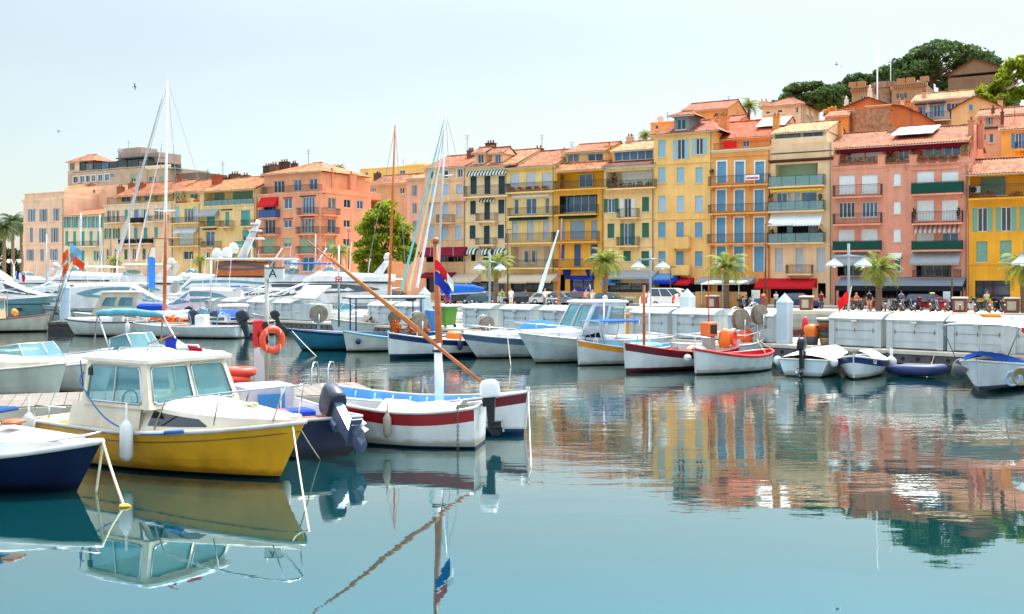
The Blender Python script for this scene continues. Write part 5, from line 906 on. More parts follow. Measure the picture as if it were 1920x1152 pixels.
for px, c, w_, lb in ((1512, 109, 1.0, 'brown bin shelter with white lid in front of the navy hatchback'), (1800, 109, 1.05, 'brown bin shelter with white lid right of the navy estate car'), (1336, 109, .95, 'brown bin shelter with pale lid beside the tarpaulin kiosk'), (1898, 110, 1.05, 'brown bin shelter at the right edge of the quay')):
    r = thing('bin_shelter', lb, 'bin shelter', on_quay(px, c), FRZ, 'brown bin shelters on the quay'); m = MB(); m.bbox(-w_ / 2, -.4, 0, w_ / 2, .4, 1.12); m.build('casing', M('brown_panel', (112, 56, 48), .6), r); m = MB(); m.bbox(-w_ / 2 - .06, -.46, 1.125, w_ / 2 + .06, .46, 1.25); m.build('lid', paint((226, 206, 190)), r); m = MB(); m.box(-w_ / 2 + .2, -.42, .2, w_ / 2 - .2, -.402, .92); m.build('panel', M('pebbled_panel', (170, 164, 140), .9, var=.4, vs=20), r)
r = thing('kiosk', 'quay kiosk wrapped in brown tarpaulin under a pale awning', 'kiosk', on_quay(1352, 112), FRZ); m = MB(); n = 30; w_ = 4.4
m.loft([[(-w_ / 2 + w_ * i / n, -.9 + .06 * math.sin(i * 1.7), z) for i in range(n + 1)] for z in (0, .8, 1.55)], closed=False, sm=True); m.box(-w_ / 2, -.85, 0, w_ / 2, .9, 1.5); m.build('tarpaulin', M('brown_tarp', (172, 128, 72), .8, var=.2, vs=1.5, bump=.6, bs=4), r); m = MB(); m.hexa([(-1.6, -1.2, 2.2), (2.2, -1.2, 2.2), (2.2, 1.2, 2.5), (-1.6, 1.2, 2.5), (-1.6, -1.2, 2.26), (2.2, -1.2, 2.26), (2.2, 1.2, 2.56), (-1.6, 1.2, 2.56)]); m.build('awning', cloth((206, 204, 188)), r)
for x in (-1.5, 2.1): m = MB(); m.tube([(x, -1.1, 0), (x, -1.1, 2.25)], .04); m.build('leg', ALU, r)
for px, c, w_, h, col, lb in ((1417, 112, .8, 1.7, (206, 214, 204), 'pale upright notice board in front of the glazed balcony house'), (1420, 110.5, .6, .95, (52, 84, 130), 'low blue menu board at the foot of the pale notice board'), (1775, 118, .6, 1.6, (214, 216, 214), 'white menu board beside the black cafe awning')):
    r = thing('notice_board', lb, 'sign', on_quay(px, c), FRZ); m = MB(); m.bbox(-w_ / 2, -.03, h * .3, w_ / 2, .03, h, c=.01); m.build('board', paint(col), r); m = MB(); m.box(-w_ / 2, -.04, 0, -w_ / 2 + .06, .04, h * .3); m.box(w_ / 2 - .06, -.04, 0, w_ / 2, .04, h * .3); m.build('frame', paint((90, 84, 80)), r)
r = thing('traffic_post', 'squat brown post with a white and red round top', 'bollard', on_quay(1431, 110), FRZ); m = MB(); m.lathe([(.3, 0), (.34, 1.), (.3, 1.05)], 12); m.build('drum', M('brown_panel', (112, 56, 48), .6), r); m = MB(); m.ball((0, 0, 1.22), .24, 0, 12, (1, 1, .7)); m.build('dome', paint((220, 90, 80)), r)
for i in range(9):
    px = 1660 + i * 28; r = thing('bollard', 'slim brown bollard, %s of the row counted from the yellowing palm' % ordw(i), 'bollard', on_quay(px, 108.2), 0, 'slim bollards along the quay edge'); m = MB(); m.lathe([(.07, 0), (.07, .75), (.05, .8)], 8); m.build('shaft', M('brown_panel', (112, 56, 48), .6), r); m = MB(); m.lathe([(.075, .6), (.075, .72)], 8); m.build('band', paint((224, 222, 216)), r)
GLASSC = M('car_glass', (30, 44, 54), .05, spec=.9)
def car(label, px, c, rz, col, L_=4.4, H_=1.45, van=False, wagon=False, est=1.78, taxi=False):
    r = thing('parked_car', label, 'car', on_quay(px, c) - Vector((0, 0, .11)), rz, 'cars parked along the quay'); P_ = M('car_paint_%d_%d_%d' % col, col, .25, .2, var=.03, coat=.6); h2 = est / 2; x = L_ / 2
    if van: low = [(-x, .35), (-x, 1.0), (-x * .98, 1.1), (x * .55, 1.1), (x * .92, .95), (x, .75), (x, .35)]; top = [(-x * .97, 1.1), (-x * .93, H_), (x * .1, H_), (x * .36, H_ - .12), (x * .72, 1.06)]
    else: low = [(-x, .35), (-x * .99, .8), (-x * .93, .92), (x * .42, .9), (x * .9, .76), (x, .6), (x, .33)]; top = [(-x * (.95 if wagon else .88), .9), (-x * (.82 if wagon else .52), H_ - .02), (-x * .1, H_), (x * .1, H_ - .04), (x * .5, .88)]
    def body(poly, ins):
        zt = max(p[1] for p in poly); zb = min(p[1] for p in poly); rings = []
        for s in (-1, -.9, 0, .9, 1):
            rings.append([(a * (1 if abs(s) < .95 else .985), s * (h2 - ins * (z - zb) / (zt - zb + .01)) * 1., z) for a, z in poly])
        return rings
    m = MB(); m.loft(body(low, .06), caps=True); m.build('body', P_, r); m = MB(); m.loft(body(top, .28), caps=True); cb = m.build('cabin', P_, r)
    g = MB(); zb, zt = (1.14 if van else .94), H_ - .08
    def xs(z, back): 
        pl = top[:2][::1] if back else top[-2:]; (a0, b0), (a1, b1) = pl; f = (z - b0) / (b1 - b0 + 1e-6); return a0 + (a1 - a0) * f
    for s in (-1, 1):
        y0, y1 = h2 - .06 - .0 - .28 * (zb - top[0][1]) / (H_ - top[0][1]) + .075, h2 - .06 - .28 * (zt - top[0][1]) / (H_ - top[0][1]) + .075
        e = [(-x * .88 if van else xs(zb, True) + .12, zb), (-x * .86 if van else xs(zt, True) + .14, zt), (xs(zt, False) - .22 if not van else x * .18, zt), (xs(zb, False) - .12, zb)]
        n = 3 if (wagon or van) else 2
        for i in range(n):
            f0, f1 = i / n + .015, (i + 1) / n - .015; lo0, lo1 = e[0][0] + (e[3][0] - e[0][0]) * f0, e[0][0] + (e[3][0] - e[0][0]) * f1; hi0, hi1 = e[1][0] + (e[2][0] - e[1][0]) * f0, e[1][0] + (e[2][0] - e[1][0]) * f1
            q = [(lo0, s * y0, zb), (lo1, s * y0, zb), (hi1, s * y1, zt), (hi0, s * y1, zt)]; g.quad(*(q if s < 0 else q[::-1]))
    a, b2 = top[-1], top[-2]; w0, w1 = h2 - .16, h2 - .32; off = .03
    g.quad((a[0] - .08 + off, -w0, a[1] + .08), (a[0] - .08 + off, w0, a[1] + .08), (b2[0] + .05 + off, w1, b2[1] - .06), (b2[0] + .05 + off, -w1, b2[1] - .06))
    a, b2 = top[0], top[1]; g.quad((a[0] + .06 - off, w0, a[1] + .1), (a[0] + .06 - off, -w0, a[1] + .1), (b2[0] - .02 - off, -w1, b2[1] - .08), (b2[0] - .02 - off, w1, b2[1] - .08)); g.build('window', GLASSC, r)
    for wx in (-x * .62, x * .62):
        for s in (-1, 1):
            k = MB(); k.lathe([(.2, -.1), (.31, -.1), (.33, -.06), (.33, .06), (.31, .1), (.2, .1)], 16, 0, (wx, s * (h2 - .09), .33), 'y'); t = k.build('wheel', RUBBER, r); k = MB(); k.lathe([(.2, -.11), (.2, .11)], 12, 0, (wx, s * (h2 - .09), .33), 'y'); k.build('rim', ALU, t)
    for s in (-1, 1):
        k = MB(); k.bbox(x * .93, s * h2 * .72 - .14, .58, x * 1.0, s * h2 * .72 + .14, .72, c=.02); k.build('headlight', GLASSRAIL, r); k = MB(); k.bbox(-x * 1.005, s * h2 * .8 - .1, .66, -x * .96, s * h2 * .8 + .1, .82, c=.02); k.build('tail_light', paint((170, 24, 24), .3), r)
        k = MB(); k.bbox(x * .32, s * (h2 + .06) - .07, .92, x * .38, s * (h2 + .06) + .07, 1.04, c=.02); k.build('mirror', P_, r)
    if taxi: k = MB(); k.bbox(-.2, -.12, H_ - .01, .2, .12, H_ + .13); k.build('roof_light', paint((236, 206, 120)), r)
    return r
car('dark teal saloon car parked beside the red and white boat', 1145, 116, FRZ, (22, 84, 88), 4.3)
car('white van parked behind the fishing boats in front of the tower house', 1262, 115, FRZ, (222, 224, 222), 4.9, 1.95, van=True)
car('dark blue hatchback in front of the red cafe awning', 1500, 117.5, FRZ, (24, 40, 80), 4.1, 1.5)
car('navy estate taxi behind the row of motorbikes', 1748, 117.5, FRZ, (24, 36, 70), 4.7, 1.5, wagon=True, taxi=True)
car('black jeep like car beside the blue boom cover', 862, 117, FRZ, (30, 34, 38), 4.1, 1.75, van=True)
car('green tinted car left of the person in the white shirt', 912, 116.5, FRZ, (58, 96, 100), 4.3, 1.5)
car('pale silver car in front of the plane tree', 700, 118, FRZ, (196, 200, 200), 4.2, 1.5)
car('dark car at the side of the coral corner house', 745, 117, FRZ, (52, 56, 62), 4.2, 1.5)
car('white car in front of the beige cafe awnings', 1030, 117.5, FRZ, (216, 216, 214), 4.2, 1.5)
car('grey hatchback beside the short orange mast', 1056, 117.5, FRZ, (120, 126, 132), 4.1, 1.5)
car('dark red car left of the full palm', 1092, 118.5, FRZ, (110, 26, 34), 4.1, 1.5)
car('black saloon behind the pale posts left of the golden yellow house', 985, 118, FRZ, (30, 32, 38), 4.4)
car('blue grey estate left of the kiosk', 1308, 117.5, FRZ, (70, 86, 110), 4.4, 1.5, wagon=True)
def motorbike(label, px, c, rz, col, scooter):
    r = thing('scooter' if scooter else 'motorbike', label, 'scooter' if scooter else 'motorbike', on_quay(px, c), rz, 'motorbikes and scooters parked on the quay'); wr = .24 if scooter else .31; P_ = M('bike_paint_%d_%d_%d' % col, col, .3, .2, var=.05)
    for x in (-.65, .68):
        k = MB(); k.torus((x, 0, wr), wr - .05, .06, 0, 18, 6, 'y'); t = k.build('wheel', RUBBER, r); k = MB(); k.lathe([(wr - .09, -.03), (wr - .09, .03)], 10, 0, (x, 0, wr), 'y'); k.build('rim', ALU, t)
    k = MB(); k.tube([(.68, -.08, wr), (.48, -.08, .75), (.42, -.06, 1.0)], .025); k.tube([(.68, .08, wr), (.48, .08, .75), (.42, .06, 1.0)], .025); k.build('fork', STEEL, r)
    k = MB(); k.tube([(.36, -.36, 1.04), (.42, -.2, 1.06), (.44, 0, 1.02), (.42, .2, 1.06), (.36, .36, 1.04)], .02); k.build('handlebar', RUBBER, r)
    for s in (-1, 1): k = MB(); k.tube([(.4, s * .28, 1.05), (.42, s * .34, 1.2)], .01, 4); k.ball((.42, s * .36, 1.24), .06, 0, 8, (.4, 1, .7)); k.build('mirror', RUBBER, r)
    k = MB(); k.ball((.56, 0, .9), .11, 0, 10, (.7, 1, 1)); k.build('headlight', GLASSRAIL, r)
    k = MB(); k.loft([[(x, y * w_, z + dz) for y, dz in ((-1, .02), (-.6, .09), (.6, .09), (1, .02), (.7, -.06), (-.7, -.06))] for x, w_, z in ((-.85, .08, .86), (-.6, .15, .8), (-.2, .15, .76), (.05, .1, .8))], caps=True, sm=True); k.build('seat', RUBBER, r)
    if scooter:
        k = MB(); k.loft([[(x, y * w_, z0 if j < 2 else z1) for j, y in enumerate((-1, 1, 1, -1))] for x, w_, z0, z1 in ((-.85, .1, .45, .78), (-.5, .19, .35, .78), (-.1, .18, .3, .72), (0, .2, .25, .34), (.3, .2, .25, .34), (.36, .22, .3, .95), (.5, .14, .4, .98))], caps=True); k.build('fairing', P_, r)
        k = MB(); k.bbox(-1.0, -.18, .9, -.7, .18, 1.18); k.build('top_box', P_, r)
    else:
        k = MB(); k.ball((.14, 0, .86), .2, 0, 10, (1.5, .8, .8)); k.build('fuel_tank', P_, r); k = MB(); k.bbox(-.25, -.17, .3, .3, .17, .66, c=.06); k.build('engine', M('engine_metal', (96, 98, 102), .4, .7), r); k = MB(); k.tube([(.2, .2, .35), (-.3, .22, .3), (-.75, .24, .42)], [.03, .04, .06]); k.build('exhaust', STEEL, r)
        k = MB(); k.loft([[(x, y * .1, z + dz) for y, dz in ((-1, 0), (1, 0), (.8, .06), (-.8, .06))] for x, z in ((-.95, .82), (-.85, .72), (-.5, .66))], caps=True); k.build('mudguard', P_, r)
    return r
BC = [(30, 30, 34), (120, 24, 34), (40, 44, 60), (170, 30, 60), (190, 192, 194), (60, 62, 66), (24, 24, 28)]
bl = ['black motorbike left of the red flag', 'dark motorbike with a pink top box under the black awning', 'black motorbike beside the seated rider', 'dark scooter just left of the palm trunk', 'red tailed scooter just right of the palm trunk', 'maroon motorbike in the thick of the row', 'silver motorbike in the middle of the row', 'grey motorbike left of the navy estate taxi', 'black scooter in front of the navy estate bonnet', 'red seated motorbike in front of the navy estate', 'dark motorbike right of the navy estate', 'scooter beside the right bin shelter', 'black scooter in front of the yellow house window', 'maroon scooter in front of the yellow house door', 'last scooter at the right end of the row', 'black motorbike beside the tarpaulin kiosk', 'grey scooter beside the tarpaulin kiosk', 'dark scooter behind the blue boom cover', 'black scooter left of the person in white', 'maroon scooter below the plane tree', 'black motorbike below the plane tree', 'silver scooter below the maroon awnings']
for i, px in enumerate((1578, 1592, 1608, 1641, 1662, 1674, 1686, 1700, 1738, 1752, 1770, 1822, 1842, 1872, 1884, 1390, 1400, 840, 936, 738, 756, 800)):
    motorbike(bl[i], px, 110.4 + .5 * (i % 3), FRZ - R(62) + R((i * 37) % 30), BC[i % 7], i % 3 == 1 or 'scooter' in bl[i])
# ---------------------------------------------------------------- people
def person(label, loc, rz, shirt, pants, hair, h=1.72, pose='stand', female=False, shorts=False):
    r = thing('person', label, 'person', loc, rz); k = h / 1.72; V = []; E = []; RAD = []
    def v(x, y, z, q): V.append((x * k, y * k, z * k)); RAD.append((q * k, q * k)); return len(V) - 1
    def chain(a, pts):
        for p in pts: b = v(*p); E.append((a, b)); a = b
        return a
    sit = pose == 'sit'; hz_ = .92 if not sit else .78
    pel = v(0, 0, hz_, .13); ch = chain(pel, [(0, 0, hz_ + .17, .125), (0, -.01, hz_ + .37, .15), (0, .0, hz_ + .5, .1)]); nk = chain(ch, [(0, 0, hz_ + .58, .052), (0, -.03, hz_ + .68, .085), (0, -.03, hz_ + .78, .078)])
    V_face = (0, -.115, hz_ + .68); chain(nk - 1, [(0, -.125, hz_ + .675, .016)])
    for s in (-1, 1):
        if sit: ft = chain(pel, [(s * .1, -.12, hz_ - .02, .09), (s * .14, -.42, hz_ - .05, .062), (s * .13, -.4, hz_ - .4, .048), (s * .13, -.42, hz_ - .7, .035), (s * .13, -.54, hz_ - .75, .03)])
        else: ft = chain(pel, [(s * .1, 0, .82, .092), (s * .11, -.02, .48, .062), (s * .11, .01, .3, .055), (s * .115, .02, .09, .038), (s * .12, -.14, .035, .03)])
        sh = chain(ch, [(s * .19, 0, hz_ + .47, .062)])
        if pose == 'reach': hd = chain(sh, [(s * .3, -.12, hz_ + .48, .045), (s * .26, -.25, hz_ + .66, .034), (s * .16, -.2, hz_ + .72, .026)]); d = (-s * .2, 0, .12)
        elif sit: hd = chain(sh, [(s * .24, -.08, hz_ + .24, .045), (s * .22, -.34, hz_ + .18, .034), (s * .2, -.42, hz_ + .2, .026)]); d = (0, -.3, 0)
        else: hd = chain(sh, [(s * .25, .02, hz_ + .22, .045), (s * .27, -.05, hz_ - .0, .034), (s * .27, -.07, hz_ - .07, .028)]); d = (0, -.06, -.28)
        p = V[hd]; p = (p[0] / k, p[1] / k, p[2] / k)
        for f, ln in zip((-.03, -.011, .008, .026), (.28, .33, .31, .25)): chain(hd, [(p[0] + d[0] * ln, p[1] + d[1] * ln + f, p[2] + d[2] * ln, .009), (p[0] + d[0] * ln * 1.7, p[1] + d[1] * ln * 1.7 + f, p[2] + d[2] * ln * 1.7, .008)])
        chain(hd, [(p[0] - s * .03, p[1] - .04, p[2] - .02, .01), (p[0] - s * .03, p[1] - .055, p[2] - .05, .008)])
    me = bpy.data.meshes.new('body'); me.from_pydata(V, E, []); me.materials.append(SKIN); o = bpy.data.objects.new('body', me); COL.objects.link(o); o.parent = r
    md = o.modifiers.new('skin', 'SKIN'); md.use_smooth_shade = True
    for i, sv in enumerate(me.skin_vertices[0].data): sv.radius = RAD[i]; sv.use_root = i == 0
    o.modifiers.new('sub', 'SUBSURF').levels = 1; o.modifiers['sub'].render_levels = 1
    m = MB()
    def ring(z, a, b, y=0): return [(a * k * math.cos(t), y * k + b * k * math.sin(t), z * k) for t in [6.2832 * i / 14 for i in range(14)]]
    m.loft([ring(hz_ - .06, .185, .14), ring(hz_ + .12, .165, .125), ring(hz_ + .34, .2, .145), ring(hz_ + .47, .19, .12), ring(hz_ + .55, .075, .075)], sm=True)
    for s in (-1, 1):
        e = {'reach': (s * .29, -.12, hz_ + .475), 'sit': (s * .24, -.07, hz_ + .26)}.get(pose, (s * .25, .015, hz_ + .26)); a = Vector((s * .17, 0, hz_ + .47)) * k; m.tube([a, a.lerp(Vector(e) * k, .95)], [.082 * k, .066 * k], 9)
    m.build('shirt', cloth(shirt), r); m = MB(); m.loft([ring(hz_ - .1, .17, .135), ring(hz_ + .03, .172, .136)], sm=True)
    for s in (-1, 1):
        if sit: pts = [(s * .09, -.02, hz_ - .02), (s * .14, -.42, hz_ - .04)] + ([] if shorts else [(s * .13, -.4, hz_ - .4), (s * .13, -.41, hz_ - .66)])
        else: pts = [(s * .095, 0, hz_ + .0), (s * .11, -.015, .5)] + ([] if shorts else [(s * .115, .01, .3), (s * .115, .02, .1)])
        m.tube([Vector(p) * k for p in pts], [q * k for q in ([.105, .085] + ([] if shorts else [.072, .065]))], 10)
    m.build('trousers', cloth(pants), r); m = MB(); m.ball((0, .005 * k, (hz_ + .745) * k), .1 * k, 0, 12, (.95, 1.08, .82))
    if female: m.tube([(0, .06 * k, (hz_ + .76) * k), (0, .1 * k, (hz_ + .55) * k)], [.09 * k, .05 * k], 8)
    m.build('hair', M('hair_%d_%d_%d' % hair, hair, .7), r)
    for s in (-1, 1):
        m = MB(); y0 = -.42 if sit else .03; zz = hz_ - .78 if sit else 0.; m.loft([[(s * .12 * k + a * k, (y0 + b) * k, (zz + z) * k) for a, b in ((-.045, .06), (.045, .06), (.05, -.1), (.03, -.22), (-.03, -.22), (-.05, -.1))] for z in (.0, .06)], caps=True); m.build('shoe', RUBBER, r)
    return r
person('man in a dark top and beige shorts standing by the motorbikes', on_quay(1630, 108.6), R(150), (36, 40, 52), (196, 160, 120), (60, 44, 34), 1.76, shorts=True)
person('seated rider in an orange top on a motorbike under the black awning', on_quay(1606, 110.6), R(20), (226, 120, 60), (60, 60, 70), (170, 120, 60), 1.66, 'sit', True)
person('person in a white shirt walking on the quay left of the beige awnings', on_quay(958, 111.5), R(10), (232, 232, 230), (210, 200, 190), (50, 40, 36), 1.76)
person('person in a pale shirt behind the red and white motorboat', on_quay(1022, 112.5), R(-20), (226, 224, 220), (120, 110, 100), (150, 120, 90), 1.72)
person('person in a blue grey top near the blue shop', on_quay(1077, 118), R(15), (110, 126, 150), (60, 62, 74), (60, 44, 36), 1.74)
person('person in a rose top left of the teal saloon car', on_quay(1099, 114), R(-30), (206, 150, 140), (90, 90, 104), (120, 84, 60), 1.66, female=True)
person('person with fair hair right next to the teal saloon car', on_quay(1111, 113), R(25), (190, 206, 200), (150, 140, 130), (200, 170, 120), 1.62, female=True)
person('person in a green top beside the palm by the beige awning', on_quay(941, 113), R(-15), (120, 170, 60), (60, 60, 80), (70, 50, 40), 1.68)
for i, (px, c, rz, sh, pa, lb) in enumerate(((1455, 121, 20, (220, 214, 206), (60, 62, 80), 'waiter in a white shirt under the red cafe awning'), (1540, 120, -40, (150, 40, 50), (50, 50, 60), 'person in a dark red top by the arched doorway'), (1690, 121.5, 160, (90, 110, 150), (170, 150, 120), 'person in a blue top under the black awning'), (1850, 121, 10, (200, 190, 120), (60, 70, 90), 'person in a yellow top before the yellow house window'), (1215, 121, -10, (210, 120, 90), (50, 52, 60), 'person in a coral top under the blue awning'), (985, 121, 40, (180, 190, 200), (80, 80, 90), 'person in a grey top under the beige awnings'), (900, 120.5, -70, (60, 90, 140), (190, 180, 160), 'person in a navy top beside the green tinted car'), (1320, 120, 100, (230, 226, 220), (200, 180, 150), 'person in white beside the tarpaulin kiosk'))):
    person(lb, on_quay(px, c) - Vector((0, 0, .11 if c < 125 else 0)), R(rz), sh, pa, (70, 50, 40), 1.6 + .05 * (i % 4), female=i % 2 == 1)
# ---------------------------------------------------------------- boats: hulls and fittings
# local axes of a boat: x forward from the stern, y to port, z up from the waterline
def lerp(a, b, f): return a + (b - a) * f
class Boat:
    def __init__(s, name, label, bow, rz, L, B, fs=.7, fm=.6, fb=1., tw=.8, rake=.5, cols=((24, 30, 44), (230, 230, 226), (230, 230, 226)), stripe=.0, boot=.07, deck='open', gun=(226, 222, 212), flare=.6, floor=.12, inner=(214, 216, 212), deckcol=(228, 226, 218), group=None, cat='boat', dbl=False, gr=.035, ff=.28, tm=.42):
        s.L, s.B, s.tw, s.rake, s.fs, s.fm, s.fb, s.dbl, s.flare, s.ff, s.tm = L, B, tw, rake, fs, fm, fb, dbl, flare, ff, tm
        d = Vector((math.cos(rz), math.sin(rz), 0)); loc = Vector((bow.x, bow.y, 0)) - d * (L - rake * .8); s.root = r = thing(name, label, cat, loc, rz, group); s.rz = rz
        n = 22; ts = [1 - (1 - i / n) ** 1.25 for i in range(n + 1)]; m = MB(); rings = []
        for t in ts:
            zs = s.zs(t); zl = [-.25, boot * .5, boot] + [boot + (zs - stripe - boot) * q for q in (.35, .7)] + [zs - stripe - .001] + ([zs - stripe * .5, zs] if stripe else [zs])
            rings.append([s.at(t, z) for z in zl])
        k = len(rings[0]); mi = [0, 0, 1, 1, 1] + ([2, 2] if stripe else [1])
        for sg in (1, -1):
            for j in range(k - 1):
                a = [[(p[0], sg * p[1], p[2]) for p in (rg[j], rg[j + 1])] for rg in rings]
                m.loft(a if sg < 0 else a[::-1], mi[j], closed=False, sm=True)
        for j in range(k - 1):
            (a, b) = rings[0][j], rings[0][j + 1]; m.quad((a[0], a[1], a[2]), (a[0], -a[1], a[2]), (b[0], -b[1], b[2]), (b[0], b[1], b[2]), mi[j] if not (stripe and not dbl and mi[j] == 2) else 1)
        m.build('hull', [hullmat(c) for c in cols], r)
        if rake < .35 or dbl: g = MB(); z = s.zs(1); g.loft([[(s.at(1, q)[0] + dx, dy, q) for dx, dy in ((-.05, -.024), (.035, -.018), (.035, .018), (-.05, .024))] for q in (boot, z * .5, z + (.1 if dbl else .02))], caps=True); g.build('stem_post', gel(cols[1]), r)
        g = MB(); pts = [(s.at(t, s.zs(t))) for t in ts]; pts[-1] = (pts[-1][0], .01, pts[-1][2])
        for sg in (1, -1): g.tube([(p[0], sg * (p[1] - .01), p[2]) for p in pts], gr, 6)
        if not dbl: g.tube([(0, -pts[0][1], pts[0][2]), (0, pts[0][1], pts[0][2])], gr, 6)
        g.build('gunwale', gel(gun) if gun[0] > 150 or gun[2] > gun[0] else paint(gun), r); g = MB()
        if deck == 'deck': g.loft([[(p[0], y * (p[1] - .02), p[2] - .015 + .05 * (1 - y * y) * min(1, p[1])) for y in (-1, -.5, 0, .5, 1)] for p in pts], closed=False, sm=True); g.build('deck', gel(deckcol), r)
        else:
            a = []
            for t in ts:
                zs = s.zs(t); p = s.at(t, zs); q = max(0, p[1] - .06); q2 = max(0, s.at(t, max(floor, .1))[1] - .07); x = p[0] - (.07 if t > .97 else 0) + (.07 if t < .01 else 0); a.append([(x, q + .05, zs), (x, q, zs - .02), (min(x, s.at(t, floor)[0] - .06) if t > .05 else x, q2, floor), (min(x, s.at(t, floor)[0] - .06) if t > .05 else x, -q2, floor), (x, -q, zs - .02), (x, -q - .05, zs)])
            g.loft(a, closed=False, sm=False); g.quad(a[0][1], a[0][2], a[0][3], a[0][4]); g.build('interior', gel(inner), r)
    def hb(s, t):
        if s.dbl: return s.B / 2 * max(0, math.sin(math.pi * min(1, max(0, t)) ** .95)) ** .62
        if t < s.tm: return s.B / 2 * (1 - (1 - s.tw) * ((s.tm - t) / s.tm) ** 2)
        return s.B / 2 * max(0, 1 - ((t - s.tm) / (1 - s.tm)) ** 2.1) ** .8
    def zs(s, t):
        if t < .4: f = (.4 - t) / .4; return s.fm + (s.fs - s.fm) * f * f
        f = (t - .4) / .6; return s.fm + (s.fb - s.fm) * f ** 1.8
    def at(s, t, z):
        v = max(0, min(1, (z + .25) / (s.zs(t) + .25))); e = lerp(s.ff, s.flare, max(0, (t - .35) / .65)); x = s.L * t - s.rake * (1 - v) * max(0, (t - .45) / .55) ** 1.5
        if s.dbl: x += s.rake * .6 * (1 - v) * max(0, (.35 - t) / .35) ** 1.5
        return (x, s.hb(t) * v ** e, z)
    def world(s, x, y, z): c, q = math.cos(s.rz), math.sin(s.rz); l = s.root.location; return Vector((l.x + c * x - q * y, l.y + q * x + c * y, z))
    def thwart(s, t, w_=.28, z=None, col=None, name='thwart'):
        z = s.zs(t) - .16 if z is None else z; y = s.at(t, z)[1] - .05; x = s.L * t; m = MB(); m.bbox(x - w_ / 2, -y, z - .04, x + w_ / 2, y, z, c=.01); m.build(name, col or WOODG, s.root)
    def trunk(s, t0, t1, h0, h1, ins=.3, col=WHITE, win=None, name='cuddy', crown=.08, n=14, front=.12):
        """raised deck house that follows the sheer between two stations, optional dark side windows (f0,f1 along)"""
        def sec(f): t = lerp(t0, t1, f); z = s.zs(t); b = max(.05, s.hb(t) - .1); h = lerp(h0, h1, f); x = s.L * t; i = max(.2, 1 - ins * min(1, h * 1.6)); return x, b, z, h, i
        m = MB(); R_ = []
        for j in range(n + 1):
            x, b, z, h, i = sec(j / n); R_.append([(x, y, zz) for y, zz in ((-b, z), (-b * lerp(1, i, .85), z + h * .86), (-b * i * .9, z + h), (-b * i * .45, z + h + crown * .75), (0, z + h + crown), (b * i * .45, z + h + crown * .75), (b * i * .9, z + h), (b * lerp(1, i, .85), z + h * .86), (b, z))])
        m.loft(R_, closed=False, sm=False); m.add(R_[0], [tuple(range(9))]); m.add(R_[-1], [tuple(range(9))[::-1]]); o = m.build(name, col, s.root)
        for (f0, f1) in (win or []):
            for sg in (-1, 1):
                m = MB(); lo, hi = [], []; j0, j1 = round(f0 * n), round(f1 * n)
                for j in range(j0, j1 + 1):
                    x, b, z, h, i = sec(j / n); y = lambda v: sg * (b * lerp(1, lerp(1, i, .85), v / .86) + .008); e = (j - j0) / (j1 - j0); v1 = lerp(.74, .62, e) if j < j1 else .3; lo.append((x, y(.24), z + h * .24)); hi.append((x, y(v1), z + h * v1))
                m.loft([hi, lo] if sg > 0 else [lo, hi], closed=False); m.build('window', DARKGLASS, o)
        return o
    def house(s, x0, x1, w_, z0, z1, rf=.25, ra=.05, tuck=.1, side=((.08, .25, .92, .85),), front=((.06, .3, .47, .88), (.53, .3, .94, .88)), aft=True, col=WHITE, roof=.12, glass=None, frame=None, name='wheelhouse', roofcol=None, th=.05):
        """wheelhouse with real window openings; rf / ra: how far the front and aft faces lean in at the top"""
        m = MB(); hw = w_ / 2; ht = hw - tuck; o = None
        B_ = {'p0': (x0, -hw, z0), 'p1': (x1, -hw, z0), 'p2': (x1, hw, z0), 'p3': (x0, hw, z0), 't0': (x0 + ra, -ht, z1), 't1': (x1 - rf, -ht, z1), 't2': (x1 - rf, ht, z1), 't3': (x0 + ra, ht, z1)}; B_ = {k: Vector(v) for k, v in B_.items()}
        faces = [(B_['p0'], B_['p1'], B_['t1'], B_['t0'], side), (B_['p2'], B_['p3'], B_['t3'], B_['t2'], [(1 - c, b, 1 - a, d) for a, b, c, d in side]), (B_['p1'], B_['p2'], B_['t2'], B_['t1'], front)]
        if aft: faces.append((B_['p3'], B_['p0'], B_['t0'], B_['t3'], aft if isinstance(aft, (list, tuple)) else []))
        wins = []
        for A, Bq, Cq, Dq, holes in faces:
            nn = (Bq - A).cross(Dq - A).normalized(); f = lambda u, v: (A.lerp(Bq, u)).lerp(Dq.lerp(Cq, u), v); xs = sorted({0, 1} | {q for h in holes for q in (h[0], h[2])}); zs = sorted({0, 1} | {q for h in holes for q in (h[1], h[3])})
            for i in range(len(xs) - 1):
                for j in range(len(zs) - 1):
                    cu, cv = (xs[i] + xs[i + 1]) / 2, (zs[j] + zs[j + 1]) / 2
                    if any(h[0] < cu < h[2] and h[1] < cv < h[3] for h in holes): continue
                    q = [f(xs[i], zs[j]), f(xs[i + 1], zs[j]), f(xs[i + 1], zs[j + 1]), f(xs[i], zs[j + 1])]; m.quad(*q); m.quad(*[p - nn * th for p in q[::-1]])
            for h in holes:
                q = [f(h[0], h[1]), f(h[2], h[1]), f(h[2], h[3]), f(h[0], h[3])]
                for i in range(4): a, b = q[i], q[(i + 1) % 4]; m.quad(a, b, b - nn * th, a - nn * th)
                wins.append((q, nn))
        o = m.build(name, col, s.root); g = MB(); zt = z1; k = .07
        g.loft([[(x, y * hh, zz) for x, y, zz in ((x0 + ra - .12 + i, -1, z), (x0 + ra - .12 + i, 1, z), (x1 - rf + .14 - i, 1, z), (x1 - rf + .14 - i, -1, z))] for i, hh, z in ((0, ht + .06, zt - .01), (0, ht + .06, zt + .05), (.12, ht - .06, zt + roof * .8), (.35, ht - .3, zt + roof))], caps=True); g.build('roof', roofcol or col, s.root)
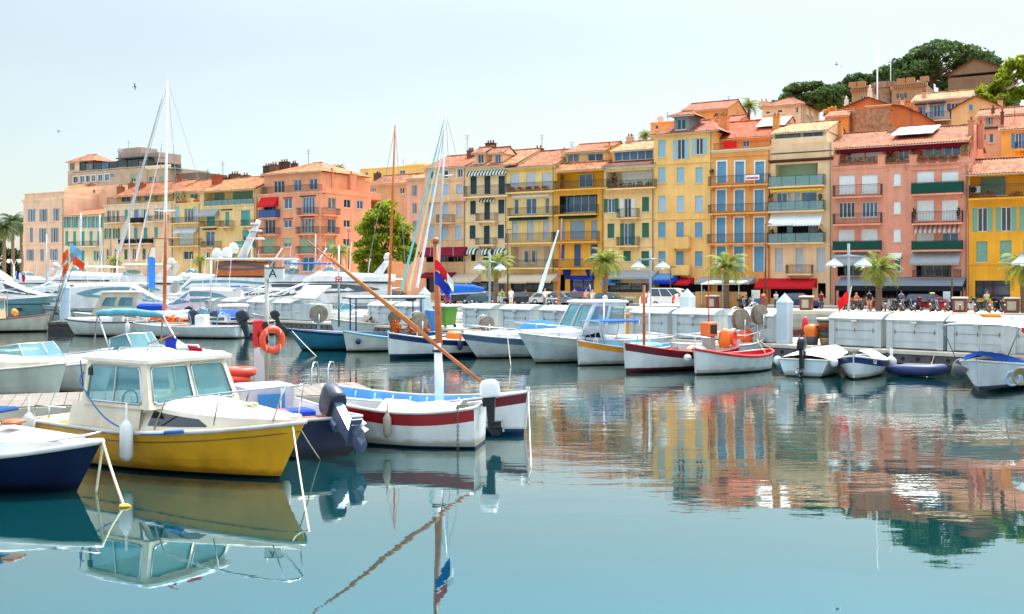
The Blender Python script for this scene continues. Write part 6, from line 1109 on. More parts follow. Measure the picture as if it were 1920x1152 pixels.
        for q, nn in wins:
            g = MB(); c = sum(q, Vector()) / 4; pts = []
            for i in range(4):
                a, b, pv = q[i], q[(i + 1) % 4], q[(i - 1) % 4]; r_ = .06; pts += [a + (pv - a).normalized() * r_ + nn * .006, a + (b - a).normalized() * r_ + nn * .006]
            pts.append(pts[0]); g.tube(pts, .018, 5, 1); g.quad(*[p - nn * .02 for p in q]); g.build('window', [glass or BOATGLASS, frame or ALU], o)
        return o
    def rail(s, pts, posts=(), r=.016, name='pulpit_rail', mir=True):
        m = MB()
        for sg in ((1, -1) if mir else (1,)):
            m.tube([(x, sg * y, z) for x, y, z in pts], r, 6)
            for a, b in posts: m.tube([(a[0], sg * a[1], a[2]), (b[0], sg * b[1], b[2])], r * .9, 6)
        return m.build(name, STEEL, s.root)
    def outboard(s, y=0., tilt=0., col=(40, 44, 52), k=1., x=-.05, z=None, leg=None, cowl=None):
        z = s.zs(0) if z is None else z; A = Matrix.Translation((x, y, z)) @ Matrix.Rotation(R(tilt), 4, 'Y')
        def tr(m): m.v = [tuple(A @ (Vector(v) * k)) for v in m.v]; return m
        m = MB(); m.loft([[(-.1 + .27 * i * abs(math.cos(t)) ** .6 * (1 if math.cos(t) > 0 else -1.12), .155 * i * abs(math.sin(t)) ** .6 * (1 if math.sin(t) > 0 else -1), c) for t in [6.2832 * j / 20 for j in range(20)]] for i, c in ((.86, .15), (.97, .17), (1, .24), (1, .38), (.97, .48), (.88, .56), (.68, .62), (.4, .645))], caps=True, sm=True)
        P_ = M('outboard_%d_%d_%d' % (leg or col), leg or col, .35, .2, var=.1); o = MB(); o.loft([[(a, b, c) for a, b in ((-.26 * i, -.07), (.02, -.08), (.02, .08), (-.26 * i, .07))] for i, c in ((1, .17), (.8, -.2), (.62, -.55))], caps=True); o.loft([[(a * i + dx, b, c) for a, b in ((-.24, -.0), (-.1, -.05), (.1, -.03), (.14, 0), (.1, .03), (-.1, .05))] for i, c, dx in ((1, -.55, -.1), (1.1, -.72, -.1), (.6, -.95, -.14))], caps=True); o.lathe([(.01, -.42), (.06, -.34), (.065, -.1), (.02, .12)], 8, 0, (0, 0, -.73), 'x'); o.bbox(-.4, -.1, -.575, .06, .1, -.545, c=.01); o.bbox(-.02, -.12, -.1, .12, .12, .14)
        om = tr(o).build('outboard_motor', P_, s.root); tr(m).build('cowl', M('outboard_%d_%d_%d' % (cowl or col), cowl or col, .3, .1, var=.08), om); p = MB()
        for i in range(3): a = i * 2.094; p.hexa([(-.4, .03 * math.cos(a), -.73 + .03 * math.sin(a)), (-.37, .03 * math.cos(a + 1), -.73 + .03 * math.sin(a + 1)), (-.36, .15 * math.cos(a + .5), -.73 + .15 * math.sin(a + .5)), (-.4, .15 * math.cos(a), -.73 + .15 * math.sin(a))] + [(-.41, .03 * math.cos(a), -.73 + .03 * math.sin(a)), (-.38, .03 * math.cos(a + 1), -.73 + .03 * math.sin(a + 1)), (-.37, .15 * math.cos(a + .5), -.73 + .15 * math.sin(a + .5)), (-.41, .15 * math.cos(a), -.73 + .15 * math.sin(a))])
        tr(p).build('propeller', M('prop_metal', (190, 186, 170), .35, .9), om); return om
    def bimini(s, x0, x1, w_, z, col, base, crown=.14, name='canopy', frame=True, sag=0.):
        m = MB(); R_ = []
        for i in range(7): f = i / 6; x = lerp(x0, x1, f); R_.append([(x, w_ / 2 * math.sin(a), z + crown * (math.cos(a) ** .6 if math.cos(a) > 0 else 0) * (.8 + .2 * math.sin(math.pi * f)) - sag * math.sin(math.pi * f)) for a in [R(-90 + 18 * j) for j in range(11)]])
        m.loft(R_, closed=False, sm=True); m.loft([[(p[0], p[1] * .99, p[2] - .03) for p in q] for q in R_], closed=False, sm=True); o = m.build(name, cloth(col), s.root)
        if frame:
            for x, b in ((x0, base[0]), (x1, base[1])): g = MB(); g.tube([(b[0], -b[1], b[2])] + [(x, w_ / 2 * math.sin(R(-90 + 18 * j)), z - .02 + crown * max(0, math.cos(R(-90 + 18 * j))) ** .6 * .8) for j in range(11)] + [(b[0], b[1], b[2])], .017, 6); g.build('canopy_frame', STEEL, s.root)
        return o
    def windshield(s, x, w_, z, h, rk=.35, wrap=.5, name='windshield'):
        m = MB(); lo = [(x - wrap, -w_ / 2, z), (x - .1, -w_ / 2 * .9, z), (x + .12, 0, z), (x - .1, w_ / 2 * .9, z), (x - wrap, w_ / 2, z)]; hi = [(p[0] - rk, p[1] * .86, p[2] + h) for p in lo]
        hi[0] = (lo[0][0] - rk * .3, hi[0][1], z + h * .75); hi[4] = (lo[4][0] - rk * .3, hi[4][1], z + h * .75); m.loft([lo, hi], 0, closed=False); m.tube(hi, .018, 5, 1); m.tube(lo, .014, 5, 1)
        for a, b in zip(lo, hi): m.tube([a, b], .014, 5, 1)
        m.build(name, [BOATGLASS, ALU], s.root)
    def mast(s, x, h, r0=.06, r1=.035, mat=None, y=0., z=0., lean=0., name='mast', n=8): m = MB(); m.tube([(x, y, z), (x + lean * .5, y, z + h * .5), (x + lean, y, z + h)], [r0, (r0 + r1) / 2 * 1.05, r1], n); return m.build(name, mat or ALU, s.root)
    def lines(s, segs, r=.012, mat=None, name='rigging'):
        m = MB()
        for a, b in segs: m.tube([a, b], r, 4)
        return m.build(name, mat or M('wire', (150, 152, 154), .5, .5), s.root)
    def box(s, x0, x1, y0, y1, z0, z1, mat, name, c=.04): m = MB(); m.bbox(x0, y0, z0, x1, y1, z1, c=c); return m.build(name, mat, s.root)
    def drum(s, x, y, z, r=.42, name='net_drum'):
        m = MB(); m.lathe([(.06, -.13), (r, -.12), (r * .98, -.09), (.16, -.05), (.16, .05), (r * .98, .09), (r, .12), (.06, .13)], 18, 0, (x, y, z), 'y', sm=False); m.tube([(x, y - .24, z - .75), (x, y - .24, z)], .03, 6, 1); m.tube([(x, y + .24, z - .75), (x, y + .24, z)], .03, 6, 1); m.torus((x, y - .28, z), r * 1.15, .015, 1, 16, 5, 'y'); m.build(name, [M('drum_disc', (138, 124, 106), .7, .2, var=.3, vs=6), STEEL], s.root)
def fender(label, top, length=.62, r=.11, col=(232, 232, 226), rope=.3, tip=None, group='fenders hung from the boats'):
    m = MB(); m.lathe([(.02, rope), (.02, .02), (r * .5, -.03), (r, -.1), (r, -length + .1), (r * .6, -length + .02), (.02, -length)], 12, 0); o = m.build('fender', gel(col), loc=top); return tag(o, label, 'fender', group)
def rope(label, a, b, sag=.3, r=.018, mat=None, n=12):
    a, b = Vector(a), Vector(b); m = MB(); m.tube([a.lerp(b, i / n) - Vector((0, 0, sag * 4 * (i / n) * (1 - i / n))) - a for i in range(n + 1)], r, 6); o = m.build('mooring_line', mat or ROPE, loc=a); return tag(o, label, 'rope', 'mooring lines')
TRIC = [cloth((36, 52, 150)), cloth((232, 232, 230)), cloth((206, 30, 44))]
# ---------------------------------------------------------------- boats in the foreground
NAVY = (22, 38, 84)
# yellow cabin boat
b = Boat('cabin_boat', 'yellow hulled cabin boat with cream wheelhouse, largest of the near boats', W(524, 899), R(-33), 6.3, 2.35, fs=.72, fm=.72, fb=1.02, tw=.86, rake=.75, cols=((24, 28, 36), (222, 160, 34), (222, 160, 34)), boot=.06, deck='open', gun=(214, 208, 196), floor=.35, inner=(226, 206, 150), flare=.75, gr=.04, ff=.2)
b.trunk(.52, .985, .52, .06, .36, CREAM, [(.04, .52)], 'foredeck_cabin')
zc = b.zs(.35)
for sg in (-1, 1):
    m = MB()
    for t0, t1 in ((.22, .36), (.36, .53)):
        p = [(b.L * t, sg * (b.hb(t) - .1), b.zs(t)) for t in (t0, t1)] + [(b.L * t, sg * (b.hb(t) - .17), b.zs(t) + .44) for t in (t1, t0)]; m.quad(*(p if sg < 0 else p[::-1])); m.quad(*[(x, y - sg * .05, z) for x, y, z in (p[::-1] if sg < 0 else p)])
    m.add([(b.L * .2, sg * (b.hb(.2) - .1), b.zs(.2)), (b.L * .22, sg * (b.hb(.22) - .1), b.zs(.22)), (b.L * .22, sg * (b.hb(.22) - .17), b.zs(.22) + .44)], [(0, 1, 2)])
    m.build('coaming', CREAM, b.root)
g = MB(); pts_ = [b.at(i / 20, b.zs(i / 20) - .16) for i in range(21)]
for sg in (-1, 1): g = MB(); g.tube([(x_, sg * (y_ + .004), z_) for x_, y_, z_ in pts_], .012, 5); g.build('rubbing_strake', M('dark_trim', (120, 88, 30), .5), b.root)
b.house(1.72, 3.62, 2.06, zc + .42, zc + 1.22, rf=.28, ra=-.02, tuck=.14, side=((.07, .1, .9, .9),), front=((.05, .1, .49, .9), (.53, .1, .95, .9)), aft=None, col=CREAM, roof=.15, roofcol=WHITE)
m = MB(); zr = zc + 1.22
for sg in (-1, 1): m = MB(); m.hexa([(2.6, sg * 1.02 - .012, zc + .5), (2.63, sg * 1.02 - .012, zc + .5), (2.63, sg * 1.02 + .012, zc + .5), (2.6, sg * 1.02 + .012, zc + .5), (2.56, sg * .91 - .012, zc + 1.15), (2.59, sg * .91 - .012, zc + 1.15), (2.59, sg * .91 + .012, zc + 1.15), (2.56, sg * .91 + .012, zc + 1.15)]); m.build('window_divider', ALU, b.root)
b.rail([(2.2, .62, zr + .14), (2.25, .6, zr + .22), (3.0, .55, zr + .23), (3.08, .56, zr + .13)], name='roof_rail'); b.rail([(3.4, -.3, zr + .1), (3.0, -.25, zr + .26), (2.6, -.2, zr + .27), (2.5, -.2, zr + .15)], name='grab_rail', mir=False)
b.rail([(3.7, 1.0, b.zs(.6) + .05), (3.95, .96, b.zs(.65) + .55), (5.0, .72, b.zs(.8) + .62), (6.05, .22, b.zs(1) + .6), (6.15, 0, b.zs(1) + .6)], [((4.95, .78, b.zs(.8) + .08), (5.02, .72, b.zs(.8) + .62)), ((5.85, .3, b.zs(.96) + .05), (6.05, .22, b.zs(1) + .6))])
b.rail([(.2, 1.0, b.zs(.03) + .02), (.25, 1., b.zs(.03) + .3), (1.3, 1.08, b.zs(.2) + .32)], [((.75, 1.04, b.zs(.1)), (.75, 1.04, b.zs(.1) + .31))], name='cockpit_rail')
b.box(.12, .55, -.9, .9, .36, .74, gel((226, 200, 130)), 'stern_bench'); b.box(2.5, 3.1, -.85, -.2, .36, 1.05, CREAM, 'console'); b.box(1.9, 2.25, .2, .75, .36, .85, gel((222, 200, 150)), 'helm_seat'); m = MB(); m.torus((2.4, -.5, 1.2), .17, .015, 0, 16, 5, 'x'); m.build('steering_wheel', RUBBER, b.root)
m = MB(); m.bbox(5.55, -.05, b.zs(.93) + .06, 5.75, .05, b.zs(.93) + .2, c=.02); m.build('bow_cleat', STEEL, b.root); m = MB(); m.torus((4.9, .1, b.zs(.8) + .34), .11, .02, 0, 14, 5, 'z'); m.torus((4.93, .1, b.zs(.8) + .365), .09, .02, 0, 14, 5, 'z'); m.tube([(4.95, 0, b.zs(.8) + .36), (5.4, -.02, b.zs(.9) + .2), (5.98, -.1, b.zs(1) + .03)], .013); m.build('bow_line', ROPE, b.root)
m = MB(); m.tube([(1.55, -.85, zc + .45), (1.5, -.9, zc + 1.2)], .012); m.bbox(1.9, -1.04, zc + .95, 2.0, -.97, zc + 1.1); m.build('side_lamp', RUBBER, b.root)
# flag on the roof
wp = b.world(2.6, .1, zr + .3); r = thing('tricolour_flag', 'tricolour flag lying furled on the yellow boat wheelhouse roof', 'flag', wp, R(-15)); m = MB(); m.tube([(-.35, 0, -.05), (.1, 0, .1), (.3, 0, .16)], .014); m.build('staff', WOODV, r); m = MB(); flag(m, (.02, 0, .07), .75, .2, amp=.05, hang=.2, segs=[0, 1, 2]); m.build('flag_cloth', TRIC, r)
fender('white fender hanging amidships on the yellow boat', b.world(3.3, -1.26, .98), .72, .115); fender('grey white fender between the navy boat and the yellow boat', b.world(.35, -1.2, .9), .62, .12, (214, 214, 206)); fender('white fender on the far bow of the yellow boat', b.world(5.0, .86, .72), .5, .09)
m = MB(); pts = [b.world(1.75, -1.0, zc + 1.0), b.world(1.8, -1.1, zc + .8), b.world(2.6, -1.19, zc + .25), b.world(3.4, -1.15, zc + .03), b.world(4.1, -1.1, zc + .06)]; o_ = pts[0].copy(); cr = lambda p0, p1, p2, p3, t: .5 * (2 * p1 + (p2 - p0) * t + (2 * p0 - 5 * p1 + 4 * p2 - p3) * t * t + (3 * p1 - p0 - 3 * p2 + p3) * t ** 3); q = [pts[0]] + pts + [pts[-1]]; m.tube([cr(q[i], q[i + 1], q[i + 2], q[i + 3], k / 6) - o_ for i in range(len(pts) - 1) for k in range(6)] + [pts[-1] - o_], .014); m.tube([p - o_ + Vector((0, 0, .02)) for p in (pts[-1], b.world(4.45, -1.0, zc + .1))], .035); tag(m.build('mooring_line', M('blue_rope', (40, 96, 160), .8), loc=o_), 'blue rope running along the yellow boat from its wheelhouse', 'rope')
rope('rope from the yellow boat bow down into the water', b.world(6.05, -.05, 1.0), W(582, 1010, -.05), .05, .014); rope('second rope from the yellow boat bow to the water', b.world(6.08, .02, 1.0), W(600, 862), .02, .012)
# navy and white boat, lower left
b = Boat('day_boat', 'navy hulled boat with white cuddy, cut off by the left edge', W(142, 921), R(-13), 5.2, 2.0, fs=.55, fm=.55, fb=.82, tw=.85, rake=.6, cols=((14, 22, 52), (16, 26, 60), (16, 26, 60)), boot=.1, deck='deck', gun=(230, 230, 226), gr=.05, flare=.7)
b.trunk(.3, .9, .62, .1, .42, WHITE, None, crown=.06); b.box(1.6, 3.3, -.5, .5, b.zs(.4) + .66, b.zs(.4) + .72, cloth((30, 66, 116)), 'hatch_cover'); b.box(3.5, 3.75, -.25, .1, b.zs(.7) + .44, b.zs(.7) + .5, WOODV, 'hatch_board'); b.rail([(4.0, .55, b.zs(.78) + .03), (4.1, .5, b.zs(.78) + .12), (4.9, .2, b.zs(.95) + .12), (5.15, .02, b.zs(1) + .14)], name='bow_rail')
o_ = rope('thick rope from the navy boat bow into the water', b.world(5.2, 0, .85), W(233, 950), .04, .022); rope('rope falling straight from the navy boat bow', b.world(5.22, 0, .83), W(180, 925), .0, .02)
m = MB(); m.torus((0, 0, .02), .06, .02, 0, 10, 5, 'z'); m.tube([(-.08, 0, 0), (.1, 0, .01)], .02); tag(m.build('rope_knot', M('yellow_rope', (206, 170, 70), .9), loc=W(233, 951)), 'yellow rope knot floating where the thick rope meets the water', 'rope')
# navy open boat with the big grey outboard
p0 = W(604, 856); rz = R(122); Lb = 5.0; d = Vector((math.cos(rz), math.sin(rz), 0))
b = Boat('open_boat', 'navy boat with white cabin box and large tilted grey outboard', p0 + d * (Lb - .2), rz, Lb, 1.9, fs=.72, fm=.66, fb=.95, tw=.88, rake=.25, cols=((14, 20, 44), (18, 26, 58), (18, 26, 58)), boot=.08, deck='open', gun=(228, 226, 222), floor=.3, inner=(222, 216, 214))
b.outboard(-.3, 64, (88, 100, 126), 1.25, x=-.12, z=.66, cowl=(40, 46, 58)); b.box(2.9, 3.9, -.55, .55, .3, 1.12, gel((222, 220, 226)), 'cabin_box'); b.box(2.86, 2.9, -.3, .3, .38, .95, paint((60, 128, 176)), 'blue_door'); b.thwart(.28); b.thwart(.5); b.box(.06, .12, -.5, .5, .5, .78, WOODV, 'transom_board')
m = MB(); m.ball((1.1, .45, .72), .2, 0, 10, (1.4, 1, .6)); m.build('red_fuel_tank', paint((206, 24, 36), .3), b.root); b.box(1.8, 2.4, -.6, .3, .55, .68, cloth((40, 70, 180)), 'blue_cloth')
m = MB(); m.prism([(-.13, 0), (.13, 0), (.1, .62), (-.02, .95), (-.13, .9)], -.03, .03); tag(m.build('rudder_blade', WHITE, loc=P(487, 712, 26.4) - Vector((0, 0, .15)), rz=R(20)), 'white wooden rudder blade standing upright beside the sign pole', 'rudder')
m = MB(); m.torus((0, 0, 0), .3, .11, 0, 20, 8, 'z'); m.torus((.12, .1, .18), .3, .11, 0, 20, 8, 'z'); m.build('ring', paint((222, 60, 36), .5)); tag(COL.objects['ring.001'] if 'ring.001' in COL.objects else COL.objects['ring'], 'two stacked orange red life rings behind the yellow boat windscreen', 'life ring')
o = [q for q in COL.objects if q.get('label', '').startswith('two stacked')][0]; o.name = 'life_rings'; o.location = P(438, 712, 25.5)
# white boat with the red band
p0 = W(886, 844); rz = R(170); Lb = 3.3; d = Vector((math.cos(rz), math.sin(rz), 0)); nrm = Vector((-math.sin(rz), math.cos(rz), 0))
b = Boat('open_boat', 'white open boat with a broad dark red band and white tarpaulin', p0 - nrm * .62 + d * (Lb - .35), rz, Lb, 1.5, fs=.84, fm=.72, fb=.92, tw=.84, rake=.4, cols=((36, 60, 110), (230, 230, 228), (150, 22, 30)), stripe=.26, boot=.05, gun=(232, 230, 224), floor=.3, ff=.16)
b.outboard(0, 6, (30, 34, 42), .72, cowl=(226, 226, 226), x=-.14, z=.88)
m = MB(); rg = random.Random(5); R_ = []
for i in range(12): t = .12 + .5 * i / 11; R_.append([(b.L * t, y * (b.hb(t) - .06), b.zs(t) + .01 + (1 - y * y) * (.07 + .1 * rg.random()) - .02 * rg.random()) for y in (-1, -.6, -.2, .2, .6, 1)])
m.loft(R_, closed=False, sm=True); m.build('tarpaulin', cloth((226, 222, 210)), b.root); b.thwart(.72); b.thwart(.85)
fender('grey brown fender hanging on the red banded boat', b.world(1.75, .78, .72), .5, .085, (150, 138, 122), .2)
m = MB(); ch0 = b.world(.3, .76, .84)
for i in range(22): m.torus((0, 0, -.045 * i), .022, .008, 0, 8, 4, 'x' if i % 2 else 'y')
tag(m.build('chain', M('rusty_chain', (104, 90, 78), .6, .6), loc=ch0), 'hanging chain at the stern of the red banded boat', 'chain')
# blue interior pointu with mast and lateen yard
b = Boat('lateen_boat', 'white pointed wooden boat with blue interior, orange mast and slanting yard', W(982, 815), R(-27), 5.6, 1.95, fs=.85, fm=.62, fb=.95, rake=.14, cols=((26, 74, 132), (230, 230, 230), (108, 22, 36)), stripe=.24, boot=.13, gun=(224, 222, 216), dbl=True, floor=.22, inner=(96, 158, 206), flare=.45)
for t in (.22, .42, .78): b.thwart(t, .24, col=paint((130, 186, 220)))
b.box(1.4, 2.2, -.5, .45, .24, .5, cloth((62, 124, 206)), 'blue_tarpaulin')
for i in range(9):
    t = .12 + .08 * i
    for sg in (-1, 1): p = b.at(t, b.zs(t)); m = MB(); m.tube([(p[0], sg * (p[1] - .08), b.zs(t) - .04), (p[0], sg * (b.at(t, .3)[1] - .09), .26)], .025, 6); m.build('rib', paint((120, 176, 214)), b.root)
xm = 3.35
m = MB(); zt = 4.25; m.tube([(xm, 0, .2), (xm - .03, 0, 2.), (xm - .12, 0, zt)], [.085, .085, .06], 10); m.lathe([(.075, 0), (.085, .06), (.05, .12)], 10, 0, (xm - .12, 0, zt)); m.build('mast', WOODV, b.root)
m = MB(); m.tube([(xm + .05, -.1, .25), (xm + .03, -.1, 1.2), (xm - .01, -.1, 1.95)], [.1, .105, .08], 8); m.build('sail_bundle', cloth((228, 228, 226)), b.root); m = MB(); m.torus((xm, -.05, 1.78), .13, .035, 0, 12, 5, 'z'); m.build('lashing', RUBBER, b.root)
wa, wb = P(577, 452, 24.3), P(948, 754, 23.6); o_ = b.root.location; ci, si = math.cos(-b.rz), math.sin(-b.rz)
def loc_of(p): q = p - o_; return (ci * q.x - si * q.y, si * q.x + ci * q.y, p.z)
m = MB(); a_, c_ = Vector(loc_of(wa)), Vector(loc_of(wb)); m.tube([a_.lerp(c_, f) for f in (0, .3, .62, 1)], [.016, .03, .042, .036], 8); m.tube([a_.lerp(c_, .12) + Vector((0, 0, .04)), a_.lerp(c_, .5) + Vector((0, 0, .06)), a_.lerp(c_, .66) + Vector((0, 0, .05))], [.015, .03, .015], 6, 1); m.build('yard', [WOODV, cloth((176, 122, 66))], b.root)
r = thing('tricolour_flag', 'tricolour flag hanging at the head of the lateen mast', 'flag', P(815, 490, 24.0)); m = MB(); flag(m, (0, 0, .0), .42, .22, hang=.5, amp=.05, segs=[2, 2, 1]); flag(m, (0, .04, -.26), .34, .3, hang=.35, segs=[0]); m.build('flag_cloth', TRIC, r)
rope('rope from the lateen boat stem into the water', b.world(5.6, 0, .95), W(996, 880), .0, .012)
# moored boats at the far left, partly hidden
b = Boat('motor_boat', 'cream cuddy boat cut off by the left edge', W(108, 746), R(-10), 5.5, 2.1, fs=.8, fm=.8, fb=1.0, tw=.85, rake=.35, cols=((60, 60, 60), (206, 204, 192), (206, 204, 192)), deck='deck', gun=(222, 214, 200), deckcol=(230, 222, 204)); b.trunk(.3, .93, .5, .1, .3, CREAM)
b = Boat('speed_boat', 'white runabout with wrap windshield and bow rail at the left', W(196, 738), R(-22), 5.6, 2.1, fs=.75, fm=.75, fb=1.0, tw=.86, rake=.5, cols=((60, 60, 60), (232, 232, 230), (232, 232, 230)), deck='deck', gun=(224, 224, 222)); b.trunk(.42, .97, .22, .05, .3, WHITE); b.windshield(3.0, 1.75, b.zs(.5) + .2, .5, .4, 1.2); b.rail([(3.4, .95, b.zs(.6) + .03), (3.6, .92, b.zs(.65) + .32), (5.0, .5, b.zs(.88) + .36), (5.55, 0, b.zs(1) + .36)], [((4.4, .72, b.zs(.78)), (4.4, .74, b.zs(.78) + .34))]); b.box(1.4, 2.0, -.7, -.1, .75, 1.25, gel((226, 220, 210)), 'seat'); b.box(1.4, 2.0, .1, .7, .75, 1.25, gel((226, 220, 210)), 'seat')
b = Boat('speed_boat', 'white runabout with tall rolled teal bimini behind the yellow boat', W(372, 716), R(-18), 5.6, 2.1, fs=.75, fm=.75, fb=1.0, tw=.86, rake=.5, cols=((60, 60, 60), (232, 232, 230), (232, 232, 230)), deck='deck', gun=(224, 224, 222)); b.trunk(.45, .97, .25, .05, .3, WHITE); b.windshield(3.35, 1.7, b.zs(.55) + .2, .62, .4, 1.0)
S = 25.5 / F; m = MB(); o_ = b.root.location
def lo(px, py, dd): return Vector(loc_of(P(px, py, dd)))
ci, si = math.cos(-b.rz), math.sin(-b.rz); q0, q1 = lo(183, 588, 24.6), lo(305, 592, 24.2); m.tube([q0.lerp(q1, i / 10) + Vector((0, 0, .05 * math.sin(i / 10 * math.pi) + .012 * math.sin(i * 2.3))) for i in range(11)], [.055] + [.075, .08, .085, .08, .085, .08, .085, .08, .075] + [.055], 9); m.build('rolled_canopy', cloth((96, 156, 176)), b.root)
for q_, e_, f_ in ((q0, (206, 658, 24.0), (176, 650, 25.4)), (q1, (344, 662, 23.6), (301, 655, 25))): m = MB(); m.tube([lo(*e_), q_, lo(*f_)], .019); m.build('canopy_frame', STEEL, b.root)
r = thing('service_pedestal', 'small grey dock service pedestal behind the yellow boat bow', 'pedestal', P(398, 700, 26.3) - Vector((0, 0, .3))); m = MB(); m.bbox(-.15, -.13, 0, .15, .13, .7); m.build('casing', paint((170, 168, 160)), r); m = MB(); m.bbox(-.19, -.17, .705, .19, .17, .8); m.build('cap', paint((226, 226, 222)), r); m = MB(); m.box(-.09, -.14, .4, .09, -.131, .62); m.build('socket_panel', RUBBER, r)
# ---------------------------------------------------------------- boats moored along the pontoon, right to left
ANT = (30, 34, 46); WH = (216, 220, 220); BLUEB = (40, 70, 150)
def along(bow, deg): a = R(deg); return bow, a
b = Boat('fishing_boat', 'white wooden fishing boat with a red bordered sun canopy at the right edge', W(1836, 737), R(-128), 7.0, 2.6, fs=.85, fm=.72, fb=.98, rake=.3, cols=((18, 26, 56), (206, 212, 218), (206, 212, 218)), boot=.2, gun=(214, 218, 216), floor=.35, inner=(206, 196, 180), tw=.8)
b.bimini(2.0, 6.7, 2.2, 1.98, (212, 208, 196), ((2.1, 1.2, .8), (6.6, .7, .95)), .12); 
m = MB(); R_ = [[(lerp(3.0, 6.4, i / 8), 1.12 - .02 * j, 1.97 - .05 * j - .26 * math.sin(math.pi * i / 8) * (j / 2)) for j in range(3)] for i in range(9)]; m.loft(R_, closed=False, sm=True); m.build('red_valance', cloth((206, 28, 30)), b.root)
b.box(3.0, 4.4, -.8, .8, .36, .95, gel((220, 200, 170)), 'engine_casing', .08); m = MB(); m.loft([[(x, y * b.hb(x / b.L), b.zs(x / b.L) + z + (d if .02 < z else 0)) for y, z in ((-.96, .0), (-.8, .16), (-.35, .3), (.15, .26), (.6, .12), (.95, .0))] for x, d in ((4.5, -.1), (4.8, .04), (5.1, -.02), (5.4, .05), (5.7, .0), (6.0, -.1))], closed=False, sm=True); m.build('blue_tarpaulin', cloth((42, 92, 186)), b.root)
for i in range(9): t = .12 + .07 * i; p = b.at(t, b.zs(t)); m = MB(); m.tube([(p[0], p[1] - .08, b.zs(t) - .04), (p[0], b.at(t, .45)[1] - .1, .4)], .035, 6); m.build('rib', gel((214, 206, 194)), b.root)
for k_ in range(4): m = MB(); m.torus((1.6 + .12 * k_, -.9, 2.14 + .02 * k_), .28, .04, 0, 14, 5, 'z'); m.build('net_coil', cloth((214, 122, 50)), b.root)
wp = b.world(6.3, -1.35, .78); r = thing('bucket', 'black bucket hanging over the side of the right fishing boat', 'bucket', P(1797, 697, 31.6), 0); m = MB(); m.lathe([(.16, -.16), (.24, .18), (.22, .18), (.15, -.12)], 14); m.build('pail', M('dark_bucket', (58, 60, 66), .6), r); m = MB(); m.torus((0, 0, .17), .22, .008, 0, 12, 4, 'y', 0, 3.1416); m.build('handle', STEEL, r); r.rotation_euler = (0, R(25), 0)
m = MB(); [m.torus((.0, .02 * i, -.02 * i), .2 - .02 * i, .035, 0, 16, 5, 'y') for i in range(4)]; tag(m.build('rope_coil', M('blue_grey_rope', (150, 176, 196), .9), loc=P(1898, 710, 31.4)), 'blue grey rope coil hanging on the right fishing boat side', 'rope')
m = MB(); [m.torus((.0, .02 * i, -.02 * i), .24 - .02 * i, .035, 0, 16, 5, 'y') for i in range(5)]; tag(m.build('rope_coil', M('brown_rope', (132, 122, 92), .9), loc=P(1914, 706, 31.0)), 'brown rope coil hanging at the right edge of the picture', 'rope')
p0 = W(1722, 706); r = thing('inflatable_dinghy', 'navy inflatable dinghy tied against the pontoon wall', 'dinghy', (p0.x, p0.y, 0), R(-42)); m = MB(); m.tube([(-.95, .35, .2), (-.6, .38, .22), (.4, .36, .24), (.85, .0, .3), (.4, -.36, .24), (-.6, -.38, .22), (-.95, -.35, .2)], [.12, .2, .2, .19, .2, .2, .12], 10); m.build('tube', M('navy_rubber', (34, 48, 92), .5), r); m = MB(); m.bbox(-.8, -.3, .1, .5, .3, .16); m.build('floor_board', paint((60, 66, 90)), r)
rope('rope from the pontoon to the navy dinghy bow', PW(pt_of(1762), -.45) - Vector((0, 0, .1)), W(1735, 704), .1, .015); rope('rope from the pontoon down left of the navy dinghy', PW(pt_of(1672), -.45) - Vector((0, 0, .1)), W(1700, 704), .1, .02, RUBBER)
b = Boat('rowing_boat', 'small white boat with navy band numbered 12 and a tarpaulin', W(1601, 712), R(-116), 4.2, 1.7, fs=.6, fm=.55, fb=.8, rake=.12, cols=(ANT, WH, (30, 44, 96)), stripe=.22, boot=.06, dbl=True, gun=(226, 226, 222)); m = MB(); rg = random.Random(8); m.loft([[(b.L * t, y * (b.hb(t) - .02), b.zs(t) + .02 + (1 - y * y) * (.22 + .08 * rg.random())) for y in (-1, -.6, 0, .6, 1)] for t in (.12, .25, .4, .55, .7, .82)], closed=False, sm=True); m.build('tarpaulin', cloth((222, 218, 208)), b.root)
h1 = Vector(b.at(.86, b.zs(.8) - .11)); h0 = Vector(b.at(.74, b.zs(.8) - .11)); dv = (h1 - h0).normalized(); hm = Vector(b.at(.8, b.zs(.8) - .1)) + Vector((-dv.y, dv.x, 0)) * .03; text('12', .24, 'lettering', paint((230, 230, 230)), b.root, hm, (R(92), 0, math.atan2(-dv.y, -dv.x)), .01)
for i, (t, lb) in enumerate(((.3, 'plump white buoy fender on the stern of the numbered boat'), (.22, 'second white buoy fender beside the numbered boat stern'))): p = b.at(t, b.zs(t)); fender(lb, b.world(p[0], p[1] + .16, .62), .42, .15)
p0 = W(1505, 707); rz = R(58); d = Vector((math.cos(rz), math.sin(rz), 0))
b = Boat('motor_dinghy', 'white tarpaulin covered dinghy with a black outboard, seen from astern', p0 + d * 4., rz, 4.3, 1.9, fs=.6, fm=.6, fb=.8, tw=.9, rake=.4, cols=(ANT, (196, 214, 222), WH), boot=.05, stripe=.12); b.outboard(0, 4, (28, 30, 34), .9, z=.8); m = MB(); rg = random.Random(9); m.loft([[(b.L * t, y * (b.hb(t) + .02), b.zs(t) + .03 + (1 - y * y) * (.26 + .08 * rg.random()) * math.sin(math.pi * (.12 + .8 * t))) for y in (-1, -.7, -.3, .1, .5, .8, 1)] for t in (.04, .15, .3, .5, .7, .9, .99)], closed=False, sm=True); m.build('tarpaulin', cloth((224, 220, 212)), b.root)
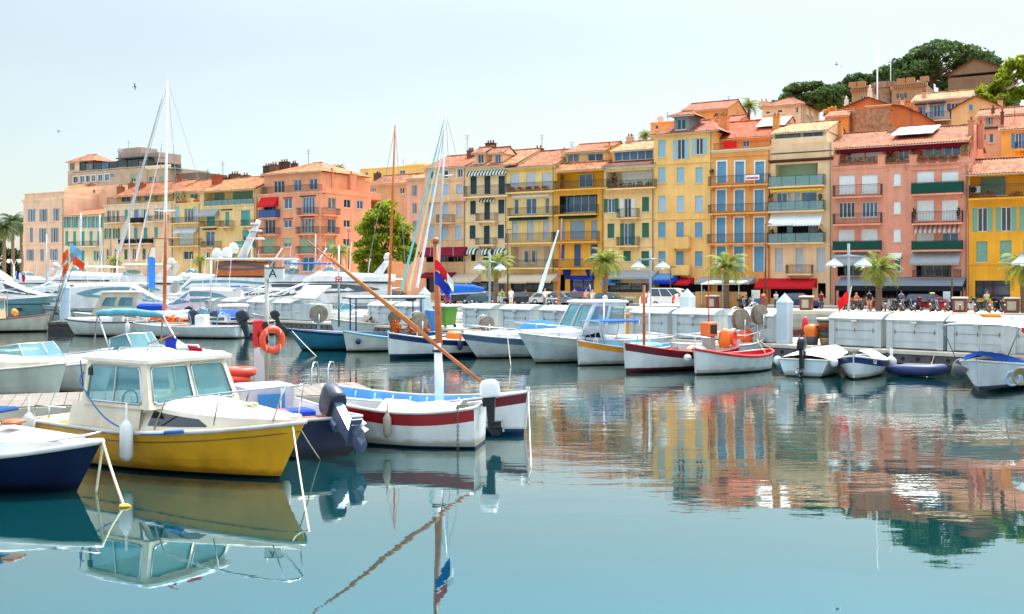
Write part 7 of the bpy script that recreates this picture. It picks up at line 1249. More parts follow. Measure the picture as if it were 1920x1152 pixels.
for sg, lb in ((1, 'white ball fender left of the covered dinghy'), (-1, 'white ball fender right of the covered dinghy')): m = MB(); m.ball((0, 0, 0), .16, 0, 10); tag(m.build('ball_fender', WHITE, loc=b.world(.3, sg * 1.0, .52)), lb, 'fender', 'fenders hung from the boats')
b = Boat('rowing_boat', 'white rowing boat with a bright red gunwale', W(1305, 703), R(-141), 4.4, 1.65, fs=.72, fm=.6, fb=.92, rake=.1, cols=((24, 52, 70), WH, WH), boot=.06, dbl=True, gun=(206, 26, 36), gr=.06, inner=(196, 40, 44), floor=.2, flare=.5); b.thwart(.3); b.thwart(.55); b.lines([(b.at(.3, .7), (b.L * .2, 0, 1.15)), (b.at(.1, .75), (b.L * .2, 0, 1.15))], .012, ROPE)
r = thing('orange_tarp_bundle', 'bright orange bundle standing on the pontoon behind the red rimmed boat', 'bundle', on_pontoon(1400, -.1)); m = MB(); rg = random.Random(12); m.loft([[(k * .36 * (1 + .15 * math.sin(3 * a + z * 5)) * math.cos(a), k * .36 * math.sin(a), z) for a in [6.2832 * i / 18 for i in range(18)]] for k, z in ((1.05, 0), (1, .2), (.8, .42), (.4, .52), (.15, .6))], caps=True, sm=True); m.build('bundle', M('orange_fabric', (232, 86, 30), .7, var=.15, vs=5), r)
b = Boat('fishing_boat', 'white fishing boat with two round net drums behind the red rimmed boat', W(1262, 686), R(-146), 5.2, 1.9, fs=1.0, fm=.75, fb=.9, rake=.15, cols=(ANT, WH, WH), dbl=True, gun=(226, 226, 222)); b.drum(1.2, -.1, 1.75, .44); b.drum(.3, .1, 1.95, .42); b.rail([(.1, .1, 1.5), (.5, .75, 1.35), (2., 1., 1.15), (3.8, .95, 1.2)], [((1.2, .95, .8), (1.2, .95, 1.25)), ((2.6, 1., .75), (2.6, 1., 1.15))], .02, 'stern_rail'); b.lines([((.3, 0, .9), (.2, -.1, 2.25)), ((.2, -.1, 2.25), (.9, -.2, 2.2))], .03, STEEL, 'hauler_frame')
b = Boat('lateen_boat', 'white wooden boat with maroon band and bare orange mast', W(1174, 699), R(-143), 6.2, 2.1, fs=.8, fm=.66, fb=1.08, rake=.12, cols=((96, 26, 36), WH, (104, 22, 32)), stripe=.26, boot=.16, dbl=True, gun=(206, 40, 46), gr=.03, floor=.3, inner=(206, 196, 184), flare=.5)
b.mast(5.2, 2.9, .06, .05, WOODV, 0, .3); b.mast(5.05, 2.6, .035, .03, paint((226, 222, 216)), .12, .3, name='flag_post'); b.box(1.5, 1.9, -.2, .2, .35, 1.2, paint((150, 150, 146)), 'instrument_post'); b.box(1.45, 1.95, -.25, .25, 1.205, 1.75, M('orange_box', (206, 96, 30), .5, var=.2), 'instrument_box'); b.box(1.52, 1.88, .252, .27, 1.3, 1.65, RUBBER, 'screen', .005); b.box(2.1, 2.7, -.35, .35, .35, .85, gel((206, 190, 160)), 'engine_box', .1); b.rail([(2.5, .9, .7), (2.6, .9, 1.2), (4.4, .8, 1.4)], [((3.4, .88, .7), (3.4, .86, 1.28))], .018, 'side_rail'); b.mast(1.7, 1.9, .03, .02, paint((170, 60, 40)), 0, 1.7, name='aerial_mast')
b.bimini(1.2, 2.4, .9, 2.6, (214, 200, 180), ((1.3, .3, 1.7), (2.2, .3, 1.0)), .05) if False else None
wp = b.world(1.2, .95, .75); r = thing('life_ring', 'orange life ring hung on the maroon boat stern', 'life ring', b.world(.9, .55, 1.12), R(60)); m = MB(); m.torus((0, 0, 0), .26, .08, 0, 22, 8, 'y'); m.build('ring', paint((226, 72, 34), .5), r)
r = thing('oilskins', 'orange oilskins hanging beside the life ring on the maroon boat', 'oilskins', b.world(1.35, .5, .75)); m = MB(); m.loft([[(k * .2 * (1 + .2 * math.sin(4 * a + z * 7)) * math.cos(a), k * .15 * math.sin(a), z) for a in [6.2832 * i / 16 for i in range(16)]] for k, z in ((.9, 0), (1.1, .25), (1, .6), (.4, .75))], caps=True, sm=True); m.build('oilskins', M('orange_oilskin', (232, 112, 20), .4, var=.15, vs=5), r)
m = MB(); m.ball((0, 0, 0), .15, 0, 10); tag(m.build('ball_fender', WHITE, loc=P(1289, 672, 39.2)), 'white ball fender on the bow of the red rimmed boat', 'fender', 'fenders hung from the boats')
b = Boat('lateen_boat', 'white wooden boat with an orange yellow band and blue bimini', W(1086, 686), R(-148), 5.2, 1.9, fs=.75, fm=.62, fb=1.0, rake=.1, cols=(ANT, WH, (226, 142, 26)), stripe=.22, boot=.05, dbl=True, gun=(226, 222, 212), inner=(96, 180, 206), floor=.25); b.bimini(2.6, 4.6, 1.3, 1.75, (36, 84, 190), ((2.8, .7, .7), (4.3, .6, .8)), .05); b.thwart(.35); b.box(1.2, 2.4, -.5, .5, .3, .8, paint((96, 190, 206)), 'engine_box', .08); b.mast(3.9, 2.1, .03, .025, paint((226, 224, 218)), 0, .4, name='pole')
b = Boat('cabin_cruiser', 'white cabin cruiser with open backed wheelhouse, biggest of the pontoon boats', W(1003, 681), R(-150), 7.0, 2.7, fs=.95, fm=.9, fb=1.25, rake=1.0, cols=((40, 44, 50), (196, 210, 212), (220, 224, 222)), stripe=.3, boot=.05, gun=(226, 226, 224), floor=.4, tw=.86, flare=.8); b.trunk(.5, .98, .5, .08, .3, WHITE, [(.1, .3)]); zc = b.zs(.4); b.house(2.4, 4.6, 2.1, zc + .25, zc + 1.55, rf=.7, ra=-.1, tuck=.14, side=((.04, .3, .45, .9), (.52, .3, .93, .9)), front=((.05, .2, .48, .92), (.52, .2, .95, .92)), aft=None, roof=.12); b.rail([(4.2, 1.2, b.zs(.55) + .05), (4.5, 1.1, b.zs(.6) + .5), (6.6, .6, b.zs(.87) + .5), (7.5, 0, b.zs(1) + .5)], [((5.6, .9, b.zs(.74)), (5.6, .88, b.zs(.74) + .5))]); b.box(.5, 1.6, -1., 1., .42, 1.0, gel((214, 214, 210)), 'cockpit_seat', .1)
m = MB(); m.tube([(3.4, 0, zc + 1.65), (3.5, 0, zc + 2.3)], .015); m.lathe([(.1, zc + 1.68), (.12, zc + 1.8), (.02, zc + 1.84)], 10, 0, (3.0, .4, 0)); m.build('aerial', STEEL, b.root)
fender('white fender on the side of the white cabin cruiser', b.world(4.2, 1.45, 1.05), .6, .11); rope('bow rope of the white cabin cruiser', b.world(7.5, 0, 1.2), W(958, 687), .04, .02)
b = Boat('speed_boat', 'white motorboat with a bright blue cover over its cockpit', W(895, 672), R(-156), 5.9, 2.1, fs=.85, fm=.82, fb=1.1, rake=1.0, cols=((40, 44, 60), (200, 208, 210), (88, 104, 130)), stripe=.28, boot=.05, deck='deck', gun=(226, 226, 224), flare=.8); b.trunk(.45, .97, .3, .05, .3, WHITE); b.rail([(3.2, .9, b.zs(.55)), (3.4, .88, b.zs(.6) + .38), (5.4, .4, b.zs(.9) + .4), (5.95, 0, b.zs(1) + .4)], [((4.4, .7, b.zs(.74)), (4.4, .68, b.zs(.74) + .4))]); m = MB(); m.loft([[(x, y * 1.0, .85 + (1 - abs(y) ** 1.6) * h) for y in (-1, -.85, -.5, 0, .5, .85, 1)] for x, h in ((.2, .25), (1., .5), (2.0, .78), (2.8, .72), (3.4, .2))], closed=False, sm=True); m.build('cover', cloth((36, 96, 196)), b.root)
fender('white fender on the side of the blue covered motorboat', b.world(2.2, 1.12, .95), .58, .1)
b = Boat('lateen_boat', 'white wooden boat with a navy band and sharp stem', W(731, 673), R(-146), 6.4, 2.2, fs=.85, fm=.72, fb=1.12, rake=.1, cols=((26, 52, 86), WH, (30, 42, 90)), stripe=.24, boot=.2, dbl=True, gun=(226, 224, 218), floor=.3, inner=(216, 208, 196)); b.thwart(.3); b.thwart(.6); b.drum(1.5, .2, 1.4, .34); b.drum(4.9, .1, 1.6, .36); b.box(2.8, 3.4, -.3, .3, .3, 1.1, M('orange_paint', (228, 112, 26), .5), 'engine_box', .08)
for t, lb, c_ in ((.42, 'white fender on the quarter of the navy banded boat', (230, 230, 226)), (.55, 'navy fender on the side of the navy banded boat', (30, 40, 84))): p = b.at(t, b.zs(t)); fender(lb, b.world(p[0], p[1] + .12, .78), .45, .12, c_)
b = Boat('rowing_boat', 'white boat with a pale blue gunwale beside the blue fishing boat', W(652, 660), R(-154), 5.2, 1.9, fs=.75, fm=.62, fb=.98, rake=.25, cols=(ANT, (206, 208, 200), (206, 208, 200)), gun=(110, 178, 206), gr=.05, inner=(96, 168, 200), floor=.2); b.thwart(.3); b.thwart(.6); m = MB(); m.ball(b.at(.9, .55)[:1] + (b.at(.9, .55)[1] + .1, .5), .14, 0, 10); m.build('ball_fender', gel((30, 40, 84)), b.root)
b = Boat('fishing_boat', 'teal blue fishing boat with net drum, awning posts and orange nets', W(566, 657), R(-162), 7.4, 2.4, fs=.85, fm=.75, fb=1.05, rake=.9, cols=((26, 44, 60), (44, 112, 140), (36, 60, 96)), stripe=.12, boot=.06, gun=(60, 84, 120), floor=.35, inner=(90, 130, 150), flare=.8); b.drum(5.9, .1, 1.75, .44); b.drum(2.1, -.2, 1.5, .32)
m = MB(); [m.tube([p, q], .04, 6) for p, q in (((1.0, .9, .8), (1.0, .9, 2.5)), ((1.0, -.9, .8), (1.0, -.9, 2.5)), ((4.2, .85, .9), (4.2, .85, 2.5)), ((4.2, -.85, .9), (4.2, -.85, 2.5)), ((.8, .9, 2.5), (4.6, .85, 2.5)), ((.8, -.9, 2.5), (4.6, -.85, 2.5)), ((1., -.9, 2.5), (1., .9, 2.5)), ((4.2, -.85, 2.5), (4.2, .85, 2.5)))]; m.build('awning_frame', paint((50, 60, 100)), b.root)
b.box(.6, 4.4, -.95, .95, 2.52, 2.6, cloth((226, 222, 210)), 'furled_awning', .03); b.box(.1, .5, -.5, .3, .5, 1.9, paint((66, 130, 190)), 'blue_locker'); m = MB(); rg = random.Random(6)
for x in (.9, 1.5, 2.3): leaves(m, (x, 1.05, 1.1), (.3, .16, .42), 120, .11, 0, rg)
m.build('net', M('orange_net', (220, 110, 24), .9, var=.3, vs=12), b.root); rope('bow rope of the teal blue fishing boat', b.world(7.2, 0, 1.0), W(593, 668), .03, .02)
b = Boat('dory', 'white open boat with steering console left of the sign pole', W(318, 640) , R(180 - 12), 7.0, 2.2, fs=.7, fm=.65, fb=.85, rake=.4, cols=(ANT, (204, 210, 212), WH), gun=(226, 226, 224), floor=.35); b.root.location = W(425, 636).to_3d() + Vector((.6, 1.0, 0)); b.box(2.2, 2.8, -.4, .4, .36, 1.35, WHITE, 'console', .08); b.outboard(0, 18, (36, 42, 52), 1.35, z=.75); m = MB(); m.torus((1.2, 0, .8), .7, .03, 0, 14, 6, 'x', 0, 3.1416); m.torus((3.6, 0, .8), .7, .03, 0, 14, 6, 'x', 0, 3.1416); m.build('blue_hoop', paint((96, 150, 200)), b.root)
b = Boat('open_boat', 'white open boat with an orange wooden band and an outboard at its right end', W(292, 632), R(180 - 8), 5.6, 2.0, fs=.75, fm=.66, fb=.9, rake=.4, cols=(ANT, (206, 208, 206), (206, 120, 44)), stripe=.24, gun=(226, 222, 214), floor=.3); b.root.location = W(352, 632).to_3d() + Vector((.0, .9, 0)); b.outboard(0, 14, (40, 48, 62), 1.2, z=.8); b.thwart(.35); b.thwart(.6)
b = Boat('motor_boat', 'cream motorboat with dark band and teal hood behind the bimini', W(150, 628), R(180 - 4), 5.6, 2.2, fs=.9, fm=.85, fb=1.0, rake=.8, cols=(ANT, (206, 206, 198), (216, 216, 208)), stripe=.3, deck='deck', gun=(60, 60, 62), gr=.05); b.root.location = W(272, 632).to_3d() + Vector((.2, 1.1, 0)); b.trunk(.4, .96, .3, .06, .3, WHITE); b.bimini(1.4, 2.6, 1.6, 1.55, (96, 150, 160), ((1.2, .95, .9), (2.8, .9, .95)), .14)
fender('white fender with a black tip on the cream motorboat', P(239, 605, 63.0), .72, .13)
b = Boat('cabin_boat', 'cream cabin boat with a blue cockpit cover behind the cream motorboat', W(300, 608), R(180 + 8), 6.6, 2.4, fs=.9, fm=.85, fb=1.1, rake=.6, cols=(ANT, (214, 206, 188), (214, 206, 188)), deck='deck', gun=(226, 220, 206)); b.root.location = W(318, 614).to_3d(); b.house(2.2, 5.2, 2.0, .9, 2.5, rf=.8, ra=-.2, side=((.1, .4, .45, .8), (.55, .4, .85, .8)), col=gel((220, 208, 184))); b.box(.3, 2.1, -.9, .9, .9, 1.7, cloth((40, 72, 180)), 'cockpit_cover', .15)
b = Boat('fishing_boat', 'white fishing boat with red pinstripes and flag poles at the left', W(88, 622), R(6), 7.6, 2.5, fs=.9, fm=.8, fb=1.15, rake=.2, cols=(ANT, (214, 206, 190), (206, 186, 160)), stripe=.1, boot=.1, gun=(140, 44, 36), dbl=True, floor=.4, inner=(190, 176, 150)); b.house(2.4, 4.6, 1.5, .8, 2.2, rf=.05, side=((.08, .5, .4, .88), (.55, .5, .92, .88)), front=((.1, .5, .9, .88),), col=gel((222, 202, 164)), roof=.08); b.lines([((1.6, .5, .8), (1.6, .5, 2.7)), ((1.6, .5, 2.7), (4.8, .4, 2.7)), ((4.8, .4, 1.), (4.8, .4, 2.7)), ((3., 0, 2.3), (2.4, 0, 3.9))], .03, STEEL, 'gantry')
for x, y, z, c_ in ((5.2, .5, 1.3, (232, 170, 30)), (5.6, -.4, 1.25, (236, 120, 30)), (1., -.6, 1.2, (236, 170, 30)), (2., -.8, 1.0, (240, 190, 40))): m = MB(); m.ball((x, y, z), .2, 0, 10); m.build('marker_buoy', paint(c_), b.root)
m = MB(); m.torus((3.4, -.2, 3.3), .55, .14, 0, 20, 7, 'y'); m.build('net_ring', cloth((120, 92, 70)), b.root); m = MB(); m.torus((3.7, -.3, 3.3), .5, .09, 0, 16, 6, 'y', -1.2, 1.2); m.build('red_ring', paint((220, 50, 36)), b.root)
r = thing('pot_marker_flags', 'bundle of leaning poles with orange and pale flags on the left fishing boat', 'flags', P(98, 600, 69)); S = 69 / F; m = MB()
for dx, h in ((26, 120), (36, 132), (32, 105), (46, 118)): m.tube([(0, 0, 0), (dx * S, 0, h * S)], .022, 5)
m.build('pole', M('grey_pole', (110, 106, 104), .6), r); m = MB()
for i, (x, z, mm) in enumerate(((29, 132, 0), (38, 120, 0), (30, 108, 0), (33, 142, 1), (44, 134, 2))): flag(m, (x * S, 0, z * S), .75 * (1 if i % 2 else -.5), .6, hang=.5, amp=.07, m=mm)
m.build('flag_cloth', [cloth((232, 78, 36)), cloth((120, 176, 206)), cloth((150, 146, 150))], r)
b = Boat('fishing_boat', 'long canopied fishing boat with brown cabin behind the blue pylon', W(90, 606), R(4), 9.5, 2.8, fs=.95, fm=.9, fb=1.2, rake=.4, cols=(ANT, (206, 190, 170), (206, 190, 170)), gun=(200, 180, 150), floor=.4, inner=(150, 120, 100)); b.root.location = W(85, 606).to_3d() + Vector((0, 1.5, 0)); b.box(.4, 7.6, -1.3, 1.3, 3.05, 3.16, cloth((226, 212, 190)), 'canopy', .04); m = MB(); [m.tube([(x, y, .9), (x, y, 3.05)], .04, 6) for x in (.8, 2.8, 5, 7.2) for y in (-1.1, 1.1)]; m.build('canopy_frame', paint((196, 180, 160)), b.root); b.house(.9, 3.4, 2.0, .9, 2.9, rf=.0, ra=0, tuck=.02, side=((.1, .5, .45, .85), (.55, .5, .9, .85)), col=paint((140, 108, 86)), roof=.03); m = MB(); rg = random.Random(17); leaves(m, (5.6, -1., 1.15), (1.4, .5, .45), 260, .16, 0, rg); m.build('net', M('brown_net', (132, 78, 52), .9, var=.35, vs=8), b.root)
person('man with white hair in a blue shirt bending over on the canopied fishing boat', b.world(4.4, -1.0, 1.05), R(150), (120, 150, 190), (60, 66, 84), (226, 224, 220), 1.74, 'reach')
# ---------------------------------------------------------------- yachts and sailing boats in the inner basin
def at_px(px, d): return Vector(((px - 960) / F * d, d, 0))
def centred(name, label, px, d, deg, L, B, **k):
    rz = R(deg); c = at_px(px, d); h = Vector((math.cos(rz), math.sin(rz), 0)); b = Boat(name, label, c + h * (L / 2 - k.get('rake', .5) * .8), rz, L, B, **k); b.d = d; return b
def deckhouse(b, secs, band=None, name='superstructure', mat=None, glass=None, bt=(0., 1.)):
    """streamlined house lofted through (x, half width, z base, z top); band = (f0, f1) heights of the wrap round dark window"""
    m = MB(); R_ = []
    def sec(x, w_, z0, z1): return [(x, -w_, z0), (x, -w_ * .93, lerp(z0, z1, .55)), (x, -w_ * .8, lerp(z0, z1, .9)), (x, -w_ * .45, z1), (x, w_ * .45, z1), (x, w_ * .8, lerp(z0, z1, .9)), (x, w_ * .93, lerp(z0, z1, .55)), (x, w_, z0)]
    R_ = [sec(*q) for q in secs]; m.loft(R_, closed=False); m.add(R_[0], [tuple(range(8))[::-1]]); m.add(R_[-1], [tuple(range(8))]); o = m.build(name, mat or WHITE, b.root)
    if band:
        n = len(secs) - 1
        for sg in (-1, 1):
            g = MB(); lo, hi = [], []
            for i in range(13):
                f = lerp(bt[0], bt[1], i / 12) * n; k = min(n - 1, int(f)); q = [lerp(a, c, f - k) for a, c in zip(secs[k], secs[k + 1])]; e = math.sin(math.pi * min(1, i / 12 + .0)) ** .5 if i not in (0, 12) else 0.
                def yy(v): return q[1] * (1 - .07 * v / .55) if v < .55 else q[1] * lerp(.93, .8, (v - .55) / .35)
                c_ = (band[0] + band[1]) / 2; v0, v1 = lerp(c_, band[0], e), lerp(c_, band[1], e); lo.append((q[0], sg * (yy(v0) + .025), lerp(q[2], q[3], v0))); hi.append((q[0], sg * (yy(v1) + .025), lerp(q[2], q[3], v1)))
            g.loft([lo, hi] if sg < 0 else [hi, lo], closed=False); g.build('window', glass or DARKGLASS, o)
    return o
def radar_arch(b, x, w_, z0, z1, lean=-.8, domes=1):
    m = MB(); m.loft([[(x + lean * f + dx, y, z) for dx in (-.35 * (1 - f * .4), .35 * (1 - f * .4))] for f, y, z in ((0, -w_, z0), (.85, -w_ * .82, lerp(z0, z1, .85)), (1, -w_ * .6, z1), (1, w_ * .6, z1), (.85, w_ * .82, lerp(z0, z1, .85)), (0, w_, z0))], closed=False); m.v += []
    o = m.build('radar_arch', WHITE, b.root); m = MB(); m.bbox(x + lean - .12, -.6, z1 + .14, x + lean + .12, .6, z1 + .24); m.tube([(x + lean, 0, z1), (x + lean, 0, z1 + .16)], .08); m.build('radar', WHITE, b.root)
    for i in range(domes): m = MB(); m.lathe([(.2, z1), (.32, z1 + .1), (.32, z1 + .3), (.2, z1 + .5), (.05, z1 + .56)], 12, 0, (x + lean, (.9 if i == 0 else -.9) * w_ * .5, 0)); m.build('radar_dome', WHITE, b.root)
    m = MB(); m.tube([(x + lean, w_ * .3, z1), (x + lean - .3, w_ * .3, z1 + 1.6)], .015, 4); m.build('aerial', STEEL, b.root)
TEALG = M('teal_glass', (84, 130, 138), .08, var=.2, spec=.8); YW = dict(cols=((40, 44, 60), (222, 226, 228), (206, 210, 212)), deck='deck', gun=(226, 226, 226), flare=.9, tw=.88)
def yacht(label, px, d, deg, L, B, fb, glass=None, fly=True, arch=True, cols=None, band=(.35, .85), top=None, k=1.):
    q = dict(YW); q.update(cols=cols or YW['cols']); b = centred('motor_yacht', label, px, d, deg, L, B, fs=fb * .75, fm=fb * .8, fb=fb, rake=2.0, cat='yacht', group='yachts in the inner basin', stripe=.16, **q); z = fb * .8; w_ = B / 2
    deckhouse(b, [(L * .06, w_ * .82, z, z + 1.5 * k), (L * .3, w_ * .84, z, z + 1.65 * k), (L * .52, w_ * .8, z, z + 1.6 * k), (L * .68, w_ * .6, z + .1, z + .75 * k), (L * .82, w_ * .3, z + .2, z + .36)], band, glass=glass, bt=(.06, .9))
    m = MB(); 
    for sg in (-1, 1):
        for i in range(3): m = MB(); m.bbox(L * (.3 + .15 * i), sg * (b.at(.4 + .12 * i, z * .6)[1]) - .03, z * .52, L * (.3 + .15 * i) + .7, sg * b.at(.4 + .12 * i, z * .6)[1] + .03, z * .66, c=.02); m.build('porthole', DARKGLASS, b.root)
    b.rail([(L * .45, w_ * .92, z + .1), (L * .5, w_ * .9, z + .75), (L * .8, w_ * .55, fb + .6), (L * .97, 0.05, fb + .75)], [((L * t, w_ * (1.25 - t) * .98, z + .15), (L * t, w_ * (1.25 - t) * .98, z + .72)) for t in (.6, .7, .8)], .025)
    z2 = z + 1.6 * k
    rg = random.Random(px); pts = [b.at(i / 14, z * .82) for i in range(15)]
    for sg in (-1, 1): m = MB(); m.tube([(p[0], sg * (p[1] + .01), p[2]) for p in pts], .045, 5); m.build('rubbing_strake', [paint((40, 56, 96)), paint((120, 126, 130)), paint((60, 110, 120))][px % 3], b.root)
    for t in (.12, .3, .48): p = b.at(t, z * .7); sg = 1 if deg > 90 else -1; m = MB(); m.lathe([(.03, .55), (.12, .45), (.13, -.3), (.03, -.45)], 8, 0, (p[0], sg * (p[1] + .14), z * .55)); m.build('fender', gel([(226, 226, 222), (40, 60, 120), (60, 62, 66)][px % 3]), b.root)
    b.bimini(L * .0, L * .1, w_ * 1.2, z + 1.7, [(44, 84, 150), (206, 196, 176), (96, 150, 160), (60, 64, 70)][px % 4], ((L * .02, w_ * .7, z), (L * .09, w_ * .7, z)), .1)
    for i in range(3): x_ = L * (.2 + .1 * i); b.lines([((x_, w_ * (-.5 + .5 * i), z2), (x_ - .25, w_ * (-.5 + .5 * i), z2 + rg.uniform(1.6, 3.4)))], .022, paint((214, 216, 214)), 'aerial')
    if fly: deckhouse(b, [(L * .04, w_ * .76, z2 - .04, z2 + .5), (L * .32, w_ * .76, z2 - .04, z2 + .62), (L * .46, w_ * .7, z2 - .04, z2 + .75), (L * .54, w_ * .55, z2 - .1, z2 + .12)], None, 'flybridge'); b.windshield(L * .44, w_ * 1.2, z2 + .7, .4, .3, .8)
    if arch: radar_arch(b, L * .14, w_ * .74, z2 + .45, z2 + 1.55)
    if top: b.bimini(L * .12, L * .42, w_ * 1.5, z2 + 1.5 * k, top, ((L * .1, w_ * .7, z2 + .5), (L * .36, w_ * .7, z2 + .5)), .12)
    return b
yacht('big white motor yacht with sweeping black windows and radar arch behind the lockers', 585, 80, 186, 13.5, 4.2, 2.15, band=(.42, .86))
y = yacht('white motor yacht with a long blue flybridge bimini, behind the big motor yacht', 520, 92, 176, 12.5, 4., 2.1, top=(44, 96, 170), arch=False)
for x in (4.0, 8.): m = MB(); m.tube([(x, -1.2, 3.4), (x - 1.6, -2.0, 6.2)], [.09, .05], 6); m.build('outrigger', WHITE, y.root)
b = centred('trawler_yacht', 'white trawler yacht with varnished wheelhouse and leaning white radar mast', 418, 94, 188, 14, 4.4, fs=1.9, fm=1.8, fb=2.7, rake=1.0, cat='yacht', group='yachts in the inner basin', **YW); deckhouse(b, [(1.5, 1.7, 1.8, 3.7), (6, 1.8, 1.8, 3.8), (9.5, 1.6, 1.9, 3.7), (10.4, 1.2, 2.1, 2.9)], (.3, .8), mat=WHITE, glass=TEALG); deckhouse(b, [(3, 1.4, 3.75, 5.0), (6, 1.45, 3.75, 5.1), (7.5, 1.3, 3.75, 5.0)], (.35, .85), 'wheelhouse', WOODV); b.box(.5, 8.2, -1.7, 1.7, 5.15, 5.3, WHITE, 'upper_roof', .06); b.mast(5.4, 3.4, .42, .2, WHITE, 0, 5.3, -1.5, 'radar_mast', 10)
for z, l in ((7.0, 1.5), (7.7, 1.1), (8.3, .8)): m = MB(); m.bbox(4.2 - l * .5, -l * .5, z, 4.2 + l * .5, l * .5, z + .12); m.build('radar', WHITE, b.root)
for x, yq, z in ((6.6, .4, 5.75), (6.2, -.8, 6.2), (7.6, -.6, 5.7)): m = MB(); m.lathe([(.3, z - .45), (.45, z - .3), (.48, z), (.3, z + .4), (.05, z + .5)], 12, 0, (x, yq, 0)); m.build('radar_dome', WHITE, b.root)
b.box(9.9, 10.3, -1.6, -.6, 2.5, 2.75, M('orange_paint', (228, 112, 26), .5), 'name_board', .03)
yacht('white motor yacht with blue black wrap windows in front of the pale pink house', 118, 96, 183, 14.5, 4.4, 2.3, glass=M('blue_black_glass', (20, 44, 84), .05, spec=.9), arch=False, band=(.25, .85))
yacht('grey teal hulled yacht cut off by the left edge', 6, 84, 8, 11, 3.8, 2.3, cols=((40, 60, 70), (128, 168, 170), (128, 168, 170)), arch=False)
yacht('white sport yacht with cream hardtop and teal screens left of the tall white mast', 222, 94, 178, 11.5, 3.9, 2.0, glass=TEALG, top=(206, 196, 180))
yacht('white flybridge yacht with red boot stripe right of the tall white mast', 335, 104, 186, 12, 4., 2.2, cols=((160, 30, 36), (222, 226, 228), (222, 226, 228)), glass=TEALG)
yacht('low grey white cruiser with a broad teal windscreen in front of the sport yacht', 245, 80, 10, 9.5, 3.4, 1.7, glass=TEALG, fly=False, arch=False, k=1.1)
yacht('small white cruiser with teal windows left of the lettered sign', 368, 79, 172, 7.5, 2.8, 1.5, glass=TEALG, fly=False, arch=False)
yacht('white cruiser bow beside the plane tree', 668, 96, 2, 9.5, 3.4, 2.0, fly=True, arch=False)
yacht('white cruiser at the left end in front of the palm grove', 30, 112, 180, 10, 3.6, 1.9, fly=True, arch=True)
yacht('white day cruiser with cream canopy behind the blue pylon boat', 150, 84, 170, 8.5, 3.0, 1.6, fly=False, arch=False, top=(222, 214, 200), glass=TEALG)
yacht('white motor cruiser partly hidden by the trawler yacht', 462, 106, 184, 11, 3.8, 2.1, fly=True, arch=True)
for px, d, deg, lab, hull_, top in ((972, 62, 205, 'white motorboat with raked blue windscreen above the lockers', WH, None), (880, 66, 190, 'white angling boat with rod frame left of the motorboat', WH, None), (1062, 64, 196, 'white sailing dinghy with red covers beside the short orange mast', (206, 60, 56), None), (1240, 64, 186, 'cream work boat carrying two life rings behind the lockers', (214, 206, 186), None), (640, 70, 190, 'white tender between the lockers and the big yacht', WH, None), (1120, 66, 196, 'green grey launch behind the yellow tubs', (110, 140, 130), None)):
    b = centred('speed_boat' if hull_ == WH else 'launch', lab, px, d, deg, 6., 2.2, fs=1.05, fm=1.0, fb=1.35, tw=.86, rake=.6, cols=(ANT, hull_, hull_), deck='deck', gun=(222, 220, 214))
    if px == 1062: b.box(.6, 3.6, -.7, .7, 1.3, 1.75, cloth((196, 26, 36)), 'cockpit_cover', .2)
    elif px == 1240:
        b.box(1.2, 4.2, -.9, .9, 1.0, 1.95, gel((220, 212, 190)), 'deck_house', .1)
        for i, xx in enumerate((1.7, 3.7)): m = MB(); m.torus((xx, -.98, 2.1), .36, .09, 0, 18, 6, 'y'); m.torus((xx, -.98, 2.1), .0, .0) if False else None; m.build('life_ring', striped((214, 70, 50), (232, 226, 216), 'ring_stripes', 2.6), b.root)
    else: b.trunk(.4, .96, .4, .08, .3, WHITE); b.windshield(3.3, 1.7, 1.35, .55, .4, 1.0); b.rail([(3.4, .9, 1.1), (3.6, .9, 1.6), (5.9, 0, 1.85)], [((4.6, .6, 1.2), (4.6, .6, 1.72))]); b.lines([((.8, sg * .8, 1.1), (.8, sg * .7, 2.3)) for sg in (-1, 1)][:1] + [((.8, .8, 2.3), (.8, -.8, 2.3)), ((.8, -.8, 1.1), (.8, -.8, 2.3))], .025, STEEL, 'frame')
SB = [(395, 74, 186, 'small open motorboat with a blue cockpit cover behind the dory', (40, 80, 170), 0), (455, 76, 172, 'small white motorboat with tan cover behind the sign pole', (190, 160, 120), 1), (345, 86, 183, 'small fishing launch with a teal dodger left of the trawler yacht', (80, 140, 150), 2), (270, 76, 188, 'small launch with a pink tarpaulin behind the cream cabin boat', (214, 90, 150), 0), (196, 108, 176, 'small white sloop with a grey boom cover among the left yachts', (120, 126, 134), 3), (560, 72, 184, 'low white skiff with a green net pile behind the teal blue fishing boat', (40, 110, 84), 1), (310, 66, 176, 'narrow skiff with orange gear in front of the blue cockpit cover', (224, 110, 40), 1), (420, 66.5, 190, 'tan skiff with a folded cream awning beside the dory', (206, 186, 150), 2), (60, 100, 182, 'white cuddy boat with a navy hood at the far left', (36, 50, 96), 2), (715, 64, 196, 'white skiff with brown nets left of the square post', (128, 84, 56), 1)]
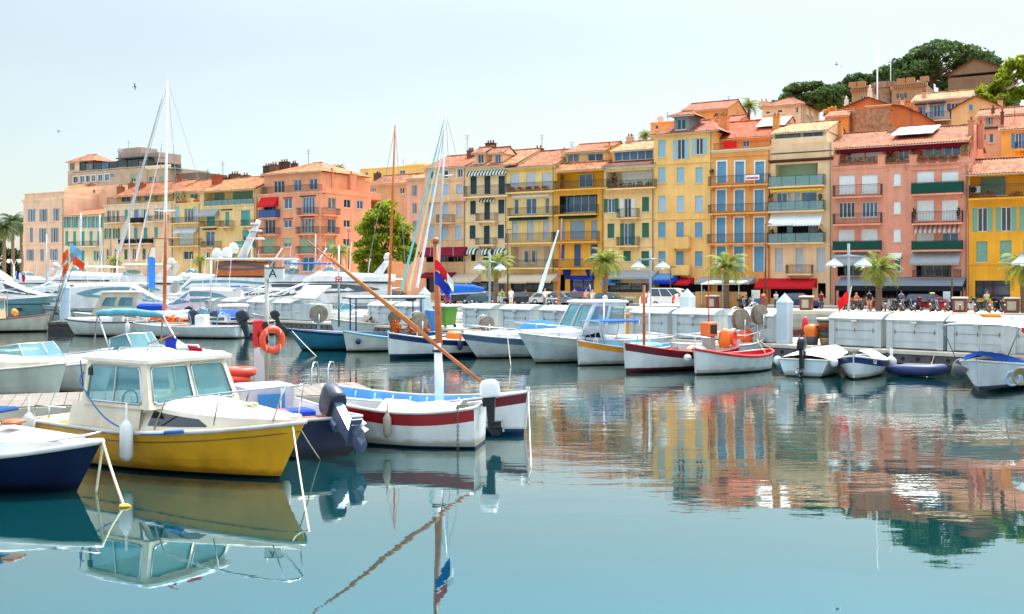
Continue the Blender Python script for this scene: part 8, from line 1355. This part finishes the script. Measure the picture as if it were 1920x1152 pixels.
for px, d, deg, lab, col, kind in SB:
    b = centred('skiff', lab, px, d, deg, 6.2, 2.2, fs=.85, fm=.78, fb=1.1, tw=.82, rake=.5, cols=(ANT, WH, [col, (206, 206, 200), (120, 60, 40), (60, 80, 110)][kind]), stripe=.16, gun=(214, 206, 190), floor=.35, inner=(196, 186, 168))
    if kind == 0: m = MB(); m.loft([[(x, y, .8 + (1 - abs(y) ** 1.6) * h) for y in (-1, -.85, -.4, .4, .85, 1)] for x, h in ((.4, .2), (1.4, .65), (2.8, .7), (3.8, .2))], closed=False, sm=True); m.build('cover', cloth(col), b.root); b.windshield(4.2, 1.6, .95, .5, .4, .9)
    elif kind == 1:
        m = MB(); rg = random.Random(px)
        for x in (1.2, 2.4, 3.4): leaves(m, (x, 0, .85), (.7, .7, .35), 110, .15, 0, rg)
        m.build('gear_heap', cloth(col), b.root); b.box(4.2, 4.8, -.4, .4, .36, 1.3, WHITE, 'console', .08); b.lines([((.6, -.8, .8), (.6, -.8, 2.3)), ((.6, -.8, 2.3), (.6, .8, 2.3)), ((.6, .8, .8), (.6, .8, 2.3))], .03, STEEL, 'hauler_frame')
        for x, yq, c_ in ((1.8, .8, (232, 120, 30)), (3., -.8, (236, 190, 40))): m = MB(); m.ball((x, yq, .98), .18, 0, 8); m.build('marker_buoy', paint(c_), b.root)
    elif kind == 2: b.trunk(.45, .95, .45, .1, .3, WHITE, [(.1, .5)]); b.bimini(1.6, 3.4, 1.7, 1.75, col, ((1.6, .95, .8), (3.4, .9, .9)), .16)
    else: b.trunk(.3, .85, .45, .2, .3, WHITE, [(.1, .6)]); b.mast(3.6, 9., .07, .04, ALU, 0, 1.0); b.lines([((3.6, 0, 2.2), (.4, 0, 2.1))], .14, cloth(col), 'boom_cover')
    b.outboard(0, 25, [(40, 44, 52), (70, 74, 80)][kind % 2], 1., z=.85)
for px, d, top, lab in ((160, 98, 400, 'thin white mast left of the grey furled sail'), (250, 106, 420, 'thin grey mast between the furled sails'), (480, 100, 455, 'short white mast right of the radar mast'), (600, 96, 440, 'thin mast beside the big motor yacht'), (95, 104, 440, 'thin pale mast in front of the pink corner house')):
    q = at_px(px, d); h_ = EYE + (HZ - top) / F * d; b = centred('sailing_boat', 'small sloop with a ' + lab, px, d, 184, 7, 2.3, fs=1., fm=.9, fb=1.2, rake=.8, cols=(ANT, WH, (60, 80, 120)), stripe=.14, deck='deck', gun=(206, 200, 190)); b.trunk(.3, .8, .4, .2, .3, WHITE, [(.1, .7)]); b.mast(3.9, h_ - 1., .06, .04, ALU, 0, 1.); m = MB(); m.tube([(6.9, 0, 1.3), (3.95, 0, h_ - .3), (.1, 0, 1.1)], .014, 4); m.build('stay', M('wire', (150, 152, 154), .5, .5), b.root); b.lines([((3.8, 0, 2.2), (.8, 0, 2.1))], .12, cloth((50, 80, 140) if px % 2 else (200, 196, 186)), 'boom_cover')
# ---- sailing boats: hulls lie behind the pontoon, the masts rise over the roofs
def sailboat(label, top, foot, d, L, mat, r0, stays=(), rolls=(), spread=(), deg=190, hull=(222, 226, 228)):
    S = d / F; b = centred('sailing_boat', label, foot[0], d, deg, L, L * .3, fs=1.0, fm=.9, fb=1.3, tw=.7, rake=1., cols=(ANT, hull, hull), deck='deck', gun=(200, 190, 170)); b.trunk(.3, .8, .4, .2, .3, WHITE); o_ = b.root.location; c_, s_ = math.cos(-b.rz), math.sin(-b.rz)
    def lc(p, dd=0.): q = P(p[0], p[1], d + dd) - o_; return Vector((c_ * q.x - s_ * q.y, s_ * q.x + c_ * q.y, P(p[0], p[1], d + dd).z))
    a, t = lc(foot), lc(top); a.z = 1.; m = MB(); m.tube([a, a.lerp(t, .5), t], [r0, r0 * .9, r0 * .55], 10); m.build('mast', mat, b.root)
    for p, w_ in spread: q = lc(p); m = MB(); m.tube([q - Vector((w_, 0, -.05)), q, q + Vector((w_, 0, .05))], r0 * .35, 5); m.build('spreader', mat, b.root)
    for p, q in stays: m = MB(); m.tube([lc(p), lc(q)], .016, 4); m.build('stay', M('wire', (150, 152, 154), .5, .5), b.root)
    for p, q, ra, rb, col in rolls: m = MB(); u, v = lc(p, -.5), lc(q, -.5); n = 18; m.tube([u.lerp(v, i / n) for i in range(n + 1)], [lerp(ra, rb, i / n) * (1 + .12 * math.sin(i * 2.1)) for i in range(n + 1)], 8); m.build('furled_sail', cloth(col), b.root)
    return b
b = sailboat('white yacht with the tallest white mast and a thick grey furled sail', (314, 150), (308, 520), 88, 12, paint((222, 224, 226), .4), .13, [((314, 152), (345, 500)), ((314, 152), (372, 335)), ((314, 160), (276, 300)), ((325, 272), (331, 420)), ((303, 272), (296, 420))], [((304, 185), (224, 470), .04, .17, (176, 174, 176)), ((306, 260), (255, 490), .03, .07, (206, 200, 198))], [((314, 272), .55), ((310, 396), .8)])
m = MB(); q = b.root; 
b = sailboat('sailing boat with a bare slim orange mast in front of the plane tree', (741, 236), (728, 560), 74, 9, WOODV, .11, [((741, 238), (690, 500)), ((741, 238), (760, 500))], [], [((733, 435), .0)])
b = sailboat('sailing boat with a grey mast and three pale furled sails slanting left', (836, 209), (818, 560), 66, 10, ALU, .1, [((836, 210), (806, 480)), ((836, 212), (850, 480)), ((836, 214), (858, 300))], [((833, 224), (752, 545), .03, .09, (112, 186, 190)), ((834, 236), (766, 545), .03, .09, (206, 196, 160)), ((835, 250), (782, 540), .03, .1, (214, 218, 222))], [((836, 330), .5)])
b = sailboat('small sailing boat with an orange mast and a white spiralled sail leaning left', (1053, 410), (1046, 560), 61, 7, WOODV, .07, [], [((1047, 432), (1011, 550), .04, .13, (206, 222, 224))])
b = sailboat('old wooden boat with a varnished mast and cross yard in front of the yellow house', (311, 398), (308, 560), 72, 8, WOODV, .13, [], [], [((311, 448), .9)], hull=(196, 176, 150))
r = thing('boom_cover', 'bright blue sail cover on a boom beside the twin lamp', 'sail cover', P(826, 545, 66), R(8)); m = MB(); m.tube([(0, 0, 0), (.8, 0, .1), (2., 0, .12), (2.7, 0, .05)], [.12, .3, .24, .1], 9, flat=1.); m.build('cover', cloth((40, 98, 190)), r); m = MB(); m.tube([(-.1, 0, -.25), (2.8, 0, -.1)], .05); m.build('boom', ALU, r)
r = thing('feather_flag', 'tall blue and white feather flag among the left yachts', 'flag', P(276, 540, 82)); S = 82 / F; m = MB(); m.tube([(0, 0, -1), (.05, 0, 60 * S), (.3, 0, 76 * S), (.6, 0, 78 * S)], .025, 5); m.build('pole', RUBBER, r); m = MB()
for z0, z1, mm in ((0, 58, 0), (58, 77, 1)): m.loft([[(.06 + (.02 if z < 60 else .2), .0, z * S), (.35, .05 * math.sin(z), z * S), (.62, -.04 * math.sin(z), z * S - .1)] for z in [z0 + (z1 - z0) * i / 6 for i in range(7)]], mm, closed=False, sm=True)
m.build('flag_cloth', [cloth((56, 128, 214)), cloth((226, 214, 200))], r)
r = thing('tricolour_flag', 'small tricolour flag on the stern of the left white yacht', 'flag', P(30, 520, 90)); m = MB(); flag(m, (0, 0, .4), .75, .6, hang=.3, segs=[0, 1, 2]); m.build('flag_cloth', TRIC, r); m = MB(); m.tube([(0, 0, -.8), (0, 0, .5)], .02); m.build('staff', ALU, r)
m = MB(); m.tube([(0, 0, -2.), (0, 0, 2.4)], .05, 6); tag(m.build('mooring_pole', ALU, loc=P(395, 560, 68)), 'thin grey steel pole standing left of the lettered sign', 'pole')
r = thing('beacon_mast', 'slim dark pole with a red top light behind the orange engine box', 'beacon', PW(pt_of(1296), 2.5)); m = MB(); m.tube([(0, 0, 0), (-.03, 0, 3.0)], .03, 6); m.build('pole', M('grey_pole', (110, 106, 104), .6), r); m = MB(); m.lathe([(.06, 3.0), (.06, 3.12), (.02, 3.15)], 8, 0, (-.03, 0, 0)); m.build('light', paint((196, 30, 36), .3), r)
# gulls
def gull(label, px, py, d, k, bank):
    r = thing('gull', label, 'bird', P(px, py, d)); m = MB(); m.lathe([(.01, -.3), (.06, -.18), (.085, 0), (.07, .12), (.05, .2), (.045, .26), (.01, .33)], 8, 0, (0, 0, 0), 'x'); m.loft([[(-.28, -.02, 0), (-.28, .02, 0)], [(-.45, -.09, 0), (-.45, .09, 0)]], closed=False); tail = m
    for sg in (-1, 1): m.loft([[(x - c, sg * y, z), (x - c * .5, sg * y, z + .02), (x, sg * y, z)] for y, x, c, z in ((.05, .08, .22, .03), (.3, .14, .2, .14), (.55, .06, .15, .12), (.8, -.1, .05, .04))], closed=False, sm=True)
    m.build('body', paint((70, 72, 78)), r); r.rotation_euler = (R(bank), R(-10), R(20)); r.scale = (k, k, k)
gull('gull gliding above the roofs left of the great pine', 1570, 121, 62, .62, 35); gull('tiny gull high above the left yachts', 253, 163, 110, .6, -40); gull('tiny gull above the leftmost house', 110, 247, 120, .6, 30)
